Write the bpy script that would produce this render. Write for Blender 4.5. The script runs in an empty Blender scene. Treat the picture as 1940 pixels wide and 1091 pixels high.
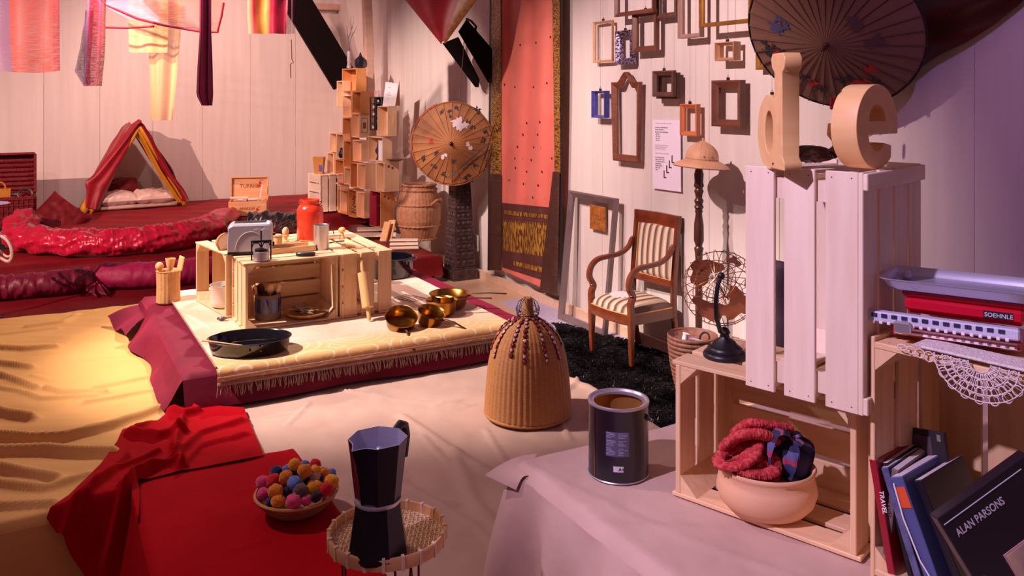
import bpy, math, random
import numpy as np
from mathutils import Matrix, Vector, noise
random.seed(7); np.random.seed(7)
SC = bpy.context.scene
COL = SC.collection

# ------------------------------------------------------------------ camera, world, lights, exposure
F, CX, HY, EYE = 1600.0, 970.0, 180.0, 1.8
cam_d = bpy.data.cameras.new('camera')
cam_d.sensor_width = 36.0
cam_d.lens = 36.0 * F / 1940.0
cam_d.shift_y = (HY - 545.5) / 1940.0
cam_d.clip_start = 0.05; cam_d.clip_end = 100
cam = bpy.data.objects.new('camera', cam_d); COL.objects.link(cam)
cam.location = (0, 0, EYE); cam.rotation_euler = (math.radians(90), 0, 0)
SC.camera = cam

world = bpy.data.worlds.new('world'); SC.world = world; world.use_nodes = True
bg = world.node_tree.nodes['Background']
bg.inputs[0].default_value = (0.42, 0.20, 0.26, 1); bg.inputs[1].default_value = 0.18

def spot(name, loc, tgt, power, col, ang, blend=.6, rad=.04):
    l = bpy.data.lights.new(name, 'SPOT'); l.energy = power; l.color = col
    l.spot_size = math.radians(ang); l.spot_blend = blend; l.shadow_soft_size = rad
    o = bpy.data.objects.new(name, l); COL.objects.link(o); o.location = loc
    o.rotation_euler = (Vector(tgt) - Vector(loc)).to_track_quat('-Z', 'Y').to_euler()
    return o
spot('spotlight_table', (-3.7, 3.1, 4.4), (-.70, 4.4, .7), 900, (1, .80, .72), 38, .6)
spot('spotlight_tent', (-6.6, .6, 4.5), (-4.3, 10.6, .3), 1800, (1, .60, .51), 40, .8)
spot('wall_wash_back', (-3.4, 8.6, 4.3), (-3.9, 11.9, .9), 230, (1, .56, .50), 95, .9, .15)  # added wash that brightens the back wall behind the fabrics
spot('spotlight_stack', (-4.0, 4.6, 4.3), (-1.2, 9.6, .9), 1100, (1, .71, .65), 38, .8)
spot('fill_light_fabrics', (-3.4, 2.4, 3.7), (-3.9, 6.6, 2.7), 110, (1, .74, .80), 60, .9)  # fill light added to brighten the hanging fabrics
spot('fill_light_sari', (-2.2, 4.8, 4.0), (.1, 7.3, 1.2), 280, (1, .74, .68), 42, .9)  # extra fill added to lift the sari, which came out too dark
spot('spotlight_wall', (-1.9, 3.3, 3.9), (1.2, 6.0, .9), 460, (1, .70, .72), 58, .8)
spot('spotlight_yellow', (-1.3, 6.9, 3.7), (-1.95, 4.2, .5), 330, (1, .76, .60), 46, 1)
spot('spotlight_violet', (-1.7, .5, 3.4), (.80, 1.8, 1.15), 235, (.88, .66, 1), 36, .7)
spot('spotlight_left_near', (-2.6, 3.0, 3.4), (-.1, 2.5, .7), 85, (1, .72, .68), 50, .9)
spot('spotlight_violet_wall', (1.0, .7, 3.7), (3.0, 3.0, 1.6), 85, (.50, .27, 1), 70, .9)
vs = SC.view_settings
vs.view_transform = 'Standard'; vs.look = 'None'; vs.gamma = 1; vs.use_curve_mapping = False
vs.exposure = 0.95

# ------------------------------------------------------------------ mapping helpers (pixel of the photograph -> place in the room)
def PZ(x, y, z):
    Y = F * (EYE - z) / (y - HY); return Vector(((x - CX) / F * Y, Y, z))
def PY(x, y, Y): return Vector(((x - CX) / F * Y, Y, EYE - (y - HY) * Y / F))
U = Vector((.8703, .4925, 0)); V = Vector((-.4925, .8703, 0))
def UV(u, v, z=0): return U * u + V * v + Vector((0, 0, z))
CR, CB = 3.847, 11.96
def WR(x, y, d=0.0):
    a = (x - CX) / F; Y = (CR - d) / (.8703 * a + .4925); return PY(x, y, Y)
def BW(x, y, d=0.0):
    a = (x - CX) / F; Y = (CB - d) / (-.4925 * a + .8703); return PY(x, y, Y)
def frame(o, xd, yd=None, zd=(0, 0, 1)):
    """matrix with origin o, local x along xd, local z along zd"""
    x = Vector(xd).normalized(); z = Vector(zd).normalized()
    y = z.cross(x).normalized(); x = y.cross(z).normalized()
    m = Matrix((x, y, z)).transposed().to_4x4(); m.translation = Vector(o); return m
def T(x=0, y=0, z=0): return Matrix.Translation((x, y, z))
def R(deg, ax='Z'): return Matrix.Rotation(math.radians(deg), 4, ax)
def S(x, y, z): return Matrix.Diagonal((x, y, z, 1))
def lin(c):
    f = lambda s: s / 12.92 if s <= .04045 else ((s + .055) / 1.055) ** 2.4
    return tuple(f(v / 255.0) for v in c)

# ------------------------------------------------------------------ mesh builder
class MB:
    def __init__(s): s.v = []; s.f = []; s.mi = []; s.uv = None
    def add(s, vs, fs, M=None, mi=0):
        b = len(s.v)
        if M is not None: vs = [M @ Vector(v) for v in vs]
        s.v += [tuple(v) for v in vs]; s.f += [tuple(i + b for i in f) for f in fs]; s.mi += [mi] * len(fs)
        return s
    def box(s, sx, sy, sz, c=(0, 0, 0), b=0.0, M=None, mi=0):
        hx, hy, hz = sx / 2, sy / 2, sz / 2; b = min(b, hx * .9, hy * .9, hz * .9)
        if b <= 0:
            vs = [(x * hx + c[0], y * hy + c[1], z * hz + c[2]) for x in (-1, 1) for y in (-1, 1) for z in (-1, 1)]
            fs = [(0, 1, 3, 2), (4, 6, 7, 5), (0, 4, 5, 1), (2, 3, 7, 6), (0, 2, 6, 4), (1, 5, 7, 3)]
            return s.add(vs, fs, M, mi)
        vs = []; idx = {}
        for sx_ in (-1, 1):
            for sy_ in (-1, 1):
                for sz_ in (-1, 1):
                    for k in range(3):
                        p = [sx_ * (hx - (b if k != 0 else 0)), sy_ * (hy - (b if k != 1 else 0)), sz_ * (hz - (b if k != 2 else 0))]
                        idx[(sx_, sy_, sz_, k)] = len(vs); vs.append((p[0] + c[0], p[1] + c[1], p[2] + c[2]))
        fs = []
        for sg in (-1, 1):
            for k in range(3):
                def key(a, bb):
                    t = [0, 0, 0]; t[k] = sg; t[(k + 1) % 3] = a; t[(k + 2) % 3] = bb; return idx[(t[0], t[1], t[2], k)]
                q = [key(-1, -1), key(1, -1), key(1, 1), key(-1, 1)]
                fs.append(tuple(q if sg > 0 else q[::-1]))
        for k in range(3):
            a, bb = (k + 1) % 3, (k + 2) % 3
            for sa in (-1, 1):
                for sb in (-1, 1):
                    def kk(e, w):
                        t = [0, 0, 0]; t[k] = e; t[a] = sa; t[bb] = sb; return idx[(t[0], t[1], t[2], w)]
                    q = [kk(-1, a), kk(1, a), kk(1, bb), kk(-1, bb)]
                    fs.append(tuple(q[::-1] if sa * sb > 0 else q))
        for a in (-1, 1):
            for bb in (-1, 1):
                for c_ in (-1, 1):
                    q = [idx[(a, bb, c_, 0)], idx[(a, bb, c_, 1)], idx[(a, bb, c_, 2)]]
                    fs.append(tuple(q if a * bb * c_ > 0 else q[::-1]))
        return s.add(vs, fs, M, mi)
    def loops(s, L, closed=False, capa=True, capb=True, M=None, mi=0):
        n = len(L[0]); vs = [p for l in L for p in l]; fs = []
        m = len(L)
        for i in range(m if closed else m - 1):
            j = (i + 1) % m
            for k in range(n):
                k2 = (k + 1) % n; fs.append((i * n + k, i * n + k2, j * n + k2, j * n + k))
        if not closed:
            if capa: fs.append(tuple(range(n))[::-1])
            if capb: fs.append(tuple((m - 1) * n + k for k in range(n)))
        return s.add(vs, fs, M, mi)
    def tube(s, pts, r, n=6, closed=False, M=None, mi=0, flat=1.0):
        pts = [Vector(p) for p in pts]; m = len(pts)
        rs = r if isinstance(r, (list, tuple)) else [r] * m
        L = []; up = None
        for i in range(m):
            if closed: d = pts[(i + 1) % m] - pts[i - 1]
            else: d = pts[min(i + 1, m - 1)] - pts[max(i - 1, 0)]
            if d.length < 1e-9: d = Vector((0, 0, 1))
            d.normalize()
            if up is None:
                up = Vector((0, 0, 1)) if abs(d.z) < .9 else Vector((1, 0, 0))
            a = d.cross(up)
            if a.length < 1e-6: a = d.cross(Vector((1, .3, 0)))
            a.normalize(); up = a.cross(d).normalized()
            L.append([pts[i] + (a * math.cos(t) + up * math.sin(t) * flat) * rs[i] for t in [2 * math.pi * k / n for k in range(n)]])
        return s.loops(L, closed=closed, M=M, mi=mi)
    def lathe(s, prof, n=32, M=None, mi=0, mod=None, capa=True, capb=True, sy=1.0):
        L = []
        for i, (r, z) in enumerate(prof):
            r = max(r, 1e-4); row = []
            for k in range(n):
                t = 2 * math.pi * k / n; rr = r * (mod(t, z, i) if mod else 1)
                row.append((rr * math.cos(t), rr * math.sin(t) * sy, z))
            L.append(row)
        return s.loops(L, capa=capa, capb=capb, M=M, mi=mi)
    def prism(s, poly, h, M=None, mi=0):
        """poly in local xy, extruded along z from 0 to h"""
        return s.loops([[(x, y, 0) for x, y in poly], [(x, y, h) for x, y in poly]], M=M, mi=mi)
    def ball(s, r, c=(0, 0, 0), n=12, M=None, mi=0, sc=(1, 1, 1), wob=0, seed=0):
        L = []
        m = n // 2 + 1
        for i in range(1, m):
            ph = math.pi * i / m; row = []
            for k in range(n):
                t = 2 * math.pi * k / n
                p = Vector((math.sin(ph) * math.cos(t), math.sin(ph) * math.sin(t), -math.cos(ph)))
                q = 1 + (wob * noise.noise(p * 2.2 + Vector((seed * 3.1, 0, 0))) if wob else 0)
                row.append((p.x * r * q * sc[0] + c[0], p.y * r * q * sc[1] + c[1], p.z * r * q * sc[2] + c[2]))
            L.append(row)
        return s.loops(L, M=M, mi=mi)
    def grid(s, nu, nv, fn, M=None, mi=0, uv=True, wrapu=False):
        vs = []; uvs = []
        for j in range(nv + 1):
            for i in range(nu + 1):
                vs.append(fn(i / nu, j / nv)); uvs.append((i / nu, j / nv))
        fs = [(j * (nu + 1) + i, j * (nu + 1) + i + 1, (j + 1) * (nu + 1) + i + 1, (j + 1) * (nu + 1) + i) for j in range(nv) for i in range(nu)]
        if uv:
            if s.uv is None: s.uv = {}
            b = len(s.v)
            for k, q in enumerate(uvs): s.uv[b + k] = q
        return s.add(vs, fs, M, mi)
    def mesh(s, name, mats, sharp=35, smooth=True):
        me = bpy.data.meshes.new(name); me.from_pydata(s.v, [], s.f)
        for m in (mats if isinstance(mats, (list, tuple)) else [mats]): me.materials.append(m)
        if any(s.mi): me.polygons.foreach_set('material_index', s.mi)
        if s.uv:
            ul = me.uv_layers.new(name='uv'); vi = np.empty(len(me.loops), dtype=np.int32); me.loops.foreach_get('vertex_index', vi)
            arr = np.zeros((len(s.v), 2), dtype=np.float32)
            for k, q in s.uv.items(): arr[k] = q
            ul.data.foreach_set('uv', arr[vi].ravel())
        if smooth:
            me.polygons.foreach_set('use_smooth', [True] * len(me.polygons))
            if sharp: me.set_sharp_from_angle(angle=math.radians(sharp))
        me.update(); return me

def link(name, me, parent=None, M=None):
    o = bpy.data.objects.new(name, me); COL.objects.link(o)
    if parent is not None: o.parent = parent
    if M is not None: o.matrix_basis = M
    return o
def obj(name, mb, mats, parent=None, M=None, sharp=35, smooth=True, label=None):
    o = link(name, mb.mesh(name, mats, sharp, smooth), parent, M)
    if label: o['label'] = label
    return o
def thing(name, label, cat, M=None, group=None):
    o = bpy.data.objects.new(name, None); COL.objects.link(o); o.empty_display_size = .05
    if M is not None: o.matrix_basis = M if isinstance(M, Matrix) else Matrix.Translation(M)
    o['label'] = label; o['category'] = cat
    if group: o['group'] = group
    return o
def tag(o, label, cat, group=None, kind=None):
    o['label'] = label; o['category'] = cat
    if group: o['group'] = group
    if kind: o['kind'] = kind
    return o
def struct(o, label=None):
    o['kind'] = 'structure'
    if label: o['label'] = label
    return o
def curve_mesh(name, splines, depth, mat, parent=None, M=None, bevel=0.0):
    """closed 2-D outlines (holes included) filled and extruded symmetrically about local z=0"""
    cu = bpy.data.curves.new(name, 'CURVE'); cu.dimensions = '2D'; cu.fill_mode = 'BOTH'; cu.extrude = depth / 2 - bevel; cu.bevel_depth = bevel
    for sp in splines:
        p = cu.splines.new('POLY'); p.points.add(len(sp) - 1); p.use_cyclic_u = True
        for i, q in enumerate(sp): p.points[i].co = (q[0], q[1], 0, 1)
    return _curve2mesh(name, cu, mat, parent, M)
def _curve2mesh(name, cu, mat, parent, M):
    t = bpy.data.objects.new('tmp', cu); COL.objects.link(t)
    dg = bpy.context.evaluated_depsgraph_get(); me = bpy.data.meshes.new_from_object(t.evaluated_get(dg))
    bpy.data.objects.remove(t); bpy.data.curves.remove(cu); me.name = name
    me.materials.clear(); me.materials.append(mat)
    return link(name, me, parent, M)
def text(string, size, mat, parent=None, M=None, name='lettering', depth=.0004, align='LEFT', sx=1.0):
    cu = bpy.data.curves.new(name, 'FONT'); cu.body = string; cu.size = size; cu.extrude = depth; cu.align_x = align; cu.resolution_u = 3
    cu.offset = size * .012
    o = _curve2mesh(name, cu, mat, parent, (M if M is not None else Matrix()) @ S(sx, 1, 1))
    return o

# ------------------------------------------------------------------ materials
def mat(name, col, rough=.6, metal=0.0, col2=None, scale=8.0, stretch=(1, 1, 1), bump=0.0, bscale=None, sheen=0.0,
        alpha=1.0, trans=0.0, rand=0.0, coat=0.0, contrast=.5, bstretch=None, detail=4, sheen_col=None, spec=None):
    m = bpy.data.materials.new(name); m.use_nodes = True; nt = m.node_tree; N = nt.nodes; L = nt.links
    p = N['Principled BSDF']; c = lin(col) + (1,)
    p.inputs['Base Color'].default_value = c; p.inputs['Roughness'].default_value = rough; p.inputs['Metallic'].default_value = metal
    if sheen:
        p.inputs['Sheen Weight'].default_value = sheen; p.inputs['Sheen Roughness'].default_value = .35
        if sheen_col: p.inputs['Sheen Tint'].default_value = lin(sheen_col) + (1,)
    if coat: p.inputs['Coat Weight'].default_value = coat; p.inputs['Coat Roughness'].default_value = .12
    if trans: p.inputs['Transmission Weight'].default_value = trans
    if spec is not None: p.inputs['Specular IOR Level'].default_value = spec
    p.inputs['Alpha'].default_value = alpha
    tc = N.new('ShaderNodeTexCoord')
    def mapped(st):
        mp = N.new('ShaderNodeMapping'); mp.inputs['Scale'].default_value = st; L.new(tc.outputs['Object'], mp.inputs[0]); return mp
    src = None
    if col2 is not None:
        mp = mapped(stretch); nz = N.new('ShaderNodeTexNoise'); nz.inputs['Scale'].default_value = scale; nz.inputs['Detail'].default_value = detail
        L.new(mp.outputs[0], nz.inputs['Vector'])
        if rand:
            oi = N.new('ShaderNodeObjectInfo'); vm = N.new('ShaderNodeVectorMath'); vm.operation = 'ADD'
            ml = N.new('ShaderNodeMath'); ml.operation = 'MULTIPLY'; ml.inputs[1].default_value = 37
            L.new(oi.outputs['Random'], ml.inputs[0]); L.new(mp.outputs[0], vm.inputs[0]); L.new(ml.outputs[0], vm.inputs[1]); L.new(vm.outputs[0], nz.inputs['Vector'])
        cr = N.new('ShaderNodeValToRGB'); cr.color_ramp.elements[0].position = .5 - contrast / 2; cr.color_ramp.elements[1].position = .5 + contrast / 2
        cr.color_ramp.elements[0].color = c; cr.color_ramp.elements[1].color = lin(col2) + (1,)
        L.new(nz.outputs['Fac'], cr.inputs[0]); src = cr.outputs[0]
        if rand:
            hs = N.new('ShaderNodeHueSaturation'); mr = N.new('ShaderNodeMapRange'); mr.inputs['To Min'].default_value = 1 - rand; mr.inputs['To Max'].default_value = 1 + rand * .5
            L.new(oi.outputs['Random'], mr.inputs[0]); L.new(mr.outputs[0], hs.inputs['Value']); L.new(src, hs.inputs['Color']); src = hs.outputs[0]
        L.new(src, p.inputs['Base Color'])
    if bump:
        mp = mapped(bstretch or stretch); nb = N.new('ShaderNodeTexNoise'); nb.inputs['Scale'].default_value = bscale or scale * 3; nb.inputs['Detail'].default_value = 3
        L.new(mp.outputs[0], nb.inputs['Vector']); bp = N.new('ShaderNodeBump'); bp.inputs['Strength'].default_value = bump; bp.inputs['Distance'].default_value = .004
        L.new(nb.outputs['Fac'], bp.inputs['Height']); L.new(bp.outputs[0], p.inputs['Normal'])
    m['_c'] = list(c)
    return m
def stripes(name, stops, rough=.6, axis='X', repeat=1.0, alpha=None, bump=0.0, sheen=0.0, noise_a=0.0, metal=0.0, warp=0.0, hue=0.0):
    """colour bands along the cloth's own UV; alpha: (min,max) noise-broken sheerness"""
    m = bpy.data.materials.new(name); m.use_nodes = True; nt = m.node_tree; N = nt.nodes; L = nt.links; p = N['Principled BSDF']
    p.inputs['Roughness'].default_value = rough; p.inputs['Metallic'].default_value = metal; p.inputs['Sheen Weight'].default_value = sheen
    tc = N.new('ShaderNodeTexCoord'); sp = N.new('ShaderNodeSeparateXYZ'); L.new(tc.outputs['UV'], sp.inputs[0])
    out = sp.outputs[axis]
    if warp:
        nz = N.new('ShaderNodeTexNoise'); nz.inputs['Scale'].default_value = 14; L.new(tc.outputs['UV'], nz.inputs['Vector'])
        ma = N.new('ShaderNodeMath'); ma.operation = 'MULTIPLY_ADD'; ma.inputs[1].default_value = warp; L.new(nz.outputs['Fac'], ma.inputs[0]); L.new(out, ma.inputs[2]); out = ma.outputs[0]
    if repeat != 1.0:
        a = N.new('ShaderNodeMath'); a.operation = 'MULTIPLY'; a.inputs[1].default_value = repeat; L.new(out, a.inputs[0])
        b = N.new('ShaderNodeMath'); b.operation = 'FRACT'; L.new(a.outputs[0], b.inputs[0]); out = b.outputs[0]
    cr = N.new('ShaderNodeValToRGB'); cr.color_ramp.interpolation = 'CONSTANT' if hue == 0 else 'LINEAR'
    e = cr.color_ramp.elements
    while len(e) < len(stops): e.new(.5)
    for i, (t, c) in enumerate(stops): e[i].position = t; e[i].color = lin(c) + (1,)
    L.new(out, cr.inputs[0]); L.new(cr.outputs[0], p.inputs['Base Color'])
    if alpha:
        mp = N.new('ShaderNodeMapping'); mp.inputs['Scale'].default_value = (3, 60, 1) if noise_a == 0 else (90, 90, 1); L.new(tc.outputs['UV'], mp.inputs[0])
        nz = N.new('ShaderNodeTexNoise'); nz.inputs['Scale'].default_value = 2.0; nz.inputs['Detail'].default_value = 3; L.new(mp.outputs[0], nz.inputs['Vector'])
        mr = N.new('ShaderNodeMapRange'); mr.inputs['From Min'].default_value = .35; mr.inputs['From Max'].default_value = .65
        mr.inputs['To Min'].default_value = alpha[0]; mr.inputs['To Max'].default_value = alpha[1]; L.new(nz.outputs['Fac'], mr.inputs[0]); L.new(mr.outputs[0], p.inputs['Alpha'])
    if bump:
        nz = N.new('ShaderNodeTexNoise'); nz.inputs['Scale'].default_value = 60; L.new(tc.outputs['UV'], nz.inputs['Vector'])
        bp = N.new('ShaderNodeBump'); bp.inputs['Strength'].default_value = bump; bp.inputs['Distance'].default_value = .003; L.new(nz.outputs['Fac'], bp.inputs['Height']); L.new(bp.outputs[0], p.inputs['Normal'])
    return m

M_pine = mat('pine wood', (222, 178, 132), .6, col2=(240, 205, 165), scale=3.5, stretch=(1.2, 14, 14), bump=.25, bscale=6, rand=.16)
M_pine2 = mat('wine box wood', (214, 150, 96), .6, col2=(238, 190, 140), scale=3, stretch=(1, 9, 9), bump=.2, rand=.22)
M_pale = mat('pale pine wood', (232, 205, 180), .55, col2=(246, 226, 205), scale=3, stretch=(1.2, 12, 12), bump=.2, bscale=6, rand=.08)
M_nail = mat('dark nail head', (60, 40, 40), .5)
M_oak = mat('light beech wood', (226, 176, 116), .45, col2=(238, 195, 138), scale=4, stretch=(8, 8, 1))
M_brown = mat('brown frame wood', (104, 56, 38), .4, col2=(134, 78, 52), scale=5, stretch=(1, 8, 8), bump=.1)
M_maho = mat('mahogany wood', (92, 38, 20), .28, col2=(130, 62, 34), scale=5, stretch=(2, 2, 2), coat=.35)
M_dark = mat('dark stained wood', (58, 30, 24), .35, col2=(84, 46, 36), scale=6, coat=.2)
M_black = mat('black painted metal', (18, 14, 22), .4)
M_beam = mat('black beam', (15, 6, 6), .9, spec=.15)
M_enam = mat('black enamel', (14, 14, 22), .12, coat=.6)
M_steel = mat('brushed steel', (196, 190, 198), .35, .75)
M_steeld = mat('dull metal', (120, 112, 116), .4, 1.0)
M_brass = mat('brass', (178, 128, 58), .25, 1.0, col2=(160, 108, 44), scale=6)
M_white = mat('white paper', (238, 232, 236), .8)
M_wick = mat('wicker', (176, 122, 72), .6, col2=(206, 154, 98), scale=40, bump=.3, bscale=120)
M_wickd = mat('dark wicker', (150, 96, 66), .6, col2=(188, 134, 98), scale=40, bump=.3, bscale=120)
M_string = mat('grey string', (120, 105, 100), .8)
M_gold = mat('gilt wood', (176, 128, 58), .35, .5, col2=(140, 92, 38), scale=30, bump=.2)
M_red = mat('red paint', (200, 30, 40), .35)
M_black2 = mat('charcoal ink', (44, 36, 42), .7)
# ------------------------------------------------------------------ the room
M_wall = mat('white washed wall panel', (226, 216, 208), .75, col2=(214, 202, 194), scale=2.6, stretch=(5, 5, .35), bump=.12, bscale=5, rand=.035)
M_joint = mat('panel joint', (212, 200, 194), .8)
M_tile = mat('beige floor tile', (206, 166, 134), .35, col2=(222, 186, 154), scale=2.5, rand=.06)
M_grout = mat('floor grout', (150, 118, 96), .8)
M_base = mat('baseboard wood', (228, 196, 168), .5, col2=(214, 178, 148), scale=4, stretch=(1, 8, 8))
M_stage = mat('stage black side', (16, 12, 14), .8)

def wall(name, n0, n1, fixed, along, inward, coord, ztop=3.6, wpan=.6):
    mb = MB()
    a = coord(n0); b = coord(n1); mid = (a + b) / 2; L = (b - a).length
    fr = frame(mid + inward * -.06, along)
    mb.box(L, .06, ztop, (0, 0, ztop / 2)); w = obj(name, mb, M_joint, M=fr); struct(w)
    k = int(round(L / wpan)); ww = L / k
    pm = MB().box(ww - .0025, .02, ztop - .02, (0, 0, 0), b=.0015).mesh('panel', M_wall)
    for i in range(k):
        p = link('panel', pm, w, T(-L / 2 + ww * (i + .5), .04 * (1 if (fr.to_3x3() @ Vector((0, 1, 0))).dot(inward) > 0 else -1), ztop / 2))
    return w
wall('wall_right', -1.2, 11.97, 3.847, V, -U, lambda n: UV(CR, n))
wall('wall_back', -2.4, 3.86, 11.96, U, -V, lambda n: UV(n, CB))
# floor and tiles in the strip that shows
fl = obj('floor', MB().box(11, 15, .1, (0, 0, -.062), M=frame(UV(.2, 5.6), U)), M_grout); struct(fl)
tm = MB().box(.596, .596, .012, b=.002).mesh('tile', M_tile)
for i in range(4):
    for j in range(14):
        p = UV(3.84 - .3 - .6 * i, 1.2 + .6 * j)
        link('tile', tm, fl, fl.matrix_world.inverted() @ frame(p + Vector((0, 0, -.006)), U))
bb = obj('baseboard_right', MB().box(9.6, .016, .085, (0, 0, .0425), b=.003, M=frame(UV(CR - .029, 3.6), V)), M_base); struct(bb)
# slanting corner post, ceiling trim, black roof braces
def beam(name, a, b, w, t, m, label=None, up=(0, 0, 1)):
    a = Vector(a); b = Vector(b); d = b - a; z = Vector(up) - d.normalized() * Vector(up).dot(d.normalized())
    o = obj(name, MB().box(d.length, t, w, b=.006), m, M=frame((a + b) / 2, d, zd=z)); return o
M_post = mat('corner post wood', (196, 160, 140), .6, col2=(212, 178, 158), scale=4, stretch=(8, 8, 1))
struct(beam('trim', PY(705, 300, 10.3), PY(693, -60, 10.3), .10, .10, M_post, up=U), 'slanting pale wooden corner post behind the boxes')
struct(beam('trim', BW(535, 10, .06), BW(648, 14, .06), .09, .05, M_post), 'pale wooden trim along the top of the back wall')
tag(beam('roof_brace', PY(545, -25, 11.0), PY(655, 157, 11.25), .36, .14, M_beam, up=(0, 0, 1)), 'wide black diagonal roof brace above the wooden box stack', 'beam')
def cutbeam(name, pts, Yd, th, label):
    q = [PY(x, y, Yd) for x, y in pts]; n = Vector((U.x, U.y, 0)) * 0 + Vector((0, 1, 0)) * th
    mb = MB().loops([q, [p + n for p in q]]); o = obj(name, mb, M_beam, smooth=False); return tag(o, label, 'beam')
cutbeam('roof_brace', [(838, 82), (868, 70), (908, 150), (906, 165), (900, 165)], 8.15, .12, 'shorter black roof brace end left of the orange sari')
cutbeam('roof_brace', [(868, 60), (884, 36), (932, 92), (932, 157), (925, 157)], 7.7, .12, 'thick black roof brace end touching the sari border')
tag(obj('power_cable', MB().tube([PY(884, 36, 7.65), PY(893, 40, 7.6), PY(902, 50, 7.62), PY(900, 58, 7.7)], .012, 6), M_black), 'short black cable looping on the thick roof brace', 'cable')
# wall socket
so = thing('wall_socket', 'small white wall socket right of the black pedestal', 'socket', frame(WR(902, 460, 0.03), V * -1))
obj('plate', MB().box(.085, .012, .16, b=.004), M_white, so); obj('insert', MB().box(.05, .016, .05, (0, 0, -.03), b=.004), mat('socket insert', (205, 200, 205), .4), so)

# ------------------------------------------------------------------ podiums and cloths
def podium(u0, u1, v0, v1, z):
    o = obj('trim', MB().box(u1 - u0, v1 - v0, z, (0, 0, z / 2)), M_stage, M=frame(UV((u0 + u1) / 2, (v0 + v1) / 2), U)); return struct(o, 'black stage podium under the cloths')
podium(-1.5, .46, 2.90, 5.46, .535); podium(.31, 2.02, 1.86, 3.5, .535); podium(.31, 1.04, .3, 1.86, .535)
podium(.55, 2.07, 3.55, 4.98, .675); podium(1.08, 2.75, -.3, 1.82, .862)
podium(-2.0, 3.72, 9.82, 11.88, .375); podium(-2.0, 2.3, 8.84, 9.8, .245); podium(1.65, 3.36, 7.45, 9.78, .255); podium(-2.0, 1.7, 5.6, 8.8, .06)

def nz3(x, y, z=0): return noise.noise(Vector((x, y, z)))
def ridge_fn(segs):
    """segs: (list of world xy points, width, height) -> h(x, y)"""
    S_ = []
    for pts, w, h in segs:
        for a, b in zip(pts[:-1], pts[1:]): S_.append((a[0], a[1], b[0], b[1], w, h, id(pts)))
    A = np.array([s_[:6] for s_ in S_]); ids = [s_[6] for s_ in S_]; uniq = {k: [i for i, q in enumerate(ids) if q == k] for k in set(ids)}
    def h(x, y):
        d = A[:, 2:4] - A[:, 0:2]; p = np.array([x, y]) - A[:, 0:2]
        t = np.clip((p * d).sum(1) / np.maximum((d * d).sum(1), 1e-9), 0, 1)
        dist = np.hypot(p[:, 0] - t * d[:, 0], p[:, 1] - t * d[:, 1])
        val = A[:, 5] * np.exp(-(dist / A[:, 4]) ** 2)
        return sum(max(val[i] for i in ix) for ix in uniq.values())
    return h
def pxr(z, lines): return [([tuple(PZ(x, y, z)[:2]) for x, y in pts], w * .8, h) for pts, w, h in lines]
def poly_at(pl, t):
    L = [0]
    for a, b in zip(pl[:-1], pl[1:]): L.append(L[-1] + (Vector(b) - Vector(a)).length)
    s = t * L[-1]
    for i in range(len(pl) - 1):
        if s <= L[i + 1] or i == len(pl) - 2:
            k = (s - L[i]) / max(L[i + 1] - L[i], 1e-9); return Vector(pl[i]).lerp(Vector(pl[i + 1]), k)
def ruled(mb, left, right, nu, nv, h, mi=0):
    def fn(s, t):
        p = poly_at(left, t).lerp(poly_at(right, t), s); return (p.x, p.y, p.z + h(p.x, p.y, s, t))
    return mb.grid(nu, nv, fn, mi=mi)
def sheet(mb, u0, u1, v0, v1, z, step, h, r=.02, rs='', mask=None, mi=0):
    """cloth on a podium in (u,v); rs = sides that roll over the edge: l r f b"""
    nu = max(2, int((u1 - u0) / step)); nv = max(2, int((v1 - v0) / step))
    vs = []; uvs = []
    for j in range(nv + 1):
        for i in range(nu + 1):
            u = u0 + (u1 - u0) * i / nu; v = v0 + (v1 - v0) * j / nv
            p = UV(u, v); zz = z + h(p.x, p.y)
            for sd, dd in (('l', u - u0), ('r', u1 - u), ('f', v - v0), ('b', v1 - v)):
                if sd in rs and dd < r: zz -= r - math.sqrt(max(0, r * r - (r - dd) ** 2))
            vs.append((p.x, p.y, zz)); uvs.append((i / nu, j / nv))
    fs = []
    for j in range(nv):
        for i in range(nu):
            if mask:
                u = u0 + (u1 - u0) * (i + .5) / nu; v = v0 + (v1 - v0) * (j + .5) / nv
                if mask(u, v): continue
            fs.append((j * (nu + 1) + i, j * (nu + 1) + i + 1, (j + 1) * (nu + 1) + i + 1, (j + 1) * (nu + 1) + i))
    return mb.add(vs, fs, mi=mi)
def skirt(mb, a, b, z0, z1, out, n, m, amp, flare, fr=9.0, seed=0, h=None, zb=None, mi=0, slant=0.0):
    """hanging side of a cloth from (u,v) a to b"""
    A = UV(*a); B = UV(*b); L = (B - A).length; O = UV(*out)
    def fn(s, t):
        p = A.lerp(B, s); zt = z0 + (h(p.x, p.y) if h else 0)
        zbot = zb(s) if zb else z1
        k = t ** .8
        w = amp * k * (nz3(s * L * fr * .5 + slant * t + seed, t * .6, seed) * 1.3 + .35 * math.sin(s * L * fr * 1.7 + seed + 2 * nz3(s * 3, seed)))
        q = p + O * (flare * t + w + (.012 * (1 - (1 - min(t * 8, 1)) ** 2)) * 0)
        return (q.x, q.y, zt + (zbot - zt) * t)
    return mb.grid(n, m, fn, mi=mi, uv=False)

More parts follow.
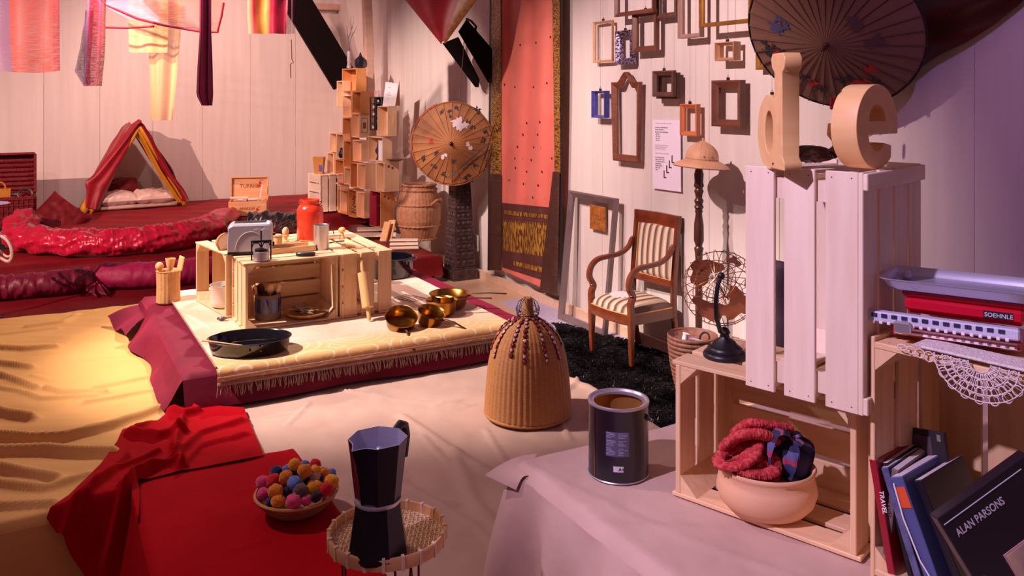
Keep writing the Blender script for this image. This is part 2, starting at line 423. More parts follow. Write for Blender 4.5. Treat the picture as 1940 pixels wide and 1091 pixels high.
M_yel = mat('golden yellow cloth', (236, 180, 104), .72, col2=(226, 168, 92), scale=3, sheen=.15, bump=.12, bscale=260)
M_beige = mat('beige cloth', (204, 172, 158), .85, col2=(186, 154, 142), scale=5, bump=.55, bscale=16, sheen=.1)
M_redc = mat('bright red cloth', (176, 2, 24), .85, col2=(160, 0, 18), scale=4, sheen=0, bump=.15, bscale=180, spec=.08)
M_velvet = mat('dark red velvet', (120, 6, 22), .62, col2=(92, 2, 14), scale=7, sheen=.35, sheen_col=(255, 60, 80), bump=.2, bscale=30, spec=.3)
M_maroon = mat('maroon velvet', (122, 18, 50), .7, col2=(100, 12, 40), scale=9, sheen=.45, sheen_col=(255, 90, 130), bump=.25, bscale=40, spec=.25)
M_satin = mat('red satin', (206, 24, 66), .30, col2=(176, 10, 46), scale=5, spec=.7, sheen=.15)
M_magen = mat('magenta cloth', (170, 18, 84), .6, col2=(150, 14, 72), scale=6, sheen=.4, sheen_col=(255, 90, 170))
M_plum = mat('plum satin', (120, 14, 50), .5, col2=(98, 8, 40), scale=6, sheen=.4, sheen_col=(255, 80, 130))

# yellow cloth on the left table
ycre = pxr(.55, [([(-150, 655), (0, 664), (50, 666), (108, 661)], .020, .020), ([(-100, 680), (0, 691), (60, 701)], .022, .020), ([(0, 714), (40, 726), (70, 738)], .018, .018),
                 ([(88, 738), (125, 749), (200, 748)], .018, .018), ([(174, 740), (278, 722)], .014, .014), ([(160, 767), (300, 744)], .014, .014), ([(-100, 720), (0, 737), (40, 745), (80, 759), (180, 754)], .015, .012),
                 ([(-150, 770), (0, 786), (60, 800)], .030, .028), ([(-100, 830), (0, 834), (60, 840), (120, 836), (220, 815), (270, 795), (300, 780)], .022, .026),
                 ([(-100, 870), (0, 862), (90, 858), (215, 865)], .028, .028), ([(-100, 880), (0, 890), (60, 900), (110, 912)], .026, .022), ([(50, 623), (120, 614), (150, 600)], .016, .012),
                 ([(-60, 640), (30, 634), (110, 625)], .012, .010), ([(120, 608), (220, 590)], .010, .008), ([(230, 805), (300, 770)], .012, .012), ([(-100, 925), (0, 918), (90, 928), (170, 905)], .022, .016),
                 ([(-100, 960), (0, 965), (100, 960)], .022, .018), ([(150, 690), (210, 682)], .010, .006), ([(60, 713), (100, 724)], .01, .008)])
yr = ridge_fn(ycre)
def yh(x, y, s=.5, t=.5):
    return .012 + 1.25 * yr(x, y) + .0016 * abs(nz3(x * 9, y * 46, 7)) + .012 * nz3(x * 2.2, y * 4) + .004 * nz3(x * 5, y * 16, 3)
mb = MB()
sheet(mb, -1.5, .56, 2.86, 5.5, .545, .0105, yh, r=.03, rs='fb')
skirt(mb, (-1.5, 2.86), (.3, 2.86), .515, .02, (0, -1), 210, 20, .05, .06, fr=6, seed=4, h=yh)
skirt(mb, (-1.5, 5.5), (.56, 5.5), .52, .05, (0, 1), 40, 8, .03, .03, fr=6, seed=5)
tag(obj('yellow_cloth', mb, M_yel, sharp=0), 'golden yellow cloth spread wrinkled over the left table', 'cloth')

# beige cloth of the middle table
bcre = pxr(.55, [([(545, 810), (585, 765)], .006, .007), ([(640, 740), (760, 760), (880, 770)], .007, .007), ([(880, 772), (960, 752)], .006, .006), ([(820, 770), (872, 760)], .006, .005), ([(920, 815), (960, 880)], .006, .008),
                 ([(465, 800), (560, 785)], .008, .006), ([(800, 830), (850, 880)], .01, .006), ([(760, 790), (850, 850), (930, 900)], .02, .008), ([(1060, 800), (1080, 835)], .01, .008), ([(640, 980), (760, 940), (860, 960)], .02, .006),
                 ([(860, 860), (900, 960), (1000, 1060)], .03, .008), ([(1075, 722), (1130, 744), (1120, 800)], .02, .012), ([(1040, 760), (1105, 722)], .012, .010), ([(690, 870), (900, 1000), (980, 1080)], .012, .005)])
br = ridge_fn(bcre)
def bh(x, y): return .010 + 1.5 * br(x, y) + .006 * nz3(x * 4, y * 4) + .003 * nz3(x * 14, y * 11, 3)
mb = MB()
sheet(mb, .30, 2.06, .5, 3.53, .545, .0115, bh, r=.02, rs='r', mask=lambda u, v: v < 1.82 and u > 1.08)
skirt(mb, (2.06, 1.86), (2.06, 3.53), .54, .02, (1, 0), 50, 14, .03, .04, seed=8)
tag(obj('beige_cloth', mb, M_beige, sharp=0), 'beige cloth spread on the lower middle table under the wicker bell', 'cloth')

# beige cloth of the higher table at the right front
blk = obj('added_gap_darkener', MB().box(1.72, 3.2, .012, c=(0, 0, .008), M=frame(UV(2.94, 1.9), U)), M_stage); tag(blk, 'added black sheet on the floor that darkens the gaps of the crates', 'cloth')  # black sheet added so the gaps between crate boards look dark
p2c = pxr(.88, [([(990, 880), (1250, 1000), (1500, 1091)], .012, .004), ([(1000, 905), (1130, 870)], .02, .004), ([(1100, 960), (1270, 930)], .015, .004), ([(1150, 1000), (1400, 1000)], .02, .005), ([(1230, 890), (1275, 862)], .008, .004)])
pr = ridge_fn(p2c)
def ph(x, y): return .010 + pr(x, y) + .004 * nz3(x * 6, y * 6) + .0015 * nz3(x * 22, y * 18, 3)
mb = MB()
sheet(mb, 1.046, 2.76, -.3, 1.86, .868, .014, ph, r=.03, rs='lb')
def p2out(s): return None
A_ = (1.046, -.3); B_ = (1.046, 1.86)
skirt(mb, A_, B_, .850, .562, (-1, 0), 320, 26, .075, .05, fr=17, seed=2.2, h=lambda x, y: ph(x, y) - .01, slant=.5)
skirt(mb, (1.046, 1.86), (2.05, 1.86), .850, .566, (0, 1), 70, 16, .03, .035, fr=6, seed=1.2, h=lambda x, y: ph(x, y) - .01)
# lifted corner flap
kp = UV(1.046, 1.86, .866)
def flap(s, t):
    a = UV(1.052, 1.78, .868).lerp(UV(1.13, 1.868, .874), s); b = UV(1.03, 1.80, .83).lerp(UV(.985, 1.88, .846), s)
    p = a.lerp(b, t); return (p.x, p.y, p.z + .012 * math.sin(t * 3.14))
mb.grid(16, 14, flap, uv=False)
tag(obj('beige_cloth', mb, M_beige, sharp=0), 'beige cloth draped over the highest table at the right front, beneath the paint tin', 'cloth')

# flat red cloth in front
def rh(x, y): return .020 + .004 * nz3(x * 5, y * 5, 1) + .0022 * nz3(x * 16, y * 11, 6)
rcr = ridge_fn(pxr(.57, [([(440, 935), (560, 905)], .012, .004), ([(430, 1040), (520, 1020)], .01, .006), ([(380, 960), (640, 1060)], .02, .004)]))
mb = MB(); sheet(mb, .262, .80, .5, 2.955, .548, .014, lambda x, y: rh(x, y) + rcr(x, y), r=.018, rs='lbr')
skirt(mb, (.262, .5), (.262, 2.955), .530, .01, (-1, 0), 170, 22, .06, .10, fr=5, seed=3, h=lambda x, y: rh(x, y) + rcr(x, y))
tag(obj('red_cloth', mb, M_redc, sharp=0), 'bright red cloth lying smooth at the front under the bowl of wool balls', 'cloth')
# crumpled red cloth
rl = [PZ(x, y, .565) for x, y in [(322, 768), (312, 790), (300, 800), (232, 818), (222, 840), (190, 885), (130, 945), (88, 972)]]
rr = [PZ(x, y, .565) for x, y in [(462, 776), (480, 822), (500, 868), (430, 882), (330, 900), (262, 918), (265, 950), (262, 985)]]
rr2 = ridge_fn(pxr(.57, [([(345, 800), (330, 850), (345, 890)], .018, .030), ([(470, 800), (380, 825), (330, 870), (230, 930)], .016, .022), ([(470, 828), (380, 850), (345, 890)], .012, .018), ([(240, 825), (300, 835), (350, 820)], .016, .034),
                        ([(240, 870), (180, 930), (120, 970)], .016, .024), ([(300, 860), (220, 900), (150, 960)], .014, .022), ([(330, 880), (280, 900), (200, 965)], .014, .024), ([(320, 780), (350, 792), (375, 785), (360, 770)], .016, .032),
                        ([(255, 915), (210, 960)], .014, .022), ([(285, 800), (250, 822)], .014, .028)]))
mb = MB()
def r1h(x, y, s, t):
    e = min(s, 1 - s, t * 1.0, 1) * 9; e = min(1, e)
    u = x * U.x + y * U.y; v = x * V.x + y * V.y
    drop = max(0, 2.86 - v) * 2.2 if u < .26 else 0
    return .010 + (rr2(x, y) + .010 * abs(nz3(x * 7 + y * 3, y * 7 - x * 5, 2)) + .012 * nz3(x * 4, y * 4, 9)) * (.25 + .75 * e) - drop
ruled(mb, rl, rr, 110, 130, r1h)
lo = [PZ(88, 972, .565), PZ(140, 1010, .53), PZ(185, 1030, .50)]
tag(obj('red_cloth', mb, M_redc, sharp=0), 'crumpled bright red cloth bunched between yellow cloth and platform', 'cloth')
def hang(s, t):
    a = PZ(88 + s * 177, 972 + s * 12, .56); b = PZ(185 + s * 75, 1028 + 60 * s, .5)
    return None

# maroon velvet over the platform
def mh(x, y): return .012 + .004 * nz3(x * 5, y * 5, 4) + .002 * nz3(x * 15, y * 15, 5)
mb = MB(); sheet(mb, .507, 2.107, 3.516, 5.016, .688, .017, mh, r=.02, rs='lrfb')
skirt(mb, (.507, 3.516), (.507, 5.016), .668, .565, (-1, 0), 80, 12, .05, .07, fr=5, seed=7, h=mh, zb=lambda s: .575 - .01 * s)
skirt(mb, (.507, 3.516), (2.107, 3.516), .668, .570, (0, -1), 90, 12, .035, .05, fr=6, seed=9, h=mh)
skirt(mb, (2.107, 3.516), (2.107, 5.016), .680, .02, (1, 0), 60, 12, .03, .03, fr=5, seed=10)
skirt(mb, (.507, 5.016), (2.107, 5.016), .680, .02, (0, 1), 50, 8, .03, .05, fr=5, seed=11)
def lap(s, t):   # flared corner lying on the yellow cloth
    a = UV(.50, 4.72 + .30 * s, .655); b = UV(.40 - .06 * s, 4.66 + .42 * s, .585)
    p = a.lerp(b, t); return (p.x, p.y, p.z + .02 * math.sin(s * 9) * t + .012 * math.sin(t * 3))
mb.grid(24, 10, lap, uv=False)
tag(obj('maroon_velvet', mb, M_maroon, sharp=0), 'maroon velvet cloth draped over the platform under the pale carpet', 'cloth')

# carpet with fringe
M_carp = mat('cream carpet', (226, 196, 172), .9, col2=(236, 210, 190), scale=6, bump=.5, bscale=60, sheen=.3)
nt = M_carp.node_tree; P_ = nt.nodes['Principled BSDF']
tc = nt.nodes.new('ShaderNodeTexCoord'); mp = nt.nodes.new('ShaderNodeMapping'); mp.inputs['Scale'].default_value = (3.3, 3.3, 3.3); mp.inputs['Rotation'].default_value = (0, 0, -.515)
vo = nt.nodes.new('ShaderNodeTexVoronoi'); vo.feature = 'F1'; vo.inputs['Scale'].default_value = 1.25; vo.inputs['Randomness'].default_value = .25
nt.links.new(tc.outputs['Object'], mp.inputs[0]); nt.links.new(mp.outputs[0], vo.inputs['Vector'])
sn = nt.nodes.new('ShaderNodeMath'); sn.operation = 'SINE'; mu = nt.nodes.new('ShaderNodeMath'); mu.operation = 'MULTIPLY'; mu.inputs[1].default_value = 40
nt.links.new(vo.outputs['Distance'], mu.inputs[0]); nt.links.new(mu.outputs[0], sn.inputs[0])
cr = nt.nodes.new('ShaderNodeValToRGB'); cr.color_ramp.elements[0].position = .86; cr.color_ramp.elements[0].color = lin((228, 182, 124)) + (1,); cr.color_ramp.elements[1].position = .97; cr.color_ramp.elements[1].color = lin((246, 218, 186)) + (1,)
nt.links.new(sn.outputs[0], cr.inputs[0])
nz = nt.nodes.new('ShaderNodeTexNoise'); nz.inputs['Scale'].default_value = 3.2; nt.links.new(tc.outputs['Object'], nz.inputs['Vector'])
cr2 = nt.nodes.new('ShaderNodeValToRGB'); cr2.color_ramp.elements[0].position = .42; cr2.color_ramp.elements[1].position = .6; nt.links.new(nz.outputs['Fac'], cr2.inputs[0])
# border (near the front edge) keeps the gold ground, the field is cream
sx = nt.nodes.new('ShaderNodeSeparateXYZ'); ge = nt.nodes.new('ShaderNodeNewGeometry')
dt = nt.nodes.new('ShaderNodeVectorMath'); dt.operation = 'DOT_PRODUCT'; dt.inputs[1].default_value = (-.4925, .8703, 0); nt.links.new(tc.outputs['Object'], dt.inputs[0])
mr = nt.nodes.new('ShaderNodeMapRange'); mr.inputs['From Min'].default_value = 3.58; mr.inputs['From Max'].default_value = 3.72; nt.links.new(dt.outputs['Value'], mr.inputs[0])
mx = nt.nodes.new('ShaderNodeMix'); mx.data_type = 'RGBA'; nt.links.new(mr.outputs[0], mx.inputs[0]); nt.links.new(cr.outputs[0], mx.inputs[6])
mx2 = nt.nodes.new('ShaderNodeMix'); mx2.data_type = 'RGBA'; mx2.inputs[0].default_value = .5; nt.links.new(cr2.outputs[0], mx2.inputs[0]); mx2.inputs[6].default_value = lin((222, 186, 158)) + (1,); mx2.inputs[7].default_value = lin((236, 212, 192)) + (1,)
nt.links.new(mx2.outputs[2], mx.inputs[7]); nt.links.new(mx.outputs[2], P_.inputs['Base Color'])
M_braid = mat('taupe braid', (142, 104, 92), .8, col2=(172, 136, 120), scale=60, bump=.4, bscale=200)
M_fringe = mat('taupe fringe', (176, 146, 128), .85, col2=(140, 110, 96), scale=90)
cp = thing('carpet', 'cream and gold carpet with taupe fringe on the maroon platform', 'carpet')
c0, c1, d0, d1 = .63, 1.985, 3.50, 4.99
mb = MB()
def carp(s, t):
    u = c0 + (c1 - c0) * s; w = t * (d1 - d0 + .085) - .085   # w<0 hangs in front
    if w > 0: p = UV(u, d0 + w); return (p.x, p.y, .7135 + .0015 * nz3(p.x * 8, p.y * 8))
    a = min(1, -w / .04); p = UV(u, d0 - .018 * math.sin(a * 1.57) - .006 * nz3(u * 6, 0)); return (p.x, p.y, .7135 - (.006 * a * a if -w < .04 else .006 + (-w - .04) * .95) - .02 * a)
mb.grid(70, 90, carp)
obj('pile', mb, M_carp, cp, sharp=0)
mb = MB()
for k, (dz, r) in enumerate(((-.030, .004), (-.056, .007))):
    mb.tube([UV(c0 + (c1 - c0) * s / 30, d0 - .024, .7135 + dz - .004) for s in range(31)], r, 6)
mb.tube([UV(c0, d0 + s * .1, .717) for s in range(15)], .004, 5)
obj('braid', mb, M_braid, cp)
mb = MB(); rng = random.Random(3)
for k in range(230):
    u = c0 + (c1 - c0) * (k + .5) / 230; a = UV(u, d0 - .026, .652); du = rng.uniform(-.008, .008); ln = rng.uniform(.035, .05)
    b = UV(u + du, d0 - .028 - rng.uniform(0, .012), .652 - ln * .5); c_ = UV(u + du * 1.8, d0 - .03 - rng.uniform(0, .012), .652 - ln)
    mb.tube([a, b, c_], [.0016, .0022, .0012], 4)
f_ = obj('fringe', mb, M_fringe, cp); f_['kind'] = 'stuff'

# red velvet steps at the back
def wv(sd, a=.012, k=3): return lambda x, y: a * nz3(x * k * .6, y * k * 1.3, sd) + .4 * a * nz3(x * 7, y * 12, sd)
def vstep(u0, u1, v0, v1, z, zb, sd, label, m=None, ends=''):
    mb = MB(); h = wv(sd); sheet(mb, u0, u1, v0, v1, z, .04, h, r=.03, rs='f' + ends)
    skirt(mb, (u0, v0), (u1, v0), z - .03, zb, (0, -1), int((u1 - u0) * 28), 14, .05, .05, fr=5, seed=sd, h=h)
    if 'r' in ends: skirt(mb, (u1, v0), (u1, v1), z - .03, zb, (1, 0), 40, 10, .03, .03, fr=5, seed=sd + .5, h=h)
    if 'l' in ends: skirt(mb, (u0, v0), (u0, v1), z - .03, zb, (-1, 0), 40, 10, .03, .03, fr=5, seed=sd + .7, h=h)
    return tag(obj('velvet_cloth', mb, m or M_velvet, sharp=0), label, 'cloth')
vstep(.05, 3.76, 9.78, 11.92, .39, .25, 1.3, 'dark red velvet cloth on the top step under the little tent', ends='l')
vstep(-2.1, 1.6, 8.78, 9.80, .26, .08, 2.3, 'dark red velvet cloth on the middle step beneath the satin bolster')
vstep(-2.1, 1.6, 5.58, 8.8, .075, .02, 3.3, 'dark red velvet cloth on the lowest step behind the yellow cloth')
vstep(1.6, 3.42, 7.42, 9.80, .27, .07, 4.3, 'crinkled red satin cloth on the step under the barrel basket', m=mat('crinkled red satin', (130, 4, 22), .3, col2=(104, 0, 14), scale=6, spec=.6), ends='rl')
# ------------------------------------------------------------------ wooden crates
_slat = {}
def slat_mesh(l, w, t, m, nm='slat'):
    k = (round(l, 3), round(w, 3), round(t, 3), m.name)
    if k not in _slat: _slat[k] = MB().box(l, w, t, b=.0015).mesh(nm, m)
    return _slat[k]
def crate(label, M, L=.46, W=.31, D=.25, m=None, group=None, nback=4, nside=3, nails=True, cat='crate', name='wooden_crate', knots=()):
    """mouth faces local -y, length along x, height W along z, base at z=0, origin at front-left-bottom corner"""
    m = m or M_pine; t = thing(name, label, cat, M, group); th = .009
    sw = (D - .012 * (nside - 1) * 1.0) / nside - .006; gap = (D - sw * nside) / (nside - 1)
    nb = MB()
    def nail(p, ax):
        nb.add([], []);
        a = [Vector(p) + Vector(q) * .0016 for q in ([(1, 0, 0), (0, 1, 0), (-1, 0, 0), (0, -1, 0)] if ax == 2 else [(1, 0, 0), (0, 0, 1), (-1, 0, 0), (0, 0, -1)] if ax == 1 else [(0, 1, 0), (0, 0, 1), (0, -1, 0), (0, 0, -1)])]
        nb.add(a, [(0, 1, 2, 3)])
    for k in range(nside):
        y = sw / 2 + k * (sw + gap)
        for z in (th / 2, W - th / 2):
            link('slat', slat_mesh(L, sw, th, m), t, T(L / 2, y, z))
            for x in (.012, L - .012):
                for dy in (-sw * .3, sw * .3): nail((x, y + dy, z + (th / 2 + .0004) * (1 if z > W / 2 else -1)), 2)
        for x in (th + .006, L - th - .006):
            link('end_board', slat_mesh(W - 2 * th, sw, .012, m, 'end_board'), t, T(x, y, W / 2) @ R(90, 'Y'))
            for dz in (.03, W - .03):
                for dy in (-sw * .3, sw * .3): nail((x + (.0064 if x > L / 2 else -.0064), y + dy, dz), 0)
    cl = .042
    for x in (th + .012, L - th - .012):
        for z in (th, W - th):
            sx = 1 if x < L / 2 else -1; sz = 1 if z < W / 2 else -1
            pr = MB().loops([[(x, .002, z), (x + sx * cl, .002, z), (x, .002, z + sz * cl)], [(x, D - .002, z), (x + sx * cl, D - .002, z), (x, D - .002, z + sz * cl)]])
            obj('corner_post', pr, m, t, smooth=False)
    bw = (W - .012 * (nback - 1)) / nback; g = .012
    for k in range(nback):
        z = bw / 2 + k * (bw + g); o = link('back_slat', slat_mesh(L, bw, th, m), t, T(L / 2, D + th / 2, z) @ R(90, 'X'))
    for x in (.018, L - .018):
        link('batten', slat_mesh(W, .032, .009, m, 'batten'), t, T(x, D + th * 1.5, W / 2) @ R(90, 'X') @ R(90, 'Z'))
    if nails: n = obj('nail_heads', nb, M_nail, t, smooth=False); n['kind'] = 'stuff'
    for (x, z, r) in knots:
        obj('knot', MB().lathe([(r, 0), (r * .9, .001)], 14, M=T(x, D - .0012, z) @ R(90, 'X') @ S(1, 1.25, 1)), M_nail, t)
    return t
P2Z = .882
aF = Vector((.747, -.665, 0)); bF = Vector((.665, .747, 0))
F0 = PZ(1273, 937, P2Z); F0.z = P2Z
crate('pale pine crate lying on its side with the clay bowl inside', frame(F0, aF), L=.425, group=None)
aG = Vector((.715, -.699, 0)).normalized(); bG = Vector((-aG.y, aG.x, 0))
ZF = P2Z + .31
G0 = PZ(1412, 730, ZF + .001); G0.z = ZF + .001
# upright: local x -> up, mouth -> -aG, local z (W) -> bG
mG = Matrix((Vector((0, 0, 1)), aG, Vector((0, 0, 1)).cross(aG))).transposed().to_4x4()
wG = (mG.to_3x3() @ Vector((0, 0, 1)))
org = G0 + (bG * .31 if wG.dot(bG) < 0 else Vector((0, 0, 0)))
mG.translation = org
Gc = crate('tall pale pine crate standing on end topped by two wooden letters', mG, L=.46, W=.31, D=.236, m=M_pale)
rr_ = Vector((.63, -.776, 0)).normalized(); ss_ = Vector((-rr_.y, rr_.x, 0))
RC0 = PZ(1636, 1090, P2Z) ; RC0.z = P2Z
RC0 = RC0 + aF * .012
mR = Matrix((Vector((0, 0, 1)), ss_, Vector((0, 0, 1)).cross(ss_))).transposed().to_4x4()
wR = mR.to_3x3() @ Vector((0, 0, 1))
mR.translation = RC0 + (rr_ * .40 if wR.dot(rr_) < 0 else Vector((0, 0, 0)))
crate('pine crate standing on end at the right edge, holding record sleeves and books', mR, L=.46, W=.40, D=.27, m=M_pine, nback=4, knots=((.17, .085, .0075), (.33, .21, .006)))
RCT = P2Z + .46

# clay bowl with red knitted scarf and tartan scarf
M_clay = mat('pale terracotta', (226, 172, 130), .75, col2=(238, 190, 152), scale=5, bump=.1, bscale=60)
BO = PZ(1452, 962, ZF - .30); BO = PZ(1452, 962, P2Z + .012)
bp = [(.055, 0), (.072, .004), (.086, .022), (.092, .045), (.089, .066), (.083, .080), (.087, .088), (.089, .094), (.086, .098), (.081, .094), (.078, .082), (.084, .06), (.082, .03), (.06, .012), (.0, .010)]
bowl = thing('clay_bowl', 'round pale clay bowl holding scarves in the lying crate', 'bowl', T(*BO) @ S(1.17, 1.10, 1.0))
obj('body', MB().lathe(bp, 56, mod=lambda t, z, i: 1 + (.02 * math.cos(2 * t) if z > .07 else 0)), M_clay, bowl, sharp=60)
M_knit = mat('red melange knit', (168, 24, 40), .9, col2=(206, 80, 80), scale=120, bump=.8, bscale=160, contrast=.2)
def yarn_tube(mb, pts, r, n=10, amp=.12, fr=26):
    """closely sampled rope with knitted ribs"""
    P = [Vector(p) for p in pts]; out = []; N_ = 60
    for i in range(N_):
        t = i / (N_ - 1) * (len(P) - 1); k = min(int(t), len(P) - 2); f = t - k
        p0, p1, p2, p3 = P[max(k - 1, 0)], P[k], P[k + 1], P[min(k + 2, len(P) - 1)]
        out.append(.5 * ((2 * p1) + (p2 - p0) * f + (2 * p0 - 5 * p1 + 4 * p2 - p3) * f * f + (3 * p1 - p0 - 3 * p2 + p3) * f ** 3))
    r *= 1.38; rs = [r * (1 + amp * math.sin(i * fr / 10) + .12 * nz3(i * .3, r * 50)) * (1 if 2 < i < N_ - 3 else .8) for i in range(N_)]
    return mb.tube(out, rs, n, flat=.62)
B = Vector(BO)
def bl(px, py, dY=0): return PY(px, py, BO.y + dY)
mb = MB()
yarn_tube(mb, [bl(1392, 820, .03), bl(1420, 802, .0), bl(1460, 806, -.0), bl(1498, 812, .01)], .012)
yarn_tube(mb, [bl(1372, 848, .02), bl(1400, 826, -.01), bl(1440, 822, -.02), bl(1470, 836, -.01)], .014)
yarn_tube(mb, [bl(1370, 838, .03), bl(1410, 845, .02), bl(1445, 850, 0)], .012)
yarn_tube(mb, [bl(1362, 866, .0), bl(1366, 880, -.035), bl(1392, 884, -.055), bl(1422, 872, -.05), bl(1436, 845, -.02), bl(1420, 842, .01), bl(1380, 852, .02), bl(1362, 866, 0)], .011)
yarn_tube(mb, [bl(1400, 888, -.05), bl(1420, 896, -.06), bl(1450, 900, -.06), bl(1470, 890, -.05)], .012)
yarn_tube(mb, [bl(1375, 880, .0), bl(1410, 878, .02), bl(1450, 872, .03), bl(1500, 870, .03)], .016)
yarn_tube(mb, [bl(1408, 868, -.02), bl(1425, 858, -.03), bl(1440, 876, -.04)], .012)
mb.ball(.062, tuple(bl(1435, 880, .01)), 18, sc=(1, .9, .7), wob=.5); sc = obj('knitted_scarf', mb, M_knit, sharp=0); tag(sc, 'thick red knitted scarf coiled in the clay bowl', 'scarf')
M_tart = stripes('tartan wool', [(0, (60, 60, 110)), (.2, (110, 110, 160)), (.35, (40, 36, 70)), (.5, (150, 70, 100)), (.58, (40, 36, 70)), (.8, (96, 96, 150)), (.92, (170, 60, 90))], .8, 'X', 2, bump=.4)
def loopband(c, rx, rz, wid, a0, a1, tilt, n=44, m=8):
    c = Vector(c)
    def fn(s, t):
        a = a0 + (a1 - a0) * s; w = (t - .5) * wid * (.75 + .25 * math.cos(a))
        p = Vector((rx * math.cos(a), w, rz * math.sin(a))); p.x += .004 * math.sin(t * 9 + a * 3)
        p *= 1; q = Matrix.Rotation(tilt, 3, 'Z') @ p; k = 1 + .10 * math.cos((t - .5) * 3)
        q.x *= k; q.z *= k
        return tuple(c + q)
    return fn
mb = MB()
mb.grid(60, 8, loopband(bl(1478, 860, -.022), .028, .050, .060, 0, 6.283, .15))
mb.grid(50, 8, loopband(bl(1502, 862, .012), .034, .048, .06, -1.2, 3.3, .5))
mb.grid(50, 8, loopband(bl(1506, 872, -.01), .030, .044, .06, 0, 6.283, .9)); mb.ball(.045, tuple(bl(1500, 872, .02)), 16, sc=(1, 1, .8))
tag(obj('tartan_scarf', mb, M_tart, sharp=0), 'blue and pink tartan scarf looped in the clay bowl', 'scarf')

# letters d and e
GT = ZF + .001 + .46
def arc(cx, cy, rx, ry, a0, a1, n=24): return [(cx + rx * math.cos(math.radians(a0 + (a1 - a0) * i / n)), cy + ry * math.sin(math.radians(a0 + (a1 - a0) * i / n))) for i in range(n + 1)]
d_out = [(.088, .0), (.148, .0), (.146, .014), (.135, .024), (.135, .196), (.146, .204), (.150, .222), (.140, .232), (.086, .232), (.080, .222), (.084, .206), (.098, .196), (.098, .138)] + arc(.062, .072, .060, .076, 65, 305, 26) + [(.084, .010)]
d_in = arc(.066, .072, .026, .046, 20, 340, 26)
dx = Vector((.09, -.996, 0))
Pd = PZ(1450, 310, GT + .001)
dM = frame(PZ(1478, 318, GT) + Vector((-.005, .08, .001)), dx) @ R(90, 'X') @ S(.92, .98, 1)
o = curve_mesh('letter_d', [d_out, d_in], .036, M_oak, M=dM, bevel=.002); tag(o, 'tall light wooden letter d standing on the upright crate', 'letter')
ro, ri = .083, .040
e_out = [(ro * .995, -.004)] + arc(0, .083 - .083, ro, ro, 3, 318, 54)
e_s = [(.083 + 0, .0)]
eo = arc(0, 0, ro * .90, ro, -1, 322, 60)
inner = arc(0, 0, ri * 1.02, ro * .62, 306, 194, 20)
e1 = eo[:-2] + [(.050, -.040)] + arc(0, -.004, .036, .046, 318, 200, 16) + [(-.034, -.014), (ro * .90, -.014)]
e1 = [p for p in e1]
e2 = [(-.032, .010), (.032, .010)] + arc(0, .012, .032, .034, 12, 168, 16)
eg = Vector((.80, .60, 0))
Pe = PZ(1640, 318, GT + .001)
eM = frame(Pe + Vector((.002, .01, .083)), eg) @ R(90, 'X')
o = curve_mesh('letter_e', [e1, e2], .056, M_oak, M=eM, bevel=.0015); tag(o, 'round light wooden letter e standing on the upright crate', 'letter')
# carved duck
dk = thing('wooden_duck', 'dark carved wooden duck lying between the two letters', 'figurine', frame(PZ(1555, 311, GT) + Vector((0, .02, .001)), (1, .1, 0)))
L_ = []
for i in range(17):
    t = i / 16; w = .030 * math.sin(math.pi * min(1, .12 + t * .95)) ** .7 * (1 - .3 * (1 - t)); h = .030 * math.sin(math.pi * min(1, .15 + t * .80)) ** .8
    L_.append([(-.058 + .105 * t, w * math.cos(a) * (1 + .12 * math.sin(a * 6 + t * 20)), .016 + .012 * (1 - t) * 0 + h * .5 * math.sin(a) * (1 + .1 * math.sin(a * 5 + t * 30))) for a in [2 * math.pi * k / 20 for k in range(20)]])
obj('body', MB().loops(L_), M_dark, dk, sharp=60)
obj('neck', MB().tube([(.035, 0, .02), (.045, 0, .035), (.040, 0, .05), (.030, 0, .062), (.033, 0, .078), (.044, 0, .080), (.058, 0, .074)], [.014, .010, .008, .008, .011, .009, .003], 10), mat('amber brown wood', (132, 78, 40), .25), dk)
for s_ in (-1, 1): obj('wing', MB().ball(.03, (-.015, s_ * .016, .026), 14, sc=(1.2, .35, .4)), M_dark, dk)

# globe
gl = thing('wire_globe', 'copper wire globe with solid continents on a black stand, on the lying crate', 'globe', frame(PZ(1373, 676, ZF) + Vector((0, 0, .001)), (1, 0, 0)))
obj('base', MB().lathe([(.049, 0), (.050, .006), (.046, .012), (.040, .014), (.040, .020), (.034, .025), (.030, .027), (.024, .036), (.012, .044), (.010, .052), (.013, .056), (.011, .060), (.008, .066)], 40), M_black, gl, sharp=60)
gc = PY(1365, 545, 1.98); gcl = gl.matrix_basis.inverted() @ gc; gr = .088
M_cop = mat('copper wire', (206, 160, 128), .28, 1.0); M_copp = mat('copper plate', (196, 140, 110), .38, .9, col2=(176, 122, 96), scale=9)
arc_p = [gcl + Vector((-.096 * math.cos(a) * 1.0 + .0, -.02, .096 * math.sin(a))) for a in [math.radians(d) for d in range(42, -100, -7)]]
arc_p = []
for d in range(0, 21):
    a = math.radians(118 + d * 7.4); arc_p.append(gcl + Vector((.100 * math.cos(a), -.045, .098 * math.sin(a))))
mb = MB(); st = [gcl + Vector((-.022, -.095, .048)), gcl + Vector((-.030, -.098, .03)), gcl + Vector((-.035, -.099, -.005)), gcl + Vector((-.032, -.094, -.045)), gcl + Vector((-.018, -.07, -.082)), gcl + Vector((.0, -.03, -.098)), Vector((0, 0, .064))]
mb.tube(st, [.005, .005, .0052, .0055, .0055, .006, .007], 10, flat=1.0); mb.ball(.0085, tuple(st[0]), 12)
obj('meridian_arm', mb, M_black, gl)
gm = T(*gcl) @ R(62, 'X') @ R(-20, 'Y')
mb = MB()
for k in range(12):
    a = math.pi * k / 12
    mb.tube([gm @ Vector((gr * math.sin(t) * math.cos(a), gr * math.sin(t) * math.sin(a), gr * math.cos(t))) for t in [2 * math.pi * i / 40 for i in range(40)]], .0009, 4, closed=True)
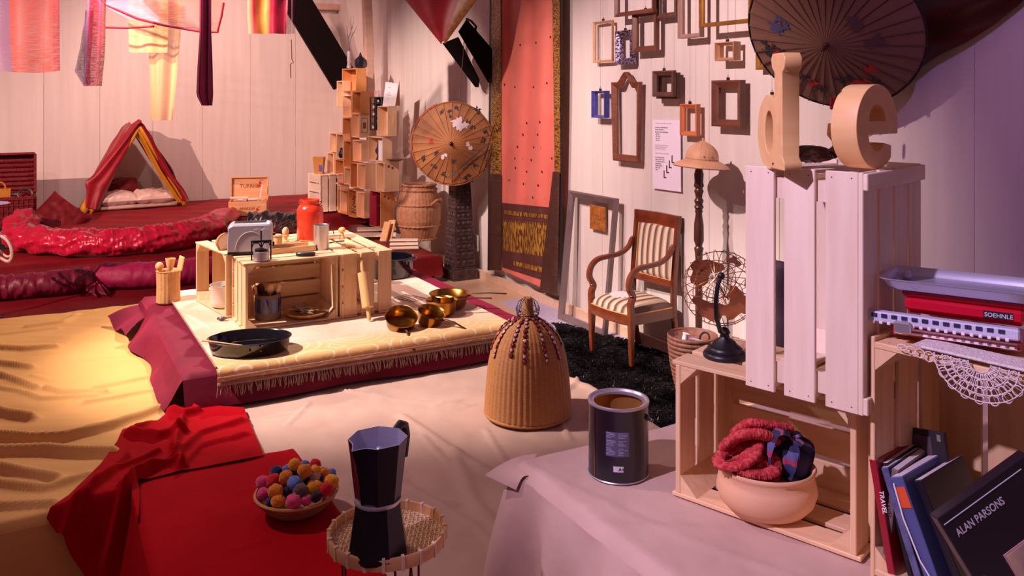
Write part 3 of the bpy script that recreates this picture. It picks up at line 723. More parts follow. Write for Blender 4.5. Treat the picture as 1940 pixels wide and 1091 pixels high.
for lat in (-60, -35, 0, 35, 60):
    q = math.radians(lat); mb.tube([gm @ Vector((gr * math.cos(q) * math.cos(t), gr * math.cos(q) * math.sin(t), gr * math.sin(q))) for t in [2 * math.pi * i / 40 for i in range(40)]], .0011, 4, closed=True)
obj('wire_cage', mb, M_cop, gl)
def patch(cx, cz, rx, rz, seed, back=False):
    """curved copper plate following the globe, centred at screen-side direction"""
    mbp = MB(); n = 22; ring = []
    def sp(ax, az):
        v = Vector((math.sin(ax) * math.cos(az), -math.cos(ax) * math.cos(az) * (-1 if back else 1), math.sin(az))); return gcl + v * (gr + .001)
    cen = sp(cx, cz); rows = []
    for f in (.0, .35, .7, 1.0):
        rows.append([sp(cx + rx * f * (1 + .28 * math.sin(3 * a + seed) + .15 * math.sin(5 * a + seed * 2)) * math.cos(a), cz + rz * f * (1 + .28 * math.sin(3 * a + seed) + .15 * math.sin(5 * a + seed * 2)) * math.sin(a)) for a in [2 * math.pi * k / n for k in range(n)]])
    mbp.loops(rows, capa=True, capb=False); return obj('continent_plate', mbp, M_copp, gl, sharp=0)
patch(-.45, -.42, .55, .30, 1.0); patch(.25, -.25, .42, .40, 2.2); patch(.75, .35, .28, .22, 4.0); patch(.4, .95, .3, .16, 5.0); patch(-.3, .3, .5, .4, 7.0, back=True)
mb = MB(); mb.tube([gm @ Vector((0, 0, -gr)), gm @ Vector((0, 0, gr))], .002, 6); obj('axis', mb, M_black, gl)

# paint tin
cn = thing('paint_tin', 'open black paint tin on the beige cloth beside the lying crate', 'tin', frame(PZ(1171.5, 893, P2Z - .002), (1, 0, 0)))
M_tin = mat('black tin print', (26, 22, 34), .32, coat=.3)
obj('can', MB().lathe([(.0715, 0), (.0735, .003), (.0728, .006), (.0725, .172), (.0735, .174), (.0715, .176), (.0700, .172), (.070, .12), (.070, .02), (0, .016)], 48), M_tin, cn, sharp=50)
obj('rim', MB().lathe([(.0742, .172), (.0750, .176), (.0738, .179), (.070, .1785), (.066, .174), (.0600, .173), (.0598, .168), (.0655, .168), (.0705, .170)], 48, capa=False, capb=False), M_steel, cn)
obj('inner_lining', MB().lathe([(.0600, .1725), (.0690, .165), (.0695, .03), (.0, .028)], 40, capa=False), mat('golden lacquer lining', (196, 140, 74), .3, .6), cn)
obj('seam', MB().box(.003, .0012, .165, c=(0, 0, .09), M=R(-28 - 30, 'Z') @ T(0, -.0732, 0), b=.0004), M_brass, cn, label='brass coloured seam line')
obj('bottom_rim', MB().lathe([(.0735, .0), (.0748, .002), (.0735, .004)], 48, capa=False, capb=False), M_steel, cn)
for a in (62,):
    obj('handle_lug', MB().lathe([(.008, 0), (.007, .004), (.003, .006)], 12, M=R(a, 'Z') @ T(0, -.0725, .145) @ R(90, 'X')), M_tin, cn)
obj('wire_handle', MB().tube([R(62, 'Z') @ Vector(p) for p in [(0, -.079, .145)]] + [Vector((.080 * math.cos(a), .080 * math.sin(a), .138 - .02 * math.sin(a - math.radians(-28)))) for a in [math.radians(-28 + 180 * i / 16) for i in range(17)]], .0015, 5), M_steeld, cn)
M_lab = mat('slate label print', (84, 80, 108), .5); M_labw = mat('white label print', (206, 200, 220), .5); M_ink = mat('black ink', (20, 16, 24), .6)
def curved(w, z0, z1, ang, r, m, nm, par):
    n = 8; mbc = MB(); L2 = []
    for i in range(n + 1):
        a = math.radians(-90 + ang) + (i / n - .5) * w / r
        L2.append((a,))
    vs = []; 
    for a, in L2: vs += [(r * math.cos(a), r * math.sin(a), z0), (r * math.cos(a), r * math.sin(a), z1)]
    return obj(nm, mbc.add(vs, [(2 * i, 2 * i + 2, 2 * i + 3, 2 * i + 1) for i in range(n)]), m, par)
curved(.056, .066, .124, -9, .0731, M_lab, 'text_label', cn)
M_labt = mat('pale lilac print', (150, 146, 172), .6)
mbt = MB()
rng = random.Random(5)
for r_ in range(15):
    z = .1205 - r_ * .0036
    if r_ in (4, 9): continue
    for c_ in range(2):
        x0 = -.026 + c_ * .028; wl = rng.uniform(.010, .024)
        n = 4; vs = []
        for i in range(n + 1):
            a = math.radians(-99) + (x0 + wl * i / n) / .0731; vs += [(.07335 * math.cos(a), .07335 * math.sin(a), z), (.07335 * math.cos(a), .07335 * math.sin(a), z + .0014)]
        mbt.add(vs, [(2 * i, 2 * i + 2, 2 * i + 3, 2 * i + 1) for i in range(n)])
q = obj('label_print', mbt, M_labt, cn)
curved(.024, .030, .0435, -7, .0732, M_labw, 'rating_label', cn)
text('A+', .0105, M_ink, cn, R(-4.5, 'Z') @ T(-.003, -.0739, .0335) @ R(90, 'X'), depth=.0001)

# felt ball bowl, wire stand, bamboo tray, coffee pot
zr = .568
fb = thing('felt_ball_basket', 'shallow woven basket on the red cloth filled with wool balls', 'basket', frame(PZ(562, 968, zr) + Vector((0, 0, .004)), (1, 0, 0)))
M_bas = mat('tan coiled basket', (172, 112, 66), .7, col2=(140, 60, 44), scale=50, bump=.5, bscale=120)
prof = [(.070, 0)]
for i in range(7): z = .004 + i * .0062; r = .074 + .040 * (i / 6) ** .8; prof += [(r + .003, z + .003), (r, z + .0062)]
prof += [(.118, .050), (.121, .054), (.117, .058), (.110, .053)] + [(.108 - .036 * (i / 5), .046 - .038 * (i / 5)) for i in range(6)] + [(0, .008)]
obj('bowl', MB().lathe(prof, 56), M_bas, fb, sharp=60)
obj('rim_wrap', MB().tube([(.1185 * math.cos(t), .1185 * math.sin(t), .055 + .0012 * math.sin(t * 60)) for t in [2 * math.pi * i / 120 for i in range(120)]], .0045, 6, closed=True), mat('pale rim cord', (200, 146, 92), .7, bump=.4, bscale=200), fb)
FC = {'y': (222, 148, 30), 'o': (205, 120, 22), 'p': (205, 66, 120), 'r': (190, 14, 40), 'b': (92, 120, 200), 'n': (36, 44, 96), 'k': (44, 30, 44), 'g': (90, 72, 66), 'w': (182, 160, 150)}
FN = {'y': 'mustard yellow', 'o': 'ochre', 'p': 'pink', 'r': 'red', 'b': 'light blue', 'n': 'navy blue', 'k': 'near-black', 'g': 'dark grey', 'w': 'pale grey'}
FM = {k: mat(FN[k] + ' felt', c, .95, col2=tuple(min(255, int(v * 1.15 + 8)) for v in c), scale=90, bump=.9, bscale=200, sheen=.4) for k, c in FC.items()}
balls = [('y', 558, 880, 12, -.0), ('b', 577, 880, 9, .05), ('r', 597, 880, 11, .04), ('o', 577, 892, 14, -.03), ('y', 597, 892, 11, .0), ('n', 524, 894, 12, .05), ('b', 543, 889, 9, .06), ('o', 542, 904, 14, -.02), ('b', 557, 914, 14, -.045), ('r', 518, 911, 14, -.0),
         ('p', 498, 914, 13, .01), ('p', 499, 936, 13, -.04), ('o', 522, 931, 14.5, -.07), ('k', 545, 932, 11, -.05), ('g', 570, 930, 14, -.07), ('y', 595, 923, 14, -.05), ('w', 595, 903, 12, -.01), ('o', 613, 897, 12, .03), ('b', 627, 897, 10, .05), ('y', 627, 912, 14, -.01),
         ('r', 618, 927, 14, -.05), ('k', 599, 941, 11, -.075), ('o', 527, 950, 14, -.09), ('p', 557, 950, 15, -.095), ('p', 580, 948, 10, -.085), ('n', 512, 951, 9, -.07), ('k', 560, 900, 12, .0), ('n', 606, 910, 10, .0), ('k', 583, 915, 12, -.02), ('r', 535, 918, 11, .0)]
Yb = fb.matrix_basis.translation.y
where = {0: 'at the very top of the heap, left', 1: 'peeping out behind the top of the heap', 2: 'at the top right of the heap', 3: 'large, in the middle of the top row', 4: 'just below the small red one at top right', 5: 'at the back left of the heap', 6: 'half hidden behind the top left',
         7: 'under the topmost ball at left', 8: 'oval, in the centre of the heap', 9: 'at the left side between pink and ochre', 10: 'upper one of two pink balls at the left rim', 11: 'lower one of two pink balls at the left rim', 12: 'round, at lower left above the rim', 13: 'small, in the gap left of the dark grey ball',
         14: 'at the front centre of the heap', 15: 'wedge shaped, right of the dark grey ball', 16: 'the only pale one, at upper right', 17: 'behind the pale grey ball', 18: 'at the far right edge of the heap', 19: 'wedge shaped, at the far right rim', 20: 'at the right front rim', 21: 'sunk low at the right front rim',
         22: 'at the front left rim', 23: 'large and fuzzy, at the front rim', 24: 'small, half hidden right of the large pink one', 25: 'tiny bit showing at the front left rim', 26: 'in the shaded gap behind the centre', 27: 'in the gap below the pale grey ball', 28: 'in the shaded gap under the ochre balls', 29: 'in the shaded gap between blue and ochre'}
for i, (c, x, y, r, dy) in enumerate(balls):
    Yp = Yb + dy; p = PY(x, y, Yp); rr0 = r * Yp / F
    o = obj('wool_ball', MB().ball(rr0, n=16, wob=.22, seed=i, sc=(1, 1, .92) if i not in (15, 19, 8) else (1.12, .95, .8)), FM[c], M=T(*p) @ R(37 * i) @ R(25 * (i % 5 - 2), 'X'), sharp=0)
    tag(o, FN[c] + ' felted wool ball ' + where[i], 'ball', 'felted wool balls in the basket')
# stand + tray
zt = .905; TC = PZ(734, 1022, zt)
tr = thing('bamboo_tray', 'round bamboo tray with a bound rim beneath the coffee pot', 'tray', frame(TC, (1, 0, 0)))
M_bam = mat('bamboo rim', (206, 150, 100), .45, col2=(226, 176, 126), scale=6, stretch=(1, 1, 8)); M_weave = mat('woven bamboo', (236, 198, 150), .6, col2=(248, 222, 184), scale=60, bump=.8, bscale=130)
obj('rim', MB().lathe([(.112, 0), (.118, 0), (.1195, .022), (.117, .025), (.113, .024), (.111, .004)], 64, capa=False, capb=False), M_bam, tr, sharp=50)
obj('woven_floor', MB().lathe([(.112, .002), (.06, .001), (0, .001), (0, .003), (.06, .004), (.112, .006)][::-1], 48, capa=False, capb=False, mod=lambda t, z, i: 1), M_weave, tr)
mbw = MB()
for k in range(-12, 13):
    y = k * .0086; l = math.sqrt(max(.109 ** 2 - y * y, 0)); 
    mbw.tube([(x_ * l / 9, y, .0065 + .0016 * math.cos(x_ * l / 9 / .0086 * math.pi + k * math.pi)) for x_ in range(-9, 10)], .0016, 4)
    mbw.tube([(y, x_ * l / 9, .0065 - .0016 * math.cos(x_ * l / 9 / .0086 * math.pi + k * math.pi)) for x_ in range(-9, 10)], .0016, 4)
w_ = obj('weave_strips', mbw, M_weave, tr); w_['kind'] = 'stuff'
bind = MB().box(.006, .0095, .029, (0, 0, .0125), b=.001).mesh('binding', mat('pale cane binding', (232, 206, 180), .5))
for k in range(20): link('binding', bind, tr, R(18 * k + 5) @ T(.1155, 0, 0) @ R(90, 'Z') @ T(0, 0, 0))
std = thing('wire_stand', 'dark red wire stand carrying the bamboo tray', 'stand', frame(Vector((TC.x, TC.y, .571)), (1, 0, 0)))
M_wire = mat('dark red wire', (96, 18, 26), .4, .4)
obj('ring', MB().tube([(.09 * math.cos(t), .09 * math.sin(t), zt - .571 - .0035) for t in [2 * math.pi * i / 48 for i in range(48)]], .003, 6, closed=True), M_wire, std)
for k in range(3):
    a = math.radians(-62 + 120 * k)
    for s_ in (-.12, .12):
        obj('leg', MB().tube([(.09 * math.cos(a + s_ * 1.6), .09 * math.sin(a + s_ * 1.6), .331), (.088 * math.cos(a + s_), .088 * math.sin(a + s_), .25), (.10 * math.cos(a + s_ * .2), .10 * math.sin(a + s_ * .2), .003)], .0026, 6), M_wire, std)
cp_ = thing('coffee_pot', 'open black and silver octagonal stovetop coffee pot on the bamboo tray', 'coffee pot', frame(PZ(716, 1046, zt + .01), (1, 0, 0)) @ R(8))
M_moka = mat('black aluminium', (28, 22, 34), .3, .4); M_mokai = mat('silver aluminium', (186, 182, 206), .4, .6)
def octo(prof, M=None, ph=0.0):
    L3 = []
    for r, z, q in prof:
        L3.append([((r * math.cos(a)) , r * math.sin(a), z) for a in [math.radians(22.5 + 45 * k) for k in range(8)]])
    return L3
n8 = 8
obj('boiler', MB().lathe([(.058, 0), (.060, .006), (.046, .094), (.046, .1)], 8, M=R(22.5)), M_moka, cp_, sharp=20)
obj('collar', MB().lathe([(.0445, .100), (.0455, .103), (.0445, .107)], 40), M_steel, cp_)
def spout(t, z, i):
    return 1
rs_o = [(.045, .107), (.048, .128), (.057, .222)]; 
def jug(rows, inner):
    L4 = []
    for r, z in rows:
        row = []
        for k in range(32):
            a = 2 * math.pi * k / 32; s8 = math.cos(math.pi / 8) / math.cos(((a) % (math.pi / 4)) - math.pi / 8); rr1 = r * s8
            d = abs((a - math.radians(228) + math.pi) % (2 * math.pi) - math.pi); f = max(0, (z - .17) / .05)
            sp_ = max(0, 1 - d / .30) * f; rr1 += .012 * sp_; zz = z - .006 * (max(0, 1 - d / .16) * f)
            row.append((rr1 * math.cos(a), rr1 * math.sin(a), zz))
        L4.append(row)
    return L4
obj('jug', MB().loops(jug([(.044, .107), (.0455, .120), (.049, .15), (.053, .19), (.0575, .222)], 0), capb=False), M_moka, cp_, sharp=20)
obj('jug_lining', MB().loops(jug([(.0575, .222), (.0558, .2225), (.051, .19), (.046, .14), (.042, .125)], 1), capa=False), M_mokai, cp_, sharp=20)
obj('funnel', MB().lathe([(.011, .126), (.008, .15), (.0055, .19), (.0055, .200), (.004, .202)], 14, M=T(.002, .004, 0)), M_mokai, cp_)
obj('handle', MB().tube([(.030, .046, .212), (.044, .062, .222), (.052, .075, .214), (.056, .082, .19), (.052, .078, .15)], [.007, .009, .009, .008, .007], 10), M_black, cp_)

# wicker bell lampshade with jewelled chains
bc = PZ(1000, 783, .562)
wb = thing('wicker_bell', 'tall bell shaped wicker lampshade hung with jewelled chains', 'lampshade', frame(Vector((bc.x, bc.y, .566)), (1, 0, 0)))
pf = [(.168, 0), (.171, .006), (.168, .012), (.166, .03), (.163, .08), (.158, .14), (.152, .19), (.145, .23), (.134, .27), (.117, .305), (.096, .332), (.072, .352), (.048, .366), (.032, .372)]
def interp(pf, n):
    out = []
    for i in range(n):
        t = i / (n - 1) * (len(pf) - 1); k = min(int(t), len(pf) - 2); f = t - k; out.append((pf[k][0] * (1 - f) + pf[k + 1][0] * f, pf[k][1] * (1 - f) + pf[k + 1][1] * f))
    return out
pz = [p[1] for p in pf]; pr_ = [p[0] for p in pf]
fine = []
for i in range(110):
    z = .012 + (.372 - .012) * i / 109; r = float(np.interp(z, pz, pr_)); fine.append((r, z))
M_wb = mat('honey wicker', (176, 112, 62), .55, col2=(206, 146, 88), scale=60, stretch=(1, 1, 6), bump=.5, bscale=180)
obj('shade', MB().lathe([(.160, .002), (.168, 0), (.172, .006), (.168, .012)] + fine, 192, mod=lambda t, z, i: 1 + (.020 * abs(math.sin(t * 24)) + .0035 * ((i % 2) * 2 - 1) * (1 if math.sin(t * 24) > 0 else -1) if z > .013 else 0), capa=False), M_wb, wb, sharp=0)
for k in range(24):
    pass
obj('neck', MB().lathe([(.030, .368), (.024, .376), (.021, .42), (.018, .446), (0, .446)], 24, mod=lambda t, z, i: 1 + .03 * math.sin(t * 12)), M_wb, wb)
M_irn = mat('dark iron', (50, 34, 36), .4, .6); mb = MB()
for k in range(8):
    a = 2 * math.pi * k / 8; c, s_ = math.cos(a), math.sin(a)
    mb.tube([(r * c, r * s_, z) for r, z in ((.022, .372), (.042, .385), (.046, .405), (.034, .432), (.012, .448))], .0013, 5)
    a2 = a + .39; cc = Vector((.042 * math.cos(a2), .042 * math.sin(a2), .398)); tg = Vector((-math.sin(a2), math.cos(a2), 0))
    mb.tube([cc + (tg * math.cos(q) + Vector((0, 0, 1)) * math.sin(q)) * (.002 + .0013 * q) for q in [i * .6 for i in range(16)]], .0011, 4)
for z, r in ((.384, .043), (.372, .040)): mb.tube([(r * math.cos(t), r * math.sin(t), z) for t in [2 * math.pi * i / 30 for i in range(30)]], .0018, 5, closed=True)
obj('iron_crown', mb, M_irn, wb)
M_gem = mat('pale pink glass gem', (226, 160, 170), .08, spec=.9, coat=.5); M_gemd = mat('ruby glass gem', (150, 24, 48), .08, spec=.9, coat=.5); M_gemc = mat('dark bezel', (70, 34, 36), .35, .7)
gem = MB().lathe([(.0072, 0), (.0060, .003), (.0030, .0045), (0, .005)], 8); gem.lathe([(.0084, -.001), (.0086, .001), (.0072, .002)], 12, mi=1, capb=False)
gms = [gem.mesh('gem', [M_gem, M_gemc]), gem.mesh('gem', [M_gemd, M_gemc])]
def chain(ang, n, seed):
    s0 = .045; rgs = random.Random(seed); z = .366
    path = []; zz = .368
    zs = np.linspace(.368, .368 - .0165 * n * .92, n * 4)
    cur = None; cnt = 0
    for zc in np.linspace(.37, .12, 260):
        r = float(np.interp(zc, pz, pr_)) + .004; p = Vector((r * math.cos(ang), r * math.sin(ang), zc))
        if cur is None or (p - cur).length > .0185:
            cur = p; cnt += 1
            r2 = float(np.interp(zc - .004, pz, pr_)) + .004; tn = (Vector((r2 * math.cos(ang), r2 * math.sin(ang), zc - .004)) - p).normalized(); side = Vector((-math.sin(ang), math.cos(ang), 0)); nrm = tn.cross(side).normalized()
            if nrm.dot(Vector((math.cos(ang), math.sin(ang), 0))) < 0: nrm = -nrm
            link('gem', gms[0 if rgs.random() < .55 else 1], wb, frame(p + side * rgs.uniform(-.002, .002), side, zd=nrm) @ S(1, 1.1 * rgs.uniform(.9, 1.15), 1))
            if cnt >= n: break
for ang, n in ((-172, 9), (-152, 10), (-118, 9), (-96, 10), (-62, 10), (-38, 10), (-15, 8), (165, 6)): chain(math.radians(ang), n, int(ang + 400))
# ------------------------------------------------------------------ table of crates on the carpet
CZ = .7155; TZ = CZ + .31
A0 = PZ(461, 628, CZ); A0.z = CZ
q_ = V
crate('front crate of the low table, open side forward, holding mug and cutlery plate', frame(A0, U), L=.455, group=None)
mA = A0
cC = A0 + U * .476
def crate_on_side(label, o, xd, L=.46, W=.31, D=.25, **k): return crate(label, frame(o, xd), L=L, W=W, D=D, **k)
# C: short end faces the camera: length along V, mouth towards +U
crate('right end crate of the low table with the rolling pin leaning on it', frame(cC + U * .25, V), L=.46, D=.25)
crate('pine crate at the back right of the low table', frame(cC + U * .25 + V * .475 + V * .25, -U), L=.46, D=.25)
crate('small pine crate in the middle of the low table', frame(A0 + U * .225 + V * .272, U), L=.24, D=.165)
dB = Vector((-.625, .78, 0)).normalized(); pB = Vector((dB.y, -dB.x, 0))
B0 = PY(374, 582, 4.42); B0 = Vector((-1.672, 4.46, CZ))
crate('pine crate at the left of the low table with a white pot inside', frame(B0, -dB), L=.455, D=.235)
def TP(x, y, z=None): return PZ(x, y, (TZ if z is None else z)) 
def CP(x, y): return PZ(x, y, CZ)
EX = (1, 0, 0)
# toaster
M_ts = mat('satin silver shell', (186, 182, 200), .38, .45)
to = thing('toaster', 'silver two-slot toaster with black base on the low table', 'toaster', frame(TP(463, 484) + Vector((.012, .06, .001)), (.975, .22, 0)))
L_ = []
for y in (-.060, -.052, -.045, .045, .052, .060):
    k = 1 if abs(y) < .05 else (.97 if abs(y) < .056 else .92)
    pr = [(-.105, .018), (-.105, .07), (-.102, .11)] + [(-.078 + .026 * math.cos(math.radians(a)), .128 + .026 * math.sin(math.radians(a)) * .9) for a in range(165, 84, -16)] + [(.078 + .026 * math.cos(math.radians(a)), .128 + .026 * math.sin(math.radians(a)) * .9) for a in range(90, 10, -16)] + [(.102, .11), (.105, .07), (.105, .018)]
    L_.append([(x * (1 - (1 - k) * .6), y, .018 + (z - .018) * k) for x, z in pr])
obj('shell', MB().loops(L_), M_ts, to, sharp=40)
obj('base', MB().box(.206, .12, .018, c=(0, 0, .013), b=.004), M_black, to)
for x in (-.08, .08):
    for y in (-.045, .045): obj('foot', MB().lathe([(.008, 0), (.008, .006)], 10, M=T(x, y, 0)), M_black, to)
for y in (-.02, .02): obj('slot', MB().box(.15, .018, .004, c=(0, y, .1525), b=.001), M_black, to)
arcp = [(-.055 + .0 + .058 * math.cos(math.radians(a)), -.0612, .045 + .062 * math.sin(math.radians(a))) for a in range(180, -1, -9)]
arcp = [(.005 + .072 * math.cos(math.radians(a)), -.0605, .022 + .092 * math.sin(math.radians(a))) for a in range(176, 3, -8)]
obj('side_rib', MB().tube(arcp, .0022, 6), M_ts, to)
obj('lever', MB().box(.012, .03, .012, c=(.111, 0, .09), b=.003), M_black, to); obj('dial', MB().lathe([(.012, 0), (.011, .008)], 20, M=T(.105, -.02, .045) @ R(90, 'Y')), M_black, to)
# bread
br_ = thing('bread_slice', 'crusty bread slice leaning behind the toaster', 'bread', frame(TP(424, 474) + Vector((0, .03, .002)), (.55, .8, 0)) @ R(-20, 'Y'))
M_crust = mat('bread crust', (206, 140, 84), .85, col2=(170, 100, 54), scale=30, bump=.4); M_crumb = mat('bread crumb', (242, 220, 196), .95, col2=(226, 196, 166), scale=80, bump=.7)
bs = [(-.04, 0), (.04, 0)] + [(.046 * math.cos(math.radians(a)), .048 + .035 * math.sin(math.radians(a))) for a in range(0, 181, 15)]
obj('crust', MB().prism(bs, .014, M=R(90, 'X')), M_crust, br_); obj('crumb', MB().prism([(x * .9, z * .92 + .003) for x, z in bs], .0012, M=T(0, .001, 0) @ R(90, 'X')), M_crumb, br_)
obj('crumb', MB().prism([(x * .9, z * .92 + .003) for x, z in bs], .0012, M=T(0, -.0139, 0) @ R(90, 'X')), M_crumb, br_)
# zebra striped oven glove behind the toaster
M_zeb = stripes('black and white stripes', [(0, (230, 220, 210)), (.5, (40, 34, 36))], .7, 'X', 7)
mb = MB(); gp = TP(466, 462) + Vector((0, .18, 0)); mb.grid(20, 8, lambda s, t: tuple(Vector((gp.x - .05 + .10 * s, gp.y + .02 * t, gp.z + .006 + .062 * math.sin(math.pi * (.12 + .76 * s)) ** .8 * (1 - (2 * t - 1) ** 2 * .9)))), uv=True)
tag(obj('striped_toy', mb, M_zeb, sharp=0), 'black and white striped cloth piece peeping out behind the toaster', 'cloth')
# potato ricer / citrus press
pp = thing('hand_press', 'small metal hand press with black frame in front of the toaster', 'kitchen tool', frame(TP(495, 494), (.95, .3, 0)))
obj('cup', MB().lathe([(.033, .002), (.036, .004), (.036, .045), (.033, .046), (.033, .01), (0, .008)], 32), M_steel, pp)
for s_ in (-1, 1): obj('post', MB().box(.007, .014, .085, c=(s_ * .043, .012, .045), b=.002), M_black, pp)
obj('crosspiece', MB().box(.093, .014, .010, c=(0, .012, .090), b=.002), M_black, pp)
for s_ in (-1, 1): obj('arch', MB().tube([(s_ * .043, .012, .06), (s_ * .034, .012, .082), (s_ * .012, .012, .082), (0, .012, .06)], .003, 6), M_black, pp)
obj('screw', MB().tube([(0, .012, .046), (0, .012, .14)], .0035, 8), M_black, pp)
obj('wing_handle', MB().tube([(-.034, .012, .142), (-.015, .012, .150), (0, .012, .140), (.015, .012, .150), (.034, .012, .142)], .003, 6), M_steel, pp)
obj('plunger', MB().lathe([(.030, .046), (.030, .056), (.006, .062)], 24), M_black, pp)
# red milk can
mc = thing('enamel_can', 'bright orange-red enamel milk can on the low table', 'can', frame(TP(585, 455) + Vector((0, .03, .001)), EX))
M_or = mat('orange red enamel', (236, 62, 36), .22, coat=.5)
obj('body', MB().lathe([(.066, 0), (.069, .004), (.070, .15), (.069, .160), (.058, .180), (.048, .188), (.048, .206), (.052, .212), (.049, .214), (.045, .206), (.045, .188), (.02, .18), (0, .18)], 48), M_or, mc, sharp=50)
obj('foot_rim', MB().lathe([(.0695, 0), (.0705, .003), (.0695, .006)], 48, capa=False, capb=False), mat('worn enamel edge', (214, 140, 70), .5), mc)
for s_ in (-1, 1): obj('ear', MB().tube([(s_ * .048, 0, .200), (s_ * .058, 0, .204), (s_ * .058, 0, .192), (s_ * .050, 0, .188)], .003, 6), M_or, mc)
# steel cup with wire
sm_ = thing('steel_canister', 'tall brushed steel canister on the low table', 'canister', frame(TP(609, 472) + Vector((0, .0, .001)), EX))
obj('body', MB().lathe([(.036, 0), (.037, .003), (.036, .012), (.0375, .016), (.0375, .118), (.039, .121), (.0375, .122), (.036, .12), (.036, .02), (0, .018)], 40), M_steel, sm_)
obj('spoon_handle', MB().tube([(.02, .01, .05), (.034, .012, .126), (.048, .012, .128), (.060, .012, .07)], .0022, 6), M_steeld, sm_)
# wooden jar, egg cup, tray, brush, pestle figures, tongs
jw = thing('wooden_jar', 'small turned wooden jar right of the toaster', 'jar', frame(TP(518, 466) + Vector((.01, .02, .001)), EX))
obj('body', MB().lathe([(.026, 0), (.029, .004), (.030, .04), (.028, .044)], 28), M_oak, jw); obj('lid', MB().lathe([(.030, .044), (.031, .049), (.025, .055), (.0, .057)], 28), M_pine2, jw)
eg = thing('egg_cup', 'wooden egg standing in a pale wooden egg cup', 'egg cup', frame(TP(539, 459) + Vector((0, .02, .001)), EX))
obj('cup', MB().lathe([(.018, 0), (.019, .004), (.010, .010), (.010, .018), (.020, .034), (.018, .036), (0, .03)], 24), M_oak, eg); obj('egg', MB().ball(.018, (0, 0, .052), 20, sc=(1, 1, 1.35)), M_pine, eg)
ty = thing('wooden_tray', 'shallow wooden box tray on the low table', 'tray', frame(TP(510, 484) + Vector((-.0, .02, .001)), (.87, .49, 0)))
for c_, s_ in (((.11, 0, .014), (.22, .007, .026)), ((.11, .11, .014), (.22, .007, .026)), ((.0, .055, .014), (.007, .117, .026)), ((.22, .055, .014), (.007, .117, .026))): obj('side', MB().box(*s_, c=c_, b=.001), M_pine, ty)
obj('bottom', MB().box(.22, .11, .004, c=(.11, .055, .002)), M_pine2, ty)
bh_ = thing('scrub_brush', 'oval dark blue brush lying at the table front edge', 'brush', frame(TP(579, 485) + Vector((0, 0, .002)), (1, .12, 0)))
obj('back', MB().lathe([(.046, .009), (.048, .013), (.040, .018), (0, .019)], 32, sy=.42), mat('navy lacquer', (34, 36, 66), .4), bh_); obj('bristles', MB().lathe([(.044, 0), (.046, .0095)], 32, sy=.4, mod=lambda t, z, i: 1 + .02 * math.sin(t * 40)), M_black, bh_)
for nm, x, y, sc_, lab in (('wooden_pestle', 648, 452, 1.0, 'round-headed wooden pestle standing near the table back'),):
    w = thing(nm, lab, 'pestle', frame(TP(x, y) + Vector((0, 0, .001)), EX))
    obj('shaft', MB().lathe([(.014, 0), (.016, .004), (.010, .016), (.012, .022), (.008, .030)], 20), M_oak, w); obj('head', MB().ball(.018, (0, 0, .046), 18, sc=(1.1, 1, .85)), M_oak, w)
w = thing('pastry_brush', 'short wooden pastry brush lying on the right of the table', 'brush', frame(TP(662, 470) + Vector((0, 0, .012)), (.9, .35, 0)) @ R(8, 'Y'))
obj('handle', MB().tube([(-.04, 0, 0), (-.01, 0, .003), (.03, 0, 0)], [.006, .011, .008], 10), M_oak, w); obj('bristles', MB().tube([(.03, 0, 0), (.062, 0, -.004)], [.008, .012], 10), mat('cream bristle', (236, 212, 196), .9, bump=.6, bscale=300), w)
for i, (a, b, lab) in enumerate((((664, 474), (712, 470), 'slim wooden stick lying along the right table edge'), ((618, 463), (652, 458), 'thin metal skewer lying behind the steel canister'), ((425, 485), (462, 482), 'small metal tongs lying in front of the toaster'))):
    p = TP(*a) + Vector((0, 0, .005)); q = TP(*b) + Vector((0, 0, .005)); tag(obj('kitchen_stick' if i == 0 else ('skewer' if i == 1 else 'metal_tongs'), MB().tube([p, (p + q) / 2 + Vector((0, 0, .002)), q], .0035, 6), M_oak if i == 0 else M_steeld), lab, 'kitchen tool')
# rolling pin
rp = thing('rolling_pin', 'wooden rolling pin leaning against the right table crate', 'rolling pin', frame(PZ(700, 607, CZ + .004), U) )
top = PY(684, 489, 4.16); bot = rp.matrix_basis.translation; d = top - bot; Lr = d.length
rp.matrix_basis = frame(bot, U, zd=d)
obj('roller', MB().lathe([(.018, Lr * .20), (.027, Lr * .205), (.027, Lr * .76), (.018, Lr * .765)], 32), M_oak, rp)
obj('handle', MB().lathe([(.006, .0), (.010, .008), (.010, Lr * .15), (.007, Lr * .2)], 16), M_oak, rp); obj('handle', MB().lathe([(.007, Lr * .765), (.011, Lr * .82), (.010, Lr * .96), (.005, Lr)], 16), M_oak, rp)
# contents of the front crate
SZ = CZ + .0095
ut = thing('utensil_mug', 'blue arcaded ceramic mug full of wooden spoons inside the front crate', 'mug', frame(PZ(504, 606, SZ) + Vector((0, .03, .001)), EX))
M_stone = mat('grey-brown stoneware', (128, 100, 88), .7, col2=(108, 84, 72), scale=20); M_blue = mat('cobalt glaze', (28, 38, 130), .15, col2=(18, 22, 80), scale=18, coat=.5)
obj('body', MB().lathe([(.060, 0), (.062, .004), (.060, .03), (.0605, .118), (.058, .12), (.054, .117), (.054, .01), (0, .008)], 44), M_stone, ut)
for k in range(10):
    a = math.radians(-90 + 36 * k + 8); w_ = .0125; vs = []
    pts2 = [(-w_, .036), (w_, .036)] + [(w_ * math.cos(math.radians(q)), .092 + w_ * math.sin(math.radians(q))) for q in range(0, 181, 30)]
    mbp = MB(); f3 = lambda x, z, r: (r * math.cos(a + x / .06), r * math.sin(a + x / .06), z)
    mbp.loops([[f3(x, z, .0595) for x, z in pts2], [f3(x, z, .0622) for x, z in pts2]]); obj('arch_panel', mbp, M_blue, ut, smooth=False)
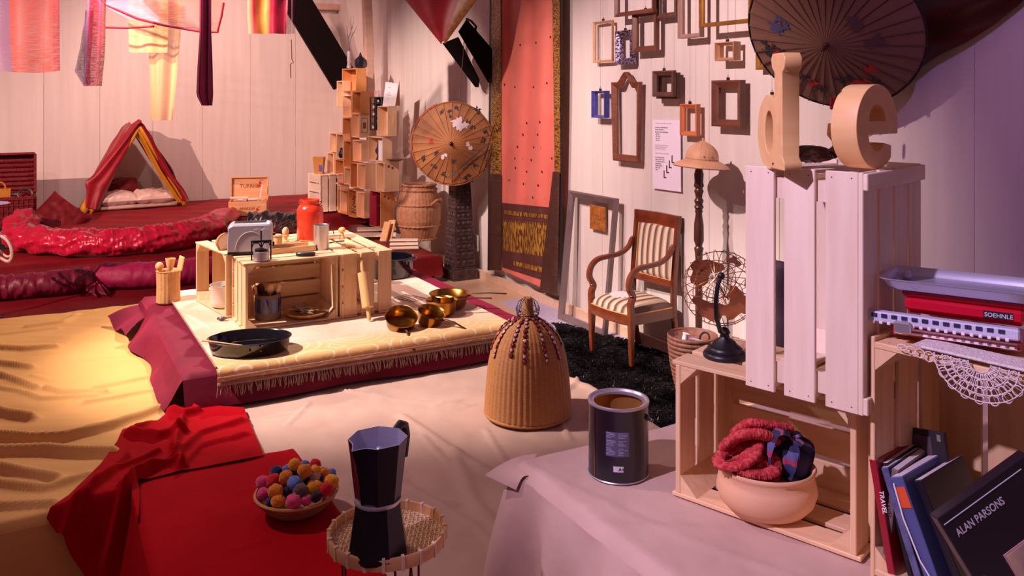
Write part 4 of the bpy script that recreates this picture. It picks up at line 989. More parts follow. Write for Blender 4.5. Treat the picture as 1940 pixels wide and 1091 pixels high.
for i, (x, y, an) in enumerate(((-.02, .005, -8), (.008, -.008, 4), (.024, .01, 12), (-.03, -.01, -18))):
    w = thing('wooden_spoon', ('dark', 'large pale', 'right-hand pale', 'half-shaded')[i] + ' wooden spoon head poking out of the blue mug', 'spoon', ut.matrix_basis @ T(x * .9, y, .012) @ R(an, 'Y') @ R(40 * i))
    mm = (M_dark, M_oak, M_pine, M_brown)[i]; obj('handle', MB().tube([(0, 0, 0), (0, 0, .11)], .0045, 8), mm, w); obj('bowl', MB().ball(.020, (0, 0, .130), 16, sc=(1, .42, 1.25)), mm, w)
pl = thing('cutlery_plate', 'woven plate heaped with old cutlery inside the front crate', 'plate', frame(PZ(582, 598, SZ) + Vector((0, .0, .001)), EX))
obj('plate', MB().lathe([(.065, 0), (.092, .010), (.103, .020), (.106, .024), (.101, .023), (.090, .014), (0, .006)], 48, mod=lambda t, z, i: 1 + (.012 * math.cos(t * 20) if z > .018 else 0)), M_wick, pl)
rng = random.Random(9)
for i in range(13):
    a = rng.uniform(-.6, .6) + (0 if i % 2 else 2.6); x, y = rng.uniform(-.04, .04), rng.uniform(-.035, .035); z = .020 + i * .0016
    k = MB().tube([(-.055, 0, 0), (0, 0, .003), (.03, 0, .001)], [.003, .0022, .002], 6, flat=.5)
    if i % 3 == 0: k.ball(.013, (.045, 0, .002), 12, sc=(1.3, .85, .25))
    elif i % 3 == 1:
        for d_ in (-.006, -.002, .002, .006): k.tube([(.03, d_ * .4, .001), (.042, d_, .0), (.064, d_, .003)], .0011, 4)
    else: k.box(.06, .011, .0015, c=(.055, .002, .001), b=.0005)
    o = obj(('spoon', 'fork', 'knife')[i % 3], k, M_steel if i % 2 else M_steeld, M=pl.matrix_basis @ T(x, y, z) @ R(math.degrees(a)) @ R(rng.uniform(-5, 5), 'Y'))
    tag(o, 'old metal %s in the cutlery heap on the woven plate' % ('spoon', 'fork', 'knife')[i % 3], 'cutlery', 'old %s on the woven plate' % ('spoons', 'forks', 'knives')[i % 3])
tag(obj('wood_block', MB().box(.06, .03, .03, b=.002), M_pine, M=frame(PZ(634, 592, SZ) + Vector((0, .02, .026)), (.8, .5, 0)) @ R(-18, 'Y')), 'small plain wood block beside the cutlery plate', 'block')
for i, (x, y, s_, lab) in enumerate(((474, 608, .16, 'thin chopping board leaning inside the left of the front crate'), (641, 588, .21, 'slim wooden paddle leaning inside the right of the front crate'), (612, 586, .0, ''))):
    if s_: tag(obj('wooden_board', MB().box(.012 if i == 0 else .03, .09, s_, c=(0, 0, s_ / 2), b=.003), M_pine2, M=frame(PZ(x, y, SZ) + Vector((.012 if i == 0 else -.02, .06, .002)), U) @ R(-5 if i == 0 else 6, 'Y')), lab, 'board')
# white pot in crate B
wp = thing('white_pot', 'white enamel pot with a ladle inside the left table crate', 'pot', frame(PZ(412, 582, SZ) + Vector((.03, .02, .002)), EX))
M_wh = mat('white enamel', (228, 216, 206), .25, coat=.4)
obj('body', MB().lathe([(.055, 0), (.066, .010), (.070, .03), (.071, .108), (.074, .111), (.070, .111), (.068, .105), (.066, .03), (.05, .01), (0, .008)], 40), M_wh, wp, sharp=50)
obj('ladle', MB().tube([(-.03, .0, .05), (.0, -.02, .100), (.05, -.03, .118)], [.009, .005, .004], 8), M_steeld, wp)
tag(obj('stone_shell', MB().ball(.016, n=14, sc=(1.5, .8, .55), wob=.3), M_steeld, M=T(*(CP(420, 607) + Vector((0, 0, .010))))), 'small shell-like lump on the carpet left of the front crate', 'shell')
# wicker utensil holder on the maroon cloth
wu = thing('wicker_holder', 'tall pale wicker holder with wooden scoops on the maroon corner', 'basket', frame(PZ(319, 572, .7055), EX))
mbw = MB(); fr_ = []
for i in range(26): fr_.append((.058 - .002 * math.sin(i / 25 * 3.1), .166 * i / 25))
obj('body', MB().lathe([(0, .002), (.056, 0)] + fr_ + [(.060, .168), (.056, .170), (.052, .160), (.050, .02), (0, .018)], 80, mod=lambda t, z, i: 1 + .05 * abs(math.sin(t * 9)) + .012 * ((i % 2) * 2 - 1) * (1 if math.sin(t * 18) > 0 else -1), capa=False), mat('pale willow', (214, 168, 116), .6, col2=(196, 146, 94), scale=50, bump=.4), wu, sharp=0)
for i, (x, y, an, rot, lab, hd) in enumerate(((-.022, -.01, -7, 20, 'round-headed wooden pestle sticking out of the wicker holder', 0), (.004, .0, 2, 10, 'broad wooden scoop in the middle of the wicker holder', 1), (.028, -.005, 12, -30, 'flat wooden spatula at the right of the wicker holder', 2))):
    w = thing('wooden_utensil', lab, 'utensil', wu.matrix_basis @ T(x, y, .02) @ R(an, 'Y') @ R(rot)); obj('handle', MB().tube([(0, 0, 0), (0, 0, .16)], .006, 8), M_oak, w)
    if hd == 0: obj('head', MB().ball(.021, (0, 0, .172), 16, sc=(1, 1, 1.1)), M_pine2, w)
    elif hd == 1: obj('head', MB().lathe([(.012, .15), (.020, .175), (.026, .21), (.024, .212), (.018, .18), (0, .165)], 20, sy=.8), M_pine2, w)
    else: obj('head', MB().box(.040, .008, .075, c=(0, 0, .19), b=.003), M_oak, w)
# oval black roasting pan
rp_ = thing('roasting_pan', 'wide oval black enamel roasting pan at the carpet corner', 'pan', frame(PZ(473, 664, CZ) + Vector((0, 0, .001)), (1, .16, 0)))
obj('body', MB().lathe([(.150, 0), (.158, .006), (.168, .052), (.173, .056), (.171, .059), (.164, .054), (.154, .010), (0, .008)], 64, sy=.72), M_enam, rp_, sharp=50)
obj('rim', MB().tube([(.1725 * math.cos(t), .72 * .1725 * math.sin(t), .058) for t in [2 * math.pi * i / 64 for i in range(64)]], .0016, 5, closed=True), mat('worn grey rim', (90, 84, 100), .3, .4), rp_)
for s_ in (-1, 1): obj('rivet', MB().ball(.004, (.022 * s_ + .04, -.1205, .030), 8), M_steeld, rp_)
w = thing('wooden_stirrer', 'thin wooden stick resting across the roasting pan rim', 'stick', rp_.matrix_basis @ T(-.185, -.045, .063) @ R(4) @ R(11, 'Y'))
obj('stick', MB().tube([(0, 0, 0), (.09, 0, 0), (.19, 0, .0)], [.007, .005, .004], 8, flat=.6), M_pine2, w)
# brass saucepans
M_brh = mat('dark brass handle', (96, 70, 50), .35, .8)
def pan(x, y, r, h, tilt, tdir, hd, hl, lab, lip=1.15, z=CZ):
    o = PZ(x, y, z); t = thing('brass_saucepan', lab, 'saucepan', frame(o + Vector((0, 0, .002)), EX) @ R(tdir) @ R(tilt, 'Y') @ R(-tdir), 'brass saucepans on the carpet')
    b = r / lip
    obj('bowl', MB().lathe([(b * .80, 0), (b * .92, .004), (b, .015), (r * .97, h * .92), (r * 1.04, h), (r * 1.02, h + .003), (r * .93, h * .95), (b * .93, .016), (0, .006)], 44), M_brass, t, sharp=60)
    m = R(hd) @ T(r * 1.0, 0, h - .004)
    obj('handle', MB().tube([m @ Vector(p) for p in ((-.004, 0, -.012), (.02, 0, .001), (hl * .6, 0, .004), (hl, 0, .0))], [.008, .006, .0055, .007], 8, flat=.5), M_brh, t)
    obj('ferrule', MB().tube([m @ Vector((hl, 0, 0)), m @ Vector((hl + .018, 0, -.001)), m @ Vector((hl + .026, 0, -.001))], [.0065, .0075, .003], 8, flat=.5), M_brass, t); return t
pan(758, 620, .074, .062, 27, -70, -66, .125, 'brass saucepan tipped forward, nearest to the table crates')
pan(812, 614, .066, .064, 20, -40, -22, .115, 'small brass saucepan tilted, second from the left')
pan(837, 596, .078, .072, 0, 0, 12, .15, 'brass saucepan standing upright in the middle of the group')
pan(851, 582, .100, .070, 0, 0, 2, .17, 'widest brass saucepan at the back of the group')
# black stock pot behind the crate
sp_ = thing('stock_pot', 'large black enamel pot behind the right table crate', 'pot', frame(PZ(738, 523, CZ) + Vector((0, .02, .001)), EX))
obj('body', MB().lathe([(.128, 0), (.134, .006), (.138, .11), (.144, .114), (.141, .117), (.134, .112), (.130, .012), (0, .010)], 56), M_enam, sp_, sharp=50)
obj('rim', MB().tube([(.143 * math.cos(t), .143 * math.sin(t), .116) for t in [2 * math.pi * i / 56 for i in range(56)]], .002, 5, closed=True), M_steeld, sp_)
obj('handle', MB().tube([(.134, -.035, .098), (.158, -.03, .102), (.158, .03, .102), (.134, .035, .098)], .004, 6), M_steeld, sp_)
# trivet with knives right of the crates
tv = thing('wire_trivet', 'flat metal wire trivet lying on the carpet right of the table', 'trivet', frame(CP(776, 566) + Vector((0, 0, .004)), (.8, -.6, 0)))
mb = MB()
for k in range(6): mb.tube([(-.07 + .028 * k, -.05, 0), (-.07 + .028 * k, .05, 0)], .0016, 4)
for s_ in (-1, 1): mb.tube([(-.08, .05 * s_, 0), (.08, .05 * s_, 0)], .002, 4)
obj('wires', mb, M_steeld, tv)
# ------------------------------------------------------------------ things on the right wall
W_ = -V   # along the right wall, towards the camera
def mitred(name, w, h, b, t, m, parent, prof=None, holes=None):
    """four mitred rails of a picture frame, local x right, z up, y thickness (front at -y)"""
    pf_ = prof or [(0, 0), (0, -t), (.25, -t * 1.05), (.6, -t * .75), (1, -t * .55), (1, 0)]
    cs = [(-w / 2, 0), (w / 2, 0), (w / 2, h), (-w / 2, h)]; inn = [(-w / 2 + b, b), (w / 2 - b, b), (w / 2 - b, h - b), (-w / 2 + b, h - b)]
    for i in range(4):
        j = (i + 1) % 4; L = []
        for (o, n) in ((cs[i], inn[i]), (cs[j], inn[j])):
            L.append([(o[0] + (n[0] - o[0]) * s, y, o[1] + (n[1] - o[1]) * s) for s, y in pf_])
        obj(name, MB().loops(L), m, parent, sharp=25)
M_clip = mat('dark clip', (60, 44, 46), .4, .6)
def pframe(label, x0, y0, x1, y1, b, t, m, d=.035, yaw=0, tiltf=0, clip=True, prof=None, roll=0, string=True, inner=None):
    bt = WR((x0 + x1) / 2, y1, d); rt = WR(x1, y1, d); lt = WR(x0, y1, d); w = (rt - lt).length; h = (WR((x0 + x1) / 2, y0, d) - bt).z
    g = thing('picture_frame', label, 'frame', frame(bt, W_) @ R(roll, 'Y') @ R(yaw) @ R(tiltf, 'X'), 'empty frames hung on the right wall')
    mitred('frame_rail', w, h, b, t, m, g, prof)
    if inner: mitred('inner_slip', w - 2 * b, h - 2 * b, b * .4, t * .6, inner, thing_child(g, T(0, 0, b)))
    if clip:
        obj('clip', MB().box(.022, .012, .020, c=(0, -t * .5, h + .008), b=.002).tube([(-.006, -t * .5, h + .016), (0, -t * .5, h + .034), (.006, -t * .5, h + .016)], .0015, 4), M_clip, g)
    if string: obj('hanging_string', MB().tube([(0, -t * .5, h + .03), (0, -t * .5, 3.4 - bt.z)], .0008, 3), M_string, g)
    return g
def thing_child(g, M):
    o = bpy.data.objects.new('slip', None); COL.objects.link(o); o.parent = g; o.matrix_basis = M; return o
M_palef = mat('pale gilded wood', (206, 160, 120), .45, col2=(184, 134, 96), scale=10)
M_silver = mat('embossed silver', (176, 160, 186), .32, .7, col2=(70, 54, 76), scale=70, bump=1.0, bscale=70, contrast=.12)
M_brn2 = mat('walnut frame wood', (94, 52, 38), .4, col2=(120, 70, 50), scale=5, stretch=(2, 2, 2))
M_greyf = mat('grey beige wood', (168, 134, 118), .5, col2=(150, 116, 102), scale=5)
M_orf = mat('orange brown wood', (190, 104, 58), .4, col2=(206, 124, 76), scale=6)
M_bluef = mat('blue glazed frame', (58, 56, 136), .35, col2=(90, 90, 170), scale=40)
M_bark = mat('rough dark wood', (74, 42, 34), .6, col2=(104, 66, 50), scale=30, bump=.5)
pframe('narrow pale gold frame, highest at the left of the wall', 1127, 40, 1163, 118, .018, .02, M_palef, d=.03)
pframe('ornate embossed silver frame beside the sloping brown frame', 1174, 58, 1205, 122, .045, .045, M_silver, d=.02)
pframe('brown frame cut by the top edge, above the silver frame', 1169, -60, 1242, 28, .030, .03, M_brn2, d=.09)
pframe('wide brown frame overlapping the silver frame at its right', 1204, 20, 1249, 98, .040, .035, M_brn2, d=.05)
pframe('small dark frame cut by the top edge', 1248, -20, 1287, 34, .035, .03, M_bark, d=.04)
pframe('tall grey beige frame hanging beside the large gilt frame', 1292, -60, 1334, 72, .028, .04, M_greyf, d=.05)
pframe('large thin gilt frame partly behind the upper parasol', 1329, -130, 1425, 48, .026, .03, M_gold, d=.12)
pframe('small pale wooden double frame left of the upper parasol', 1367, 80, 1403, 115, .020, .06, M_palef, d=.03)
pframe('square dark rough wooden frame with two clips', 1242, 134, 1281, 183, .032, .03, M_bark, d=.08)
pframe('square dark rough wooden frame just behind its twin', 1249, 138, 1289, 187, .030, .03, M_bark, d=.02, clip=False, string=False)
pframe('broad brown frame at the right, above the sun helmet shadow', 1357, 152, 1412, 240, .045, .045, M_brn2, d=.03)
pframe('tiny blue frame with pale sides at the left', 1130, 172, 1155, 223, .020, .05, M_bluef, d=.03)
pframe('small orange brown frame above the sun helmet', 1295, 197, 1327, 257, .030, .035, M_orf, d=.03)
pframe('small dark gilt frame half hidden behind the parasol', 1436, 98, 1462, 132, .03, .02, M_gold, d=.03)
pframe('tiny dark frame half hidden left of letter d', 1456, 180, 1474, 201, .022, .02, M_bark, d=.03)
# arched frame
bt = WR(1190, 306, .03); w = (WR(1216, 306, .03) - WR(1163, 306, .03)).length; h = WR(1190, 140, .03).z - bt.z
ga = thing('picture_frame', 'tall arched brown frame, the only one with a curved top', 'frame', frame(bt, W_), 'empty frames hung on the right wall')
hw = w / 2; b_ = .050
def archf(x, hw_, base, rise): 
    q = abs(x) / hw_; return base + rise * (.5 + .5 * math.cos(min(1, q / .62) * math.pi)) if q < .62 else base
outp = [(-hw * .86, 0), (hw * .90, 0)] + [(hw * s, archf(hw * s, hw, h - .06, .075)) for s in np.linspace(1, -1, 30)]
inp = [(-(hw - b_) * .95, b_), ((hw - b_), b_)] + [((hw - b_) * s, archf(hw * s, hw, h - .06 - b_ * .9, .075)) for s in np.linspace(1, -1, 30)]
L_ = [[(x, 0, z) for x, z in outp], [(x, -.03, z) for x, z in outp], [((x * .8 + a * .2), -.038, (z * .8 + c * .2)) for (x, z), (a, c) in zip(outp, inp)], [(a, -.015, c) for a, c in inp], [(a, 0, c) for a, c in inp]]
obj('arched_rail', MB().loops(L_, closed=True), M_brown, ga, sharp=30)
# large grey frame leaning on the wall, carved tile
lf = thing('picture_frame', 'large empty silver grey frame leaning on the floor behind the armchair', 'frame', None)
pb = PZ(1136, 616, 0.003); w = (PZ(1165, 634, 0) - PZ(1083, 599, 0)).length + .03; top_ = WR(1135, 440, .015)
pb2 = UV(3.69, V.dot(pb), .003); ht = 1.03
lf.matrix_basis = frame(pb2, W_) @ R(-6, 'X'); M_sg = mat('silver grey moulding', (150, 132, 130), .35, .5, col2=(120, 102, 104), scale=5)
mitred('frame_rail', w, ht, .05, .035, M_sg, lf)
tl = thing('carved_tile', 'small square carved golden tile hung above the grey leaning frame', 'tile', frame(WR(1133, 436, .02), W_))
wt = (WR(1147, 430, .02) - WR(1119, 430, .02)).length; M_tl = mat('golden carved wood', (190, 120, 50), .5, col2=(120, 66, 24), scale=26, bump=.8, bscale=40)
obj('slab', MB().box(wt, .022, .19, c=(0, 0, .095), b=.004), M_tl, tl)
for k in range(8):
    a = math.radians(45 * k); obj('petal', MB().ball(.018, (.035 * math.cos(a), -.012, .095 + .035 * math.sin(a)), 8, sc=(.9, .4, .9)), M_tl, tl)
# poster with text
po = thing('text_sheet', 'white paper sheet with text and small stair drawing left of the sun helmet', 'poster', frame(WR(1263, 360, .012), W_) @ R(-.6, 'Y'))
wp_ = (WR(1289, 300, .012) - WR(1236, 300, .012)).length; hp = WR(1263, 227, .012).z - WR(1263, 360, .012).z
M_sheet = mat('printed sheet', (238, 226, 240), .7)
obj('paper', MB().box(wp_, .002, hp, c=(0, 0, hp / 2)), M_sheet, po)
M_tg = mat('pale print', (176, 160, 176), .8); fm = lambda x, z: T(-wp_ / 2 + x * wp_, -.0015, hp * (1 - z)) @ R(90, 'X')
rows = [('ein Kunstwerk erleben und sehen', .06, .095, 0), ('Welche der Bilderrahmen', .12, .085, 1), ('Passen sich gerne', .15, .085, 1), ('Bei den roten Zahlenfolgen', .185, .085, 1), ('- die Eins', .215, .085, 1), ('- die Zwei', .245, .085, 1), ('- die Drei', .275, .085, 1), ('- die Vier', .305, .085, 1),
        ('Dort kannst du dich setzen', .375, .08, 0), ('Suche einen Rahmen aus', .40, .08, 0), ('und schaue hindurch', .425, .08, 0), ('Dann schreibe auf und zeige', .49, .08, 0), ('Eine Treppe fuehrt', .55, .085, 1), ('hinauf zu der Tuer', .58, .085, 1), ('den Rahmen wo du', .61, .085, 1), ('genau hinein', .64, .085, 1), ('blicken kannst', .67, .085, 1), ('durch den', .70, .085, 1), ('Raum', .73, .085, 1)]
for s_, z, k, dk_ in rows: text(s_, hp * .026, M_black2 if dk_ else M_tg, po, fm(k + .02, z), 'text_line', depth=.0002)
for i in range(4):
    x = .42 + i * .095; z = .80 - i * .075
    obj('stair_figure', MB().box(.010, .001, .05, c=(-wp_ / 2 + x * wp_, -.002, hp * (1 - z) + .012)).box(.028, .001, .008, c=(-wp_ / 2 + x * wp_ + .010, -.002, hp * (1 - z) - .012)), M_black2, po)

# ------------------------------------------------------------------ orange sari
M_cor = mat('coral silk', (224, 122, 104), .6, col2=(210, 100, 88), scale=3, sheen=.3, bump=.15, bscale=40)
M_sb = mat('brown gold sari border', (78, 44, 26), .42, .3, col2=(190, 140, 60), scale=26, stretch=(1, 1, 3.5), bump=.4, bscale=60, contrast=.22)
M_sbd = mat('dark sari border', (50, 28, 30), .5, col2=(84, 50, 34), scale=12, stretch=(1, 1, 8))
M_sgold = mat('gold woven zari', (196, 150, 62), .4, .4, col2=(96, 50, 34), scale=22, stretch=(3, 3, .7), contrast=.16, bump=.4, bscale=80)
M_sband = mat('brown sari band', (96, 50, 44), .55, col2=(74, 36, 36), scale=6, stretch=(1, 1, 30))
M_edge = mat('black selvedge', (26, 16, 20), .5)
def spx(x, y, amp=.02, ph=0):
    d = .05 + amp * (1 + math.sin(x * .16 + y * .006 + ph)) ; return WR(x, y, d)
def cloth_px(name, tl_, tr_, bl_, br_, m, par, nu=16, nv=40, yfn=None, dd=0, label=None, amp=.02):
    """tl.. = photograph positions of the corners on the wall"""
    def fn(s, t):
        x = (tl_[0] * (1 - s) + tr_[0] * s) * (1 - t) + (bl_[0] * (1 - s) + br_[0] * s) * t
        y = (tl_[1] * (1 - s) + tr_[1] * s) * (1 - t) + (bl_[1] * (1 - s) + br_[1] * s) * t
        if yfn: y += yfn(s, t)
        p = spx(x, y, amp); return tuple(p + U * (-dd))
    return obj(name, MB().grid(nu, nv, fn), m, par, sharp=0, label=label)
sr = thing('sari', 'long coral sari with brown and gold borders hanging on the right wall', 'fabric', T(*WR(1000, 545, .04)))
inv = sr.matrix_basis.inverted()
class _P: pass
def wrapc(*a, **k):
    o = cloth_px(*a, **k); o.matrix_basis = inv; return o
wave = lambda s, t: 12 * t * math.sin(s * 3.0) * 1.0
wrapc('coral_field', (948, -110), (1048, -110), (950, 388), (1056, 396), M_cor, sr, 36, 60)
wrapc('left_border', (933, -110), (950, -110), (928, 512), (952, 512), M_sb, sr, 6, 60, dd=.012)
wrapc('selvedge', (931, -110), (934, -110), (926, 512), (929, 512), M_edge, sr, 2, 30, dd=.014)
wrapc('lower_left_border', (929, 330), (953, 330), (928, 512), (952, 512), M_sbd, sr, 6, 24, dd=.016)
wrapc('right_border', (1047, -110), (1062, -110), (1053, 330), (1064, 330), M_sb, sr, 6, 60, dd=.012)
wrapc('right_selvedge', (1061, -110), (1068, -110), (1062, 540), (1067, 560), M_edge, sr, 3, 50, dd=.008, label='dark brown selvedge strip')
wrapc('lower_right_border', (1053, 325), (1066, 325), (1028, 548), (1062, 556), M_sbd, sr, 6, 40, dd=.03)
yb = lambda s, t: 9 * math.sin(s * 3.1 + .5) * (1 - s) + 4 * s
wrapc('brown_band', (952, 384), (1054, 394), (952, 420), (1054, 428), M_sband, sr, 30, 8, dd=.004)
wrapc('gold_panel', (953, 416), (1052, 424), (953, 478), (1046, 492), M_sgold, sr, 30, 16, dd=.004)
wrapc('brown_band', (953, 474), (1046, 488), (953, 506), (1040, 534), M_sband, sr, 30, 8, dd=.006)
wrapc('gold_trim', (975, 494), (1038, 508), (975, 502), (1036, 518), M_sgold, sr, 24, 4, dd=.010)
wrapc('gold_trim', (957, 398), (1050, 408), (957, 406), (1050, 416), M_sgold, sr, 24, 4, dd=.008)
wrapc('coral_hem', (952, 500), (1040, 530), (952, 512), (1034, 548), M_cor, sr, 24, 8, dd=.002)
mb = MB(); mbl = MB()
for i, (x, y) in enumerate([(986, 85), (1016, 81), (1043, 70), (956, 160), (976, 165), (1011, 165), (1036, 157), (998, 233), (1023, 231), (991, 255), (1019, 255), (981, 278), (1012, 279), (1046, 300), (977, 318), (998, 325), (1027, 325), (965, 341), (992, 348), (1020, 351), (1010, 374), (1053, 372), (976, 300), (1007, 303)]):
    p = spx(x, y) + U * (-.004); mb.add([p + W_ * (.011 * math.cos(a)) + Vector((0, 0, .011 * math.sin(a))) for a in [2 * math.pi * k / 6 for k in range(6)]], [tuple(range(6))])
for x, y in [(981, 232), (1024, 279), (969, 295), (972, 364), (997, 372), (1032, 374), (990, 300), (1010, 342)]:
    p = spx(x, y) + U * (-.004); mbl.add([p + W_ * (.007 * math.cos(a)) + Vector((0, 0, .014 * math.sin(a))) for a in [2 * math.pi * k / 6 for k in range(6)]], [tuple(range(6))])
o = obj('woven_dots', mb, M_edge, sr, M=inv); o['kind'] = 'stuff'
o = obj('gold_motifs', mbl, mat('pale gold thread', (220, 190, 110), .4, .4), sr, M=inv); o['kind'] = 'stuff'

# ------------------------------------------------------------------ parasols
def parasol(label, C, nrm, rad, cone, ribs, mats_, up=(0, 0, 1), paint=None, scallop=0.0, rim=None, hub_m=None, inside=None, hubr=.02, thick=.002, group=None, sagd=.004):
    """hub towards +local z"""
    n = Vector(nrm).normalized(); x = Vector(up).cross(n).normalized()
    t = thing('parasol', label, 'parasol', frame(C, x, zd=n))
    k = ribs; sub = 4; N_ = k * sub; rows = []
    for r, z in [(hubr * .8, cone), (rad * .25, cone * .78), (rad * .5, cone * .52), (rad * .78, cone * .22), (rad * .97, .0), (rad, -.012)]:
        row = []
        for i in range(N_):
            a = 2 * math.pi * i / N_; f = (i % sub) / sub; sag = math.sin(f * math.pi)
            rr = r * (1 - scallop * sag * (r / rad)); row.append((rr * math.cos(a), rr * math.sin(a), z - sagd * sag * (r / rad)))
        rows.append(row)
    obj('canopy', MB().loops(rows, capa=False, capb=False), mats_[0], t, sharp=20)
    rb = MB().tube([(hubr, 0, cone - .008), (rad * .5, 0, cone * .52 - .004), (rad * 1.005, 0, -.004)], [.0028, .003, .0022], 4)
    rbm = rb.mesh('rib', mats_[1])
    for i in range(k): link('rib', rbm, t, R(360 * i / k) @ T(0, 0, .005))
    hm = hub_m or mats_[1]
    obj('hub', MB().lathe([(hubr * 1.6, cone - .01), (hubr * 1.3, cone + .006), (hubr * .8, cone + .012), (hubr * .7, cone + .05), (0, cone + .055)], 24), hm, t)
    if rim: obj('rim_band', MB().tube([(rad * 1.0 * math.cos(a), rad * 1.0 * math.sin(a), -.010) for a in [2 * math.pi * i / 72 for i in range(72)]], .005, 6, closed=True), rim, t)
    return t
M_can = mat('tan oiled paper', (134, 96, 80), .7, col2=(120, 84, 70), scale=3); M_ribd = mat('dark rib', (70, 28, 24), .6)
# upper right parasol
hubp = PY(1553, 106, 4.02); nrm1 = Vector((-.36, -.80, -.40)).normalized()
C1 = PY(1577, 66, 4.16)
pa = parasol('large tan paper parasol painted with birds and flowers, above the wooden letters', C1, hubp - C1, .425, .11, 34, [M_can, M_ribd], rim=M_edge, hubr=.012, up=(0, 0, 1))
def paint(t, cx, cy, shapes, m, rad, cone, nm='painted_motif'):
    mbp = MB()
    for (dx_, dy_, r1, r2, an) in shapes:
        pts = []
        for k in range(14):
            a = 2 * math.pi * k / 14; q = 1 + .25 * math.sin(a * 3 + dx_ * 300); x = cx + dx_ + r1 * q * math.cos(a) * math.cos(an) - r2 * q * math.sin(a) * math.sin(an); y = cy + dy_ + r1 * q * math.cos(a) * math.sin(an) + r2 * q * math.sin(a) * math.cos(an)
            r = math.hypot(x, y) / rad; z = float(np.interp(r, [0, .25, .5, .78, .97, 1.1], [cone, cone * .78, cone * .52, cone * .22, 0, -.03])) + .004; pts.append((x, y, z))
        mbp.add(pts, [tuple(range(14))])
    return obj(nm, mbp, m, t, smooth=False)
M_pb = mat('grey painted bird', (92, 66, 72), .7); M_pbl = mat('slate blue paint', (78, 74, 120), .7); M_pr = mat('red paint strokes', (176, 36, 30), .7); M_pg = mat('dark green paint strokes', (44, 42, 48), .7)
iM = pa.matrix_basis.inverted()
def onp(x, y, Yd=4.1, t=None, M_=None):
    """photograph position -> local xy on the cone plane of a parasol"""
    Mi = M_ or iM; o = Mi @ Vector((0, 0, EYE)); d = (Mi.to_3x3() @ Vector(((x - CX) / F, 1, -(y - HY) / F)))
    k = (.04 - o.z) / d.z; p = o + d * k; return p.x, p.y
rng = random.Random(12)
def strokes(pts, m, t, r1, r2, rad, cone, n=5, M_=None, sp=.012):
    for x, y in pts:
        cx, cy = onp(x, y, M_=M_); paint(t, cx, cy, [(rng.uniform(-sp, sp), rng.uniform(-sp, sp), r1 * rng.uniform(.6, 1.2), r2 * rng.uniform(.6, 1.2), rng.uniform(0, 3.1)) for _ in range(n)], m, rad, cone)
strokes([(1618, 32), (1624, 38), (1630, 44), (1652, 79), (1658, 74), (1666, 72)], M_pb, pa, .028, .011, .425, .11, 4)
strokes([(1462, 48), (1470, 55), (1480, 50), (1490, 45), (1475, 35)], M_pbl, pa, .026, .008, .425, .11, 4)
strokes([(1445, 85), (1455, 95), (1465, 90), (1480, 98), (1452, 104), (1520, 146), (1530, 152), (1550, 168), (1562, 172), (1600, 156), (1592, 150), (1650, 155), (1664, 160), (1610, 148)], M_pg, pa, .024, .006, .425, .11, 5)
strokes([(1472, 100), (1478, 106), (1536, 158), (1545, 160), (1615, 158), (1628, 154), (1640, 155), (1648, 130), (1652, 126)], M_pr, pa, .022, .009, .425, .11, 5)
tag(obj('red_tassel', MB().box(.03, .01, .06, b=.004), mat('red felt', (140, 10, 20), .8), M=T(*(PY(1578, 196, 4.2)))), 'small red cloth piece hanging below the upper parasol', 'tassel')
# lower parasol left of the sari
M_straw = mat('painted straw paper', (176, 116, 66), .65, col2=(112, 62, 28), scale=3.2, bump=.3, bscale=50, contrast=.35)
C2 = PY(857, 272, 8.0)
pb_ = parasol('straw coloured painted parasol with red rim left of the sari', C2, (-.10, -.99, .02), .395, .06, 28, [M_straw, mat('amber rib', (140, 84, 44), .6)], scallop=.015, rim=mat('ochre rim cord', (150, 96, 50), .7), hub_m=M_black, hubr=.014)
Mi2 = pb_.matrix_basis.inverted()
strokes([(868, 230), (872, 240), (860, 232), (880, 238)], mat('white crane paint', (206, 190, 200), .7), pb_, .035, .02, .395, .06, 4, Mi2, .02)
strokes([(888, 274), (891, 280), (838, 297), (844, 294)], mat('white crane paint', (216, 200, 206), .7), pb_, .02, .014, .395, .06, 3, Mi2, .008)
strokes([(815, 264), (817, 270)], M_pr, pb_, .018, .012, .395, .06, 3, Mi2, .006)
strokes([(854, 222), (886, 232), (895, 240), (865, 205), (850, 212), (905, 210), (920, 250), (800, 300), (820, 315), (840, 330), (880, 336), (885, 335), (900, 315), (860, 305), (825, 290), (915, 265), (900, 205), (835, 210)], M_pg, pb_, .018, .006, .395, .06, 5, Mi2, .02)
mb = MB()
for a_, b_2 in (((852, 338), (929, 268)), ((849, 336), (925, 272)), ((908, 328), (930, 262)), ((917, 325), (932, 275)), ((919, 300), (935, 240))):
    x0, y0 = onp(*a_, M_=Mi2); x1, y1 = onp(*b_2, M_=Mi2); mb.tube([(x0, y0, .055), (x1, y1, .06)], .004, 5)
obj('bamboo_strokes', mb, M_edge, pb_)
rimr = MB(); rows = []
for r in (.375, .412):
    rows.append([(r * math.cos(a), r * math.sin(a), -.01 - (r - .375) * .6) for a in np.linspace(math.radians(112), math.radians(215), 24)])
rimr.add([p for r_ in rows for p in r_], [(i, i + 1, 25 + i - 0, 24 + i) for i in range(23)])
obj('red_rim_cloth', rimr, mat('dusty red rim cloth', (150, 44, 44), .7), pb_)
tag(obj('cord', MB().tube([PY(870, 184, 7.98), PY(878, 100, 7.9), PY(881, 45, 7.7)], .004, 4), M_string), 'thin cord from which the straw parasol hangs', 'cord')
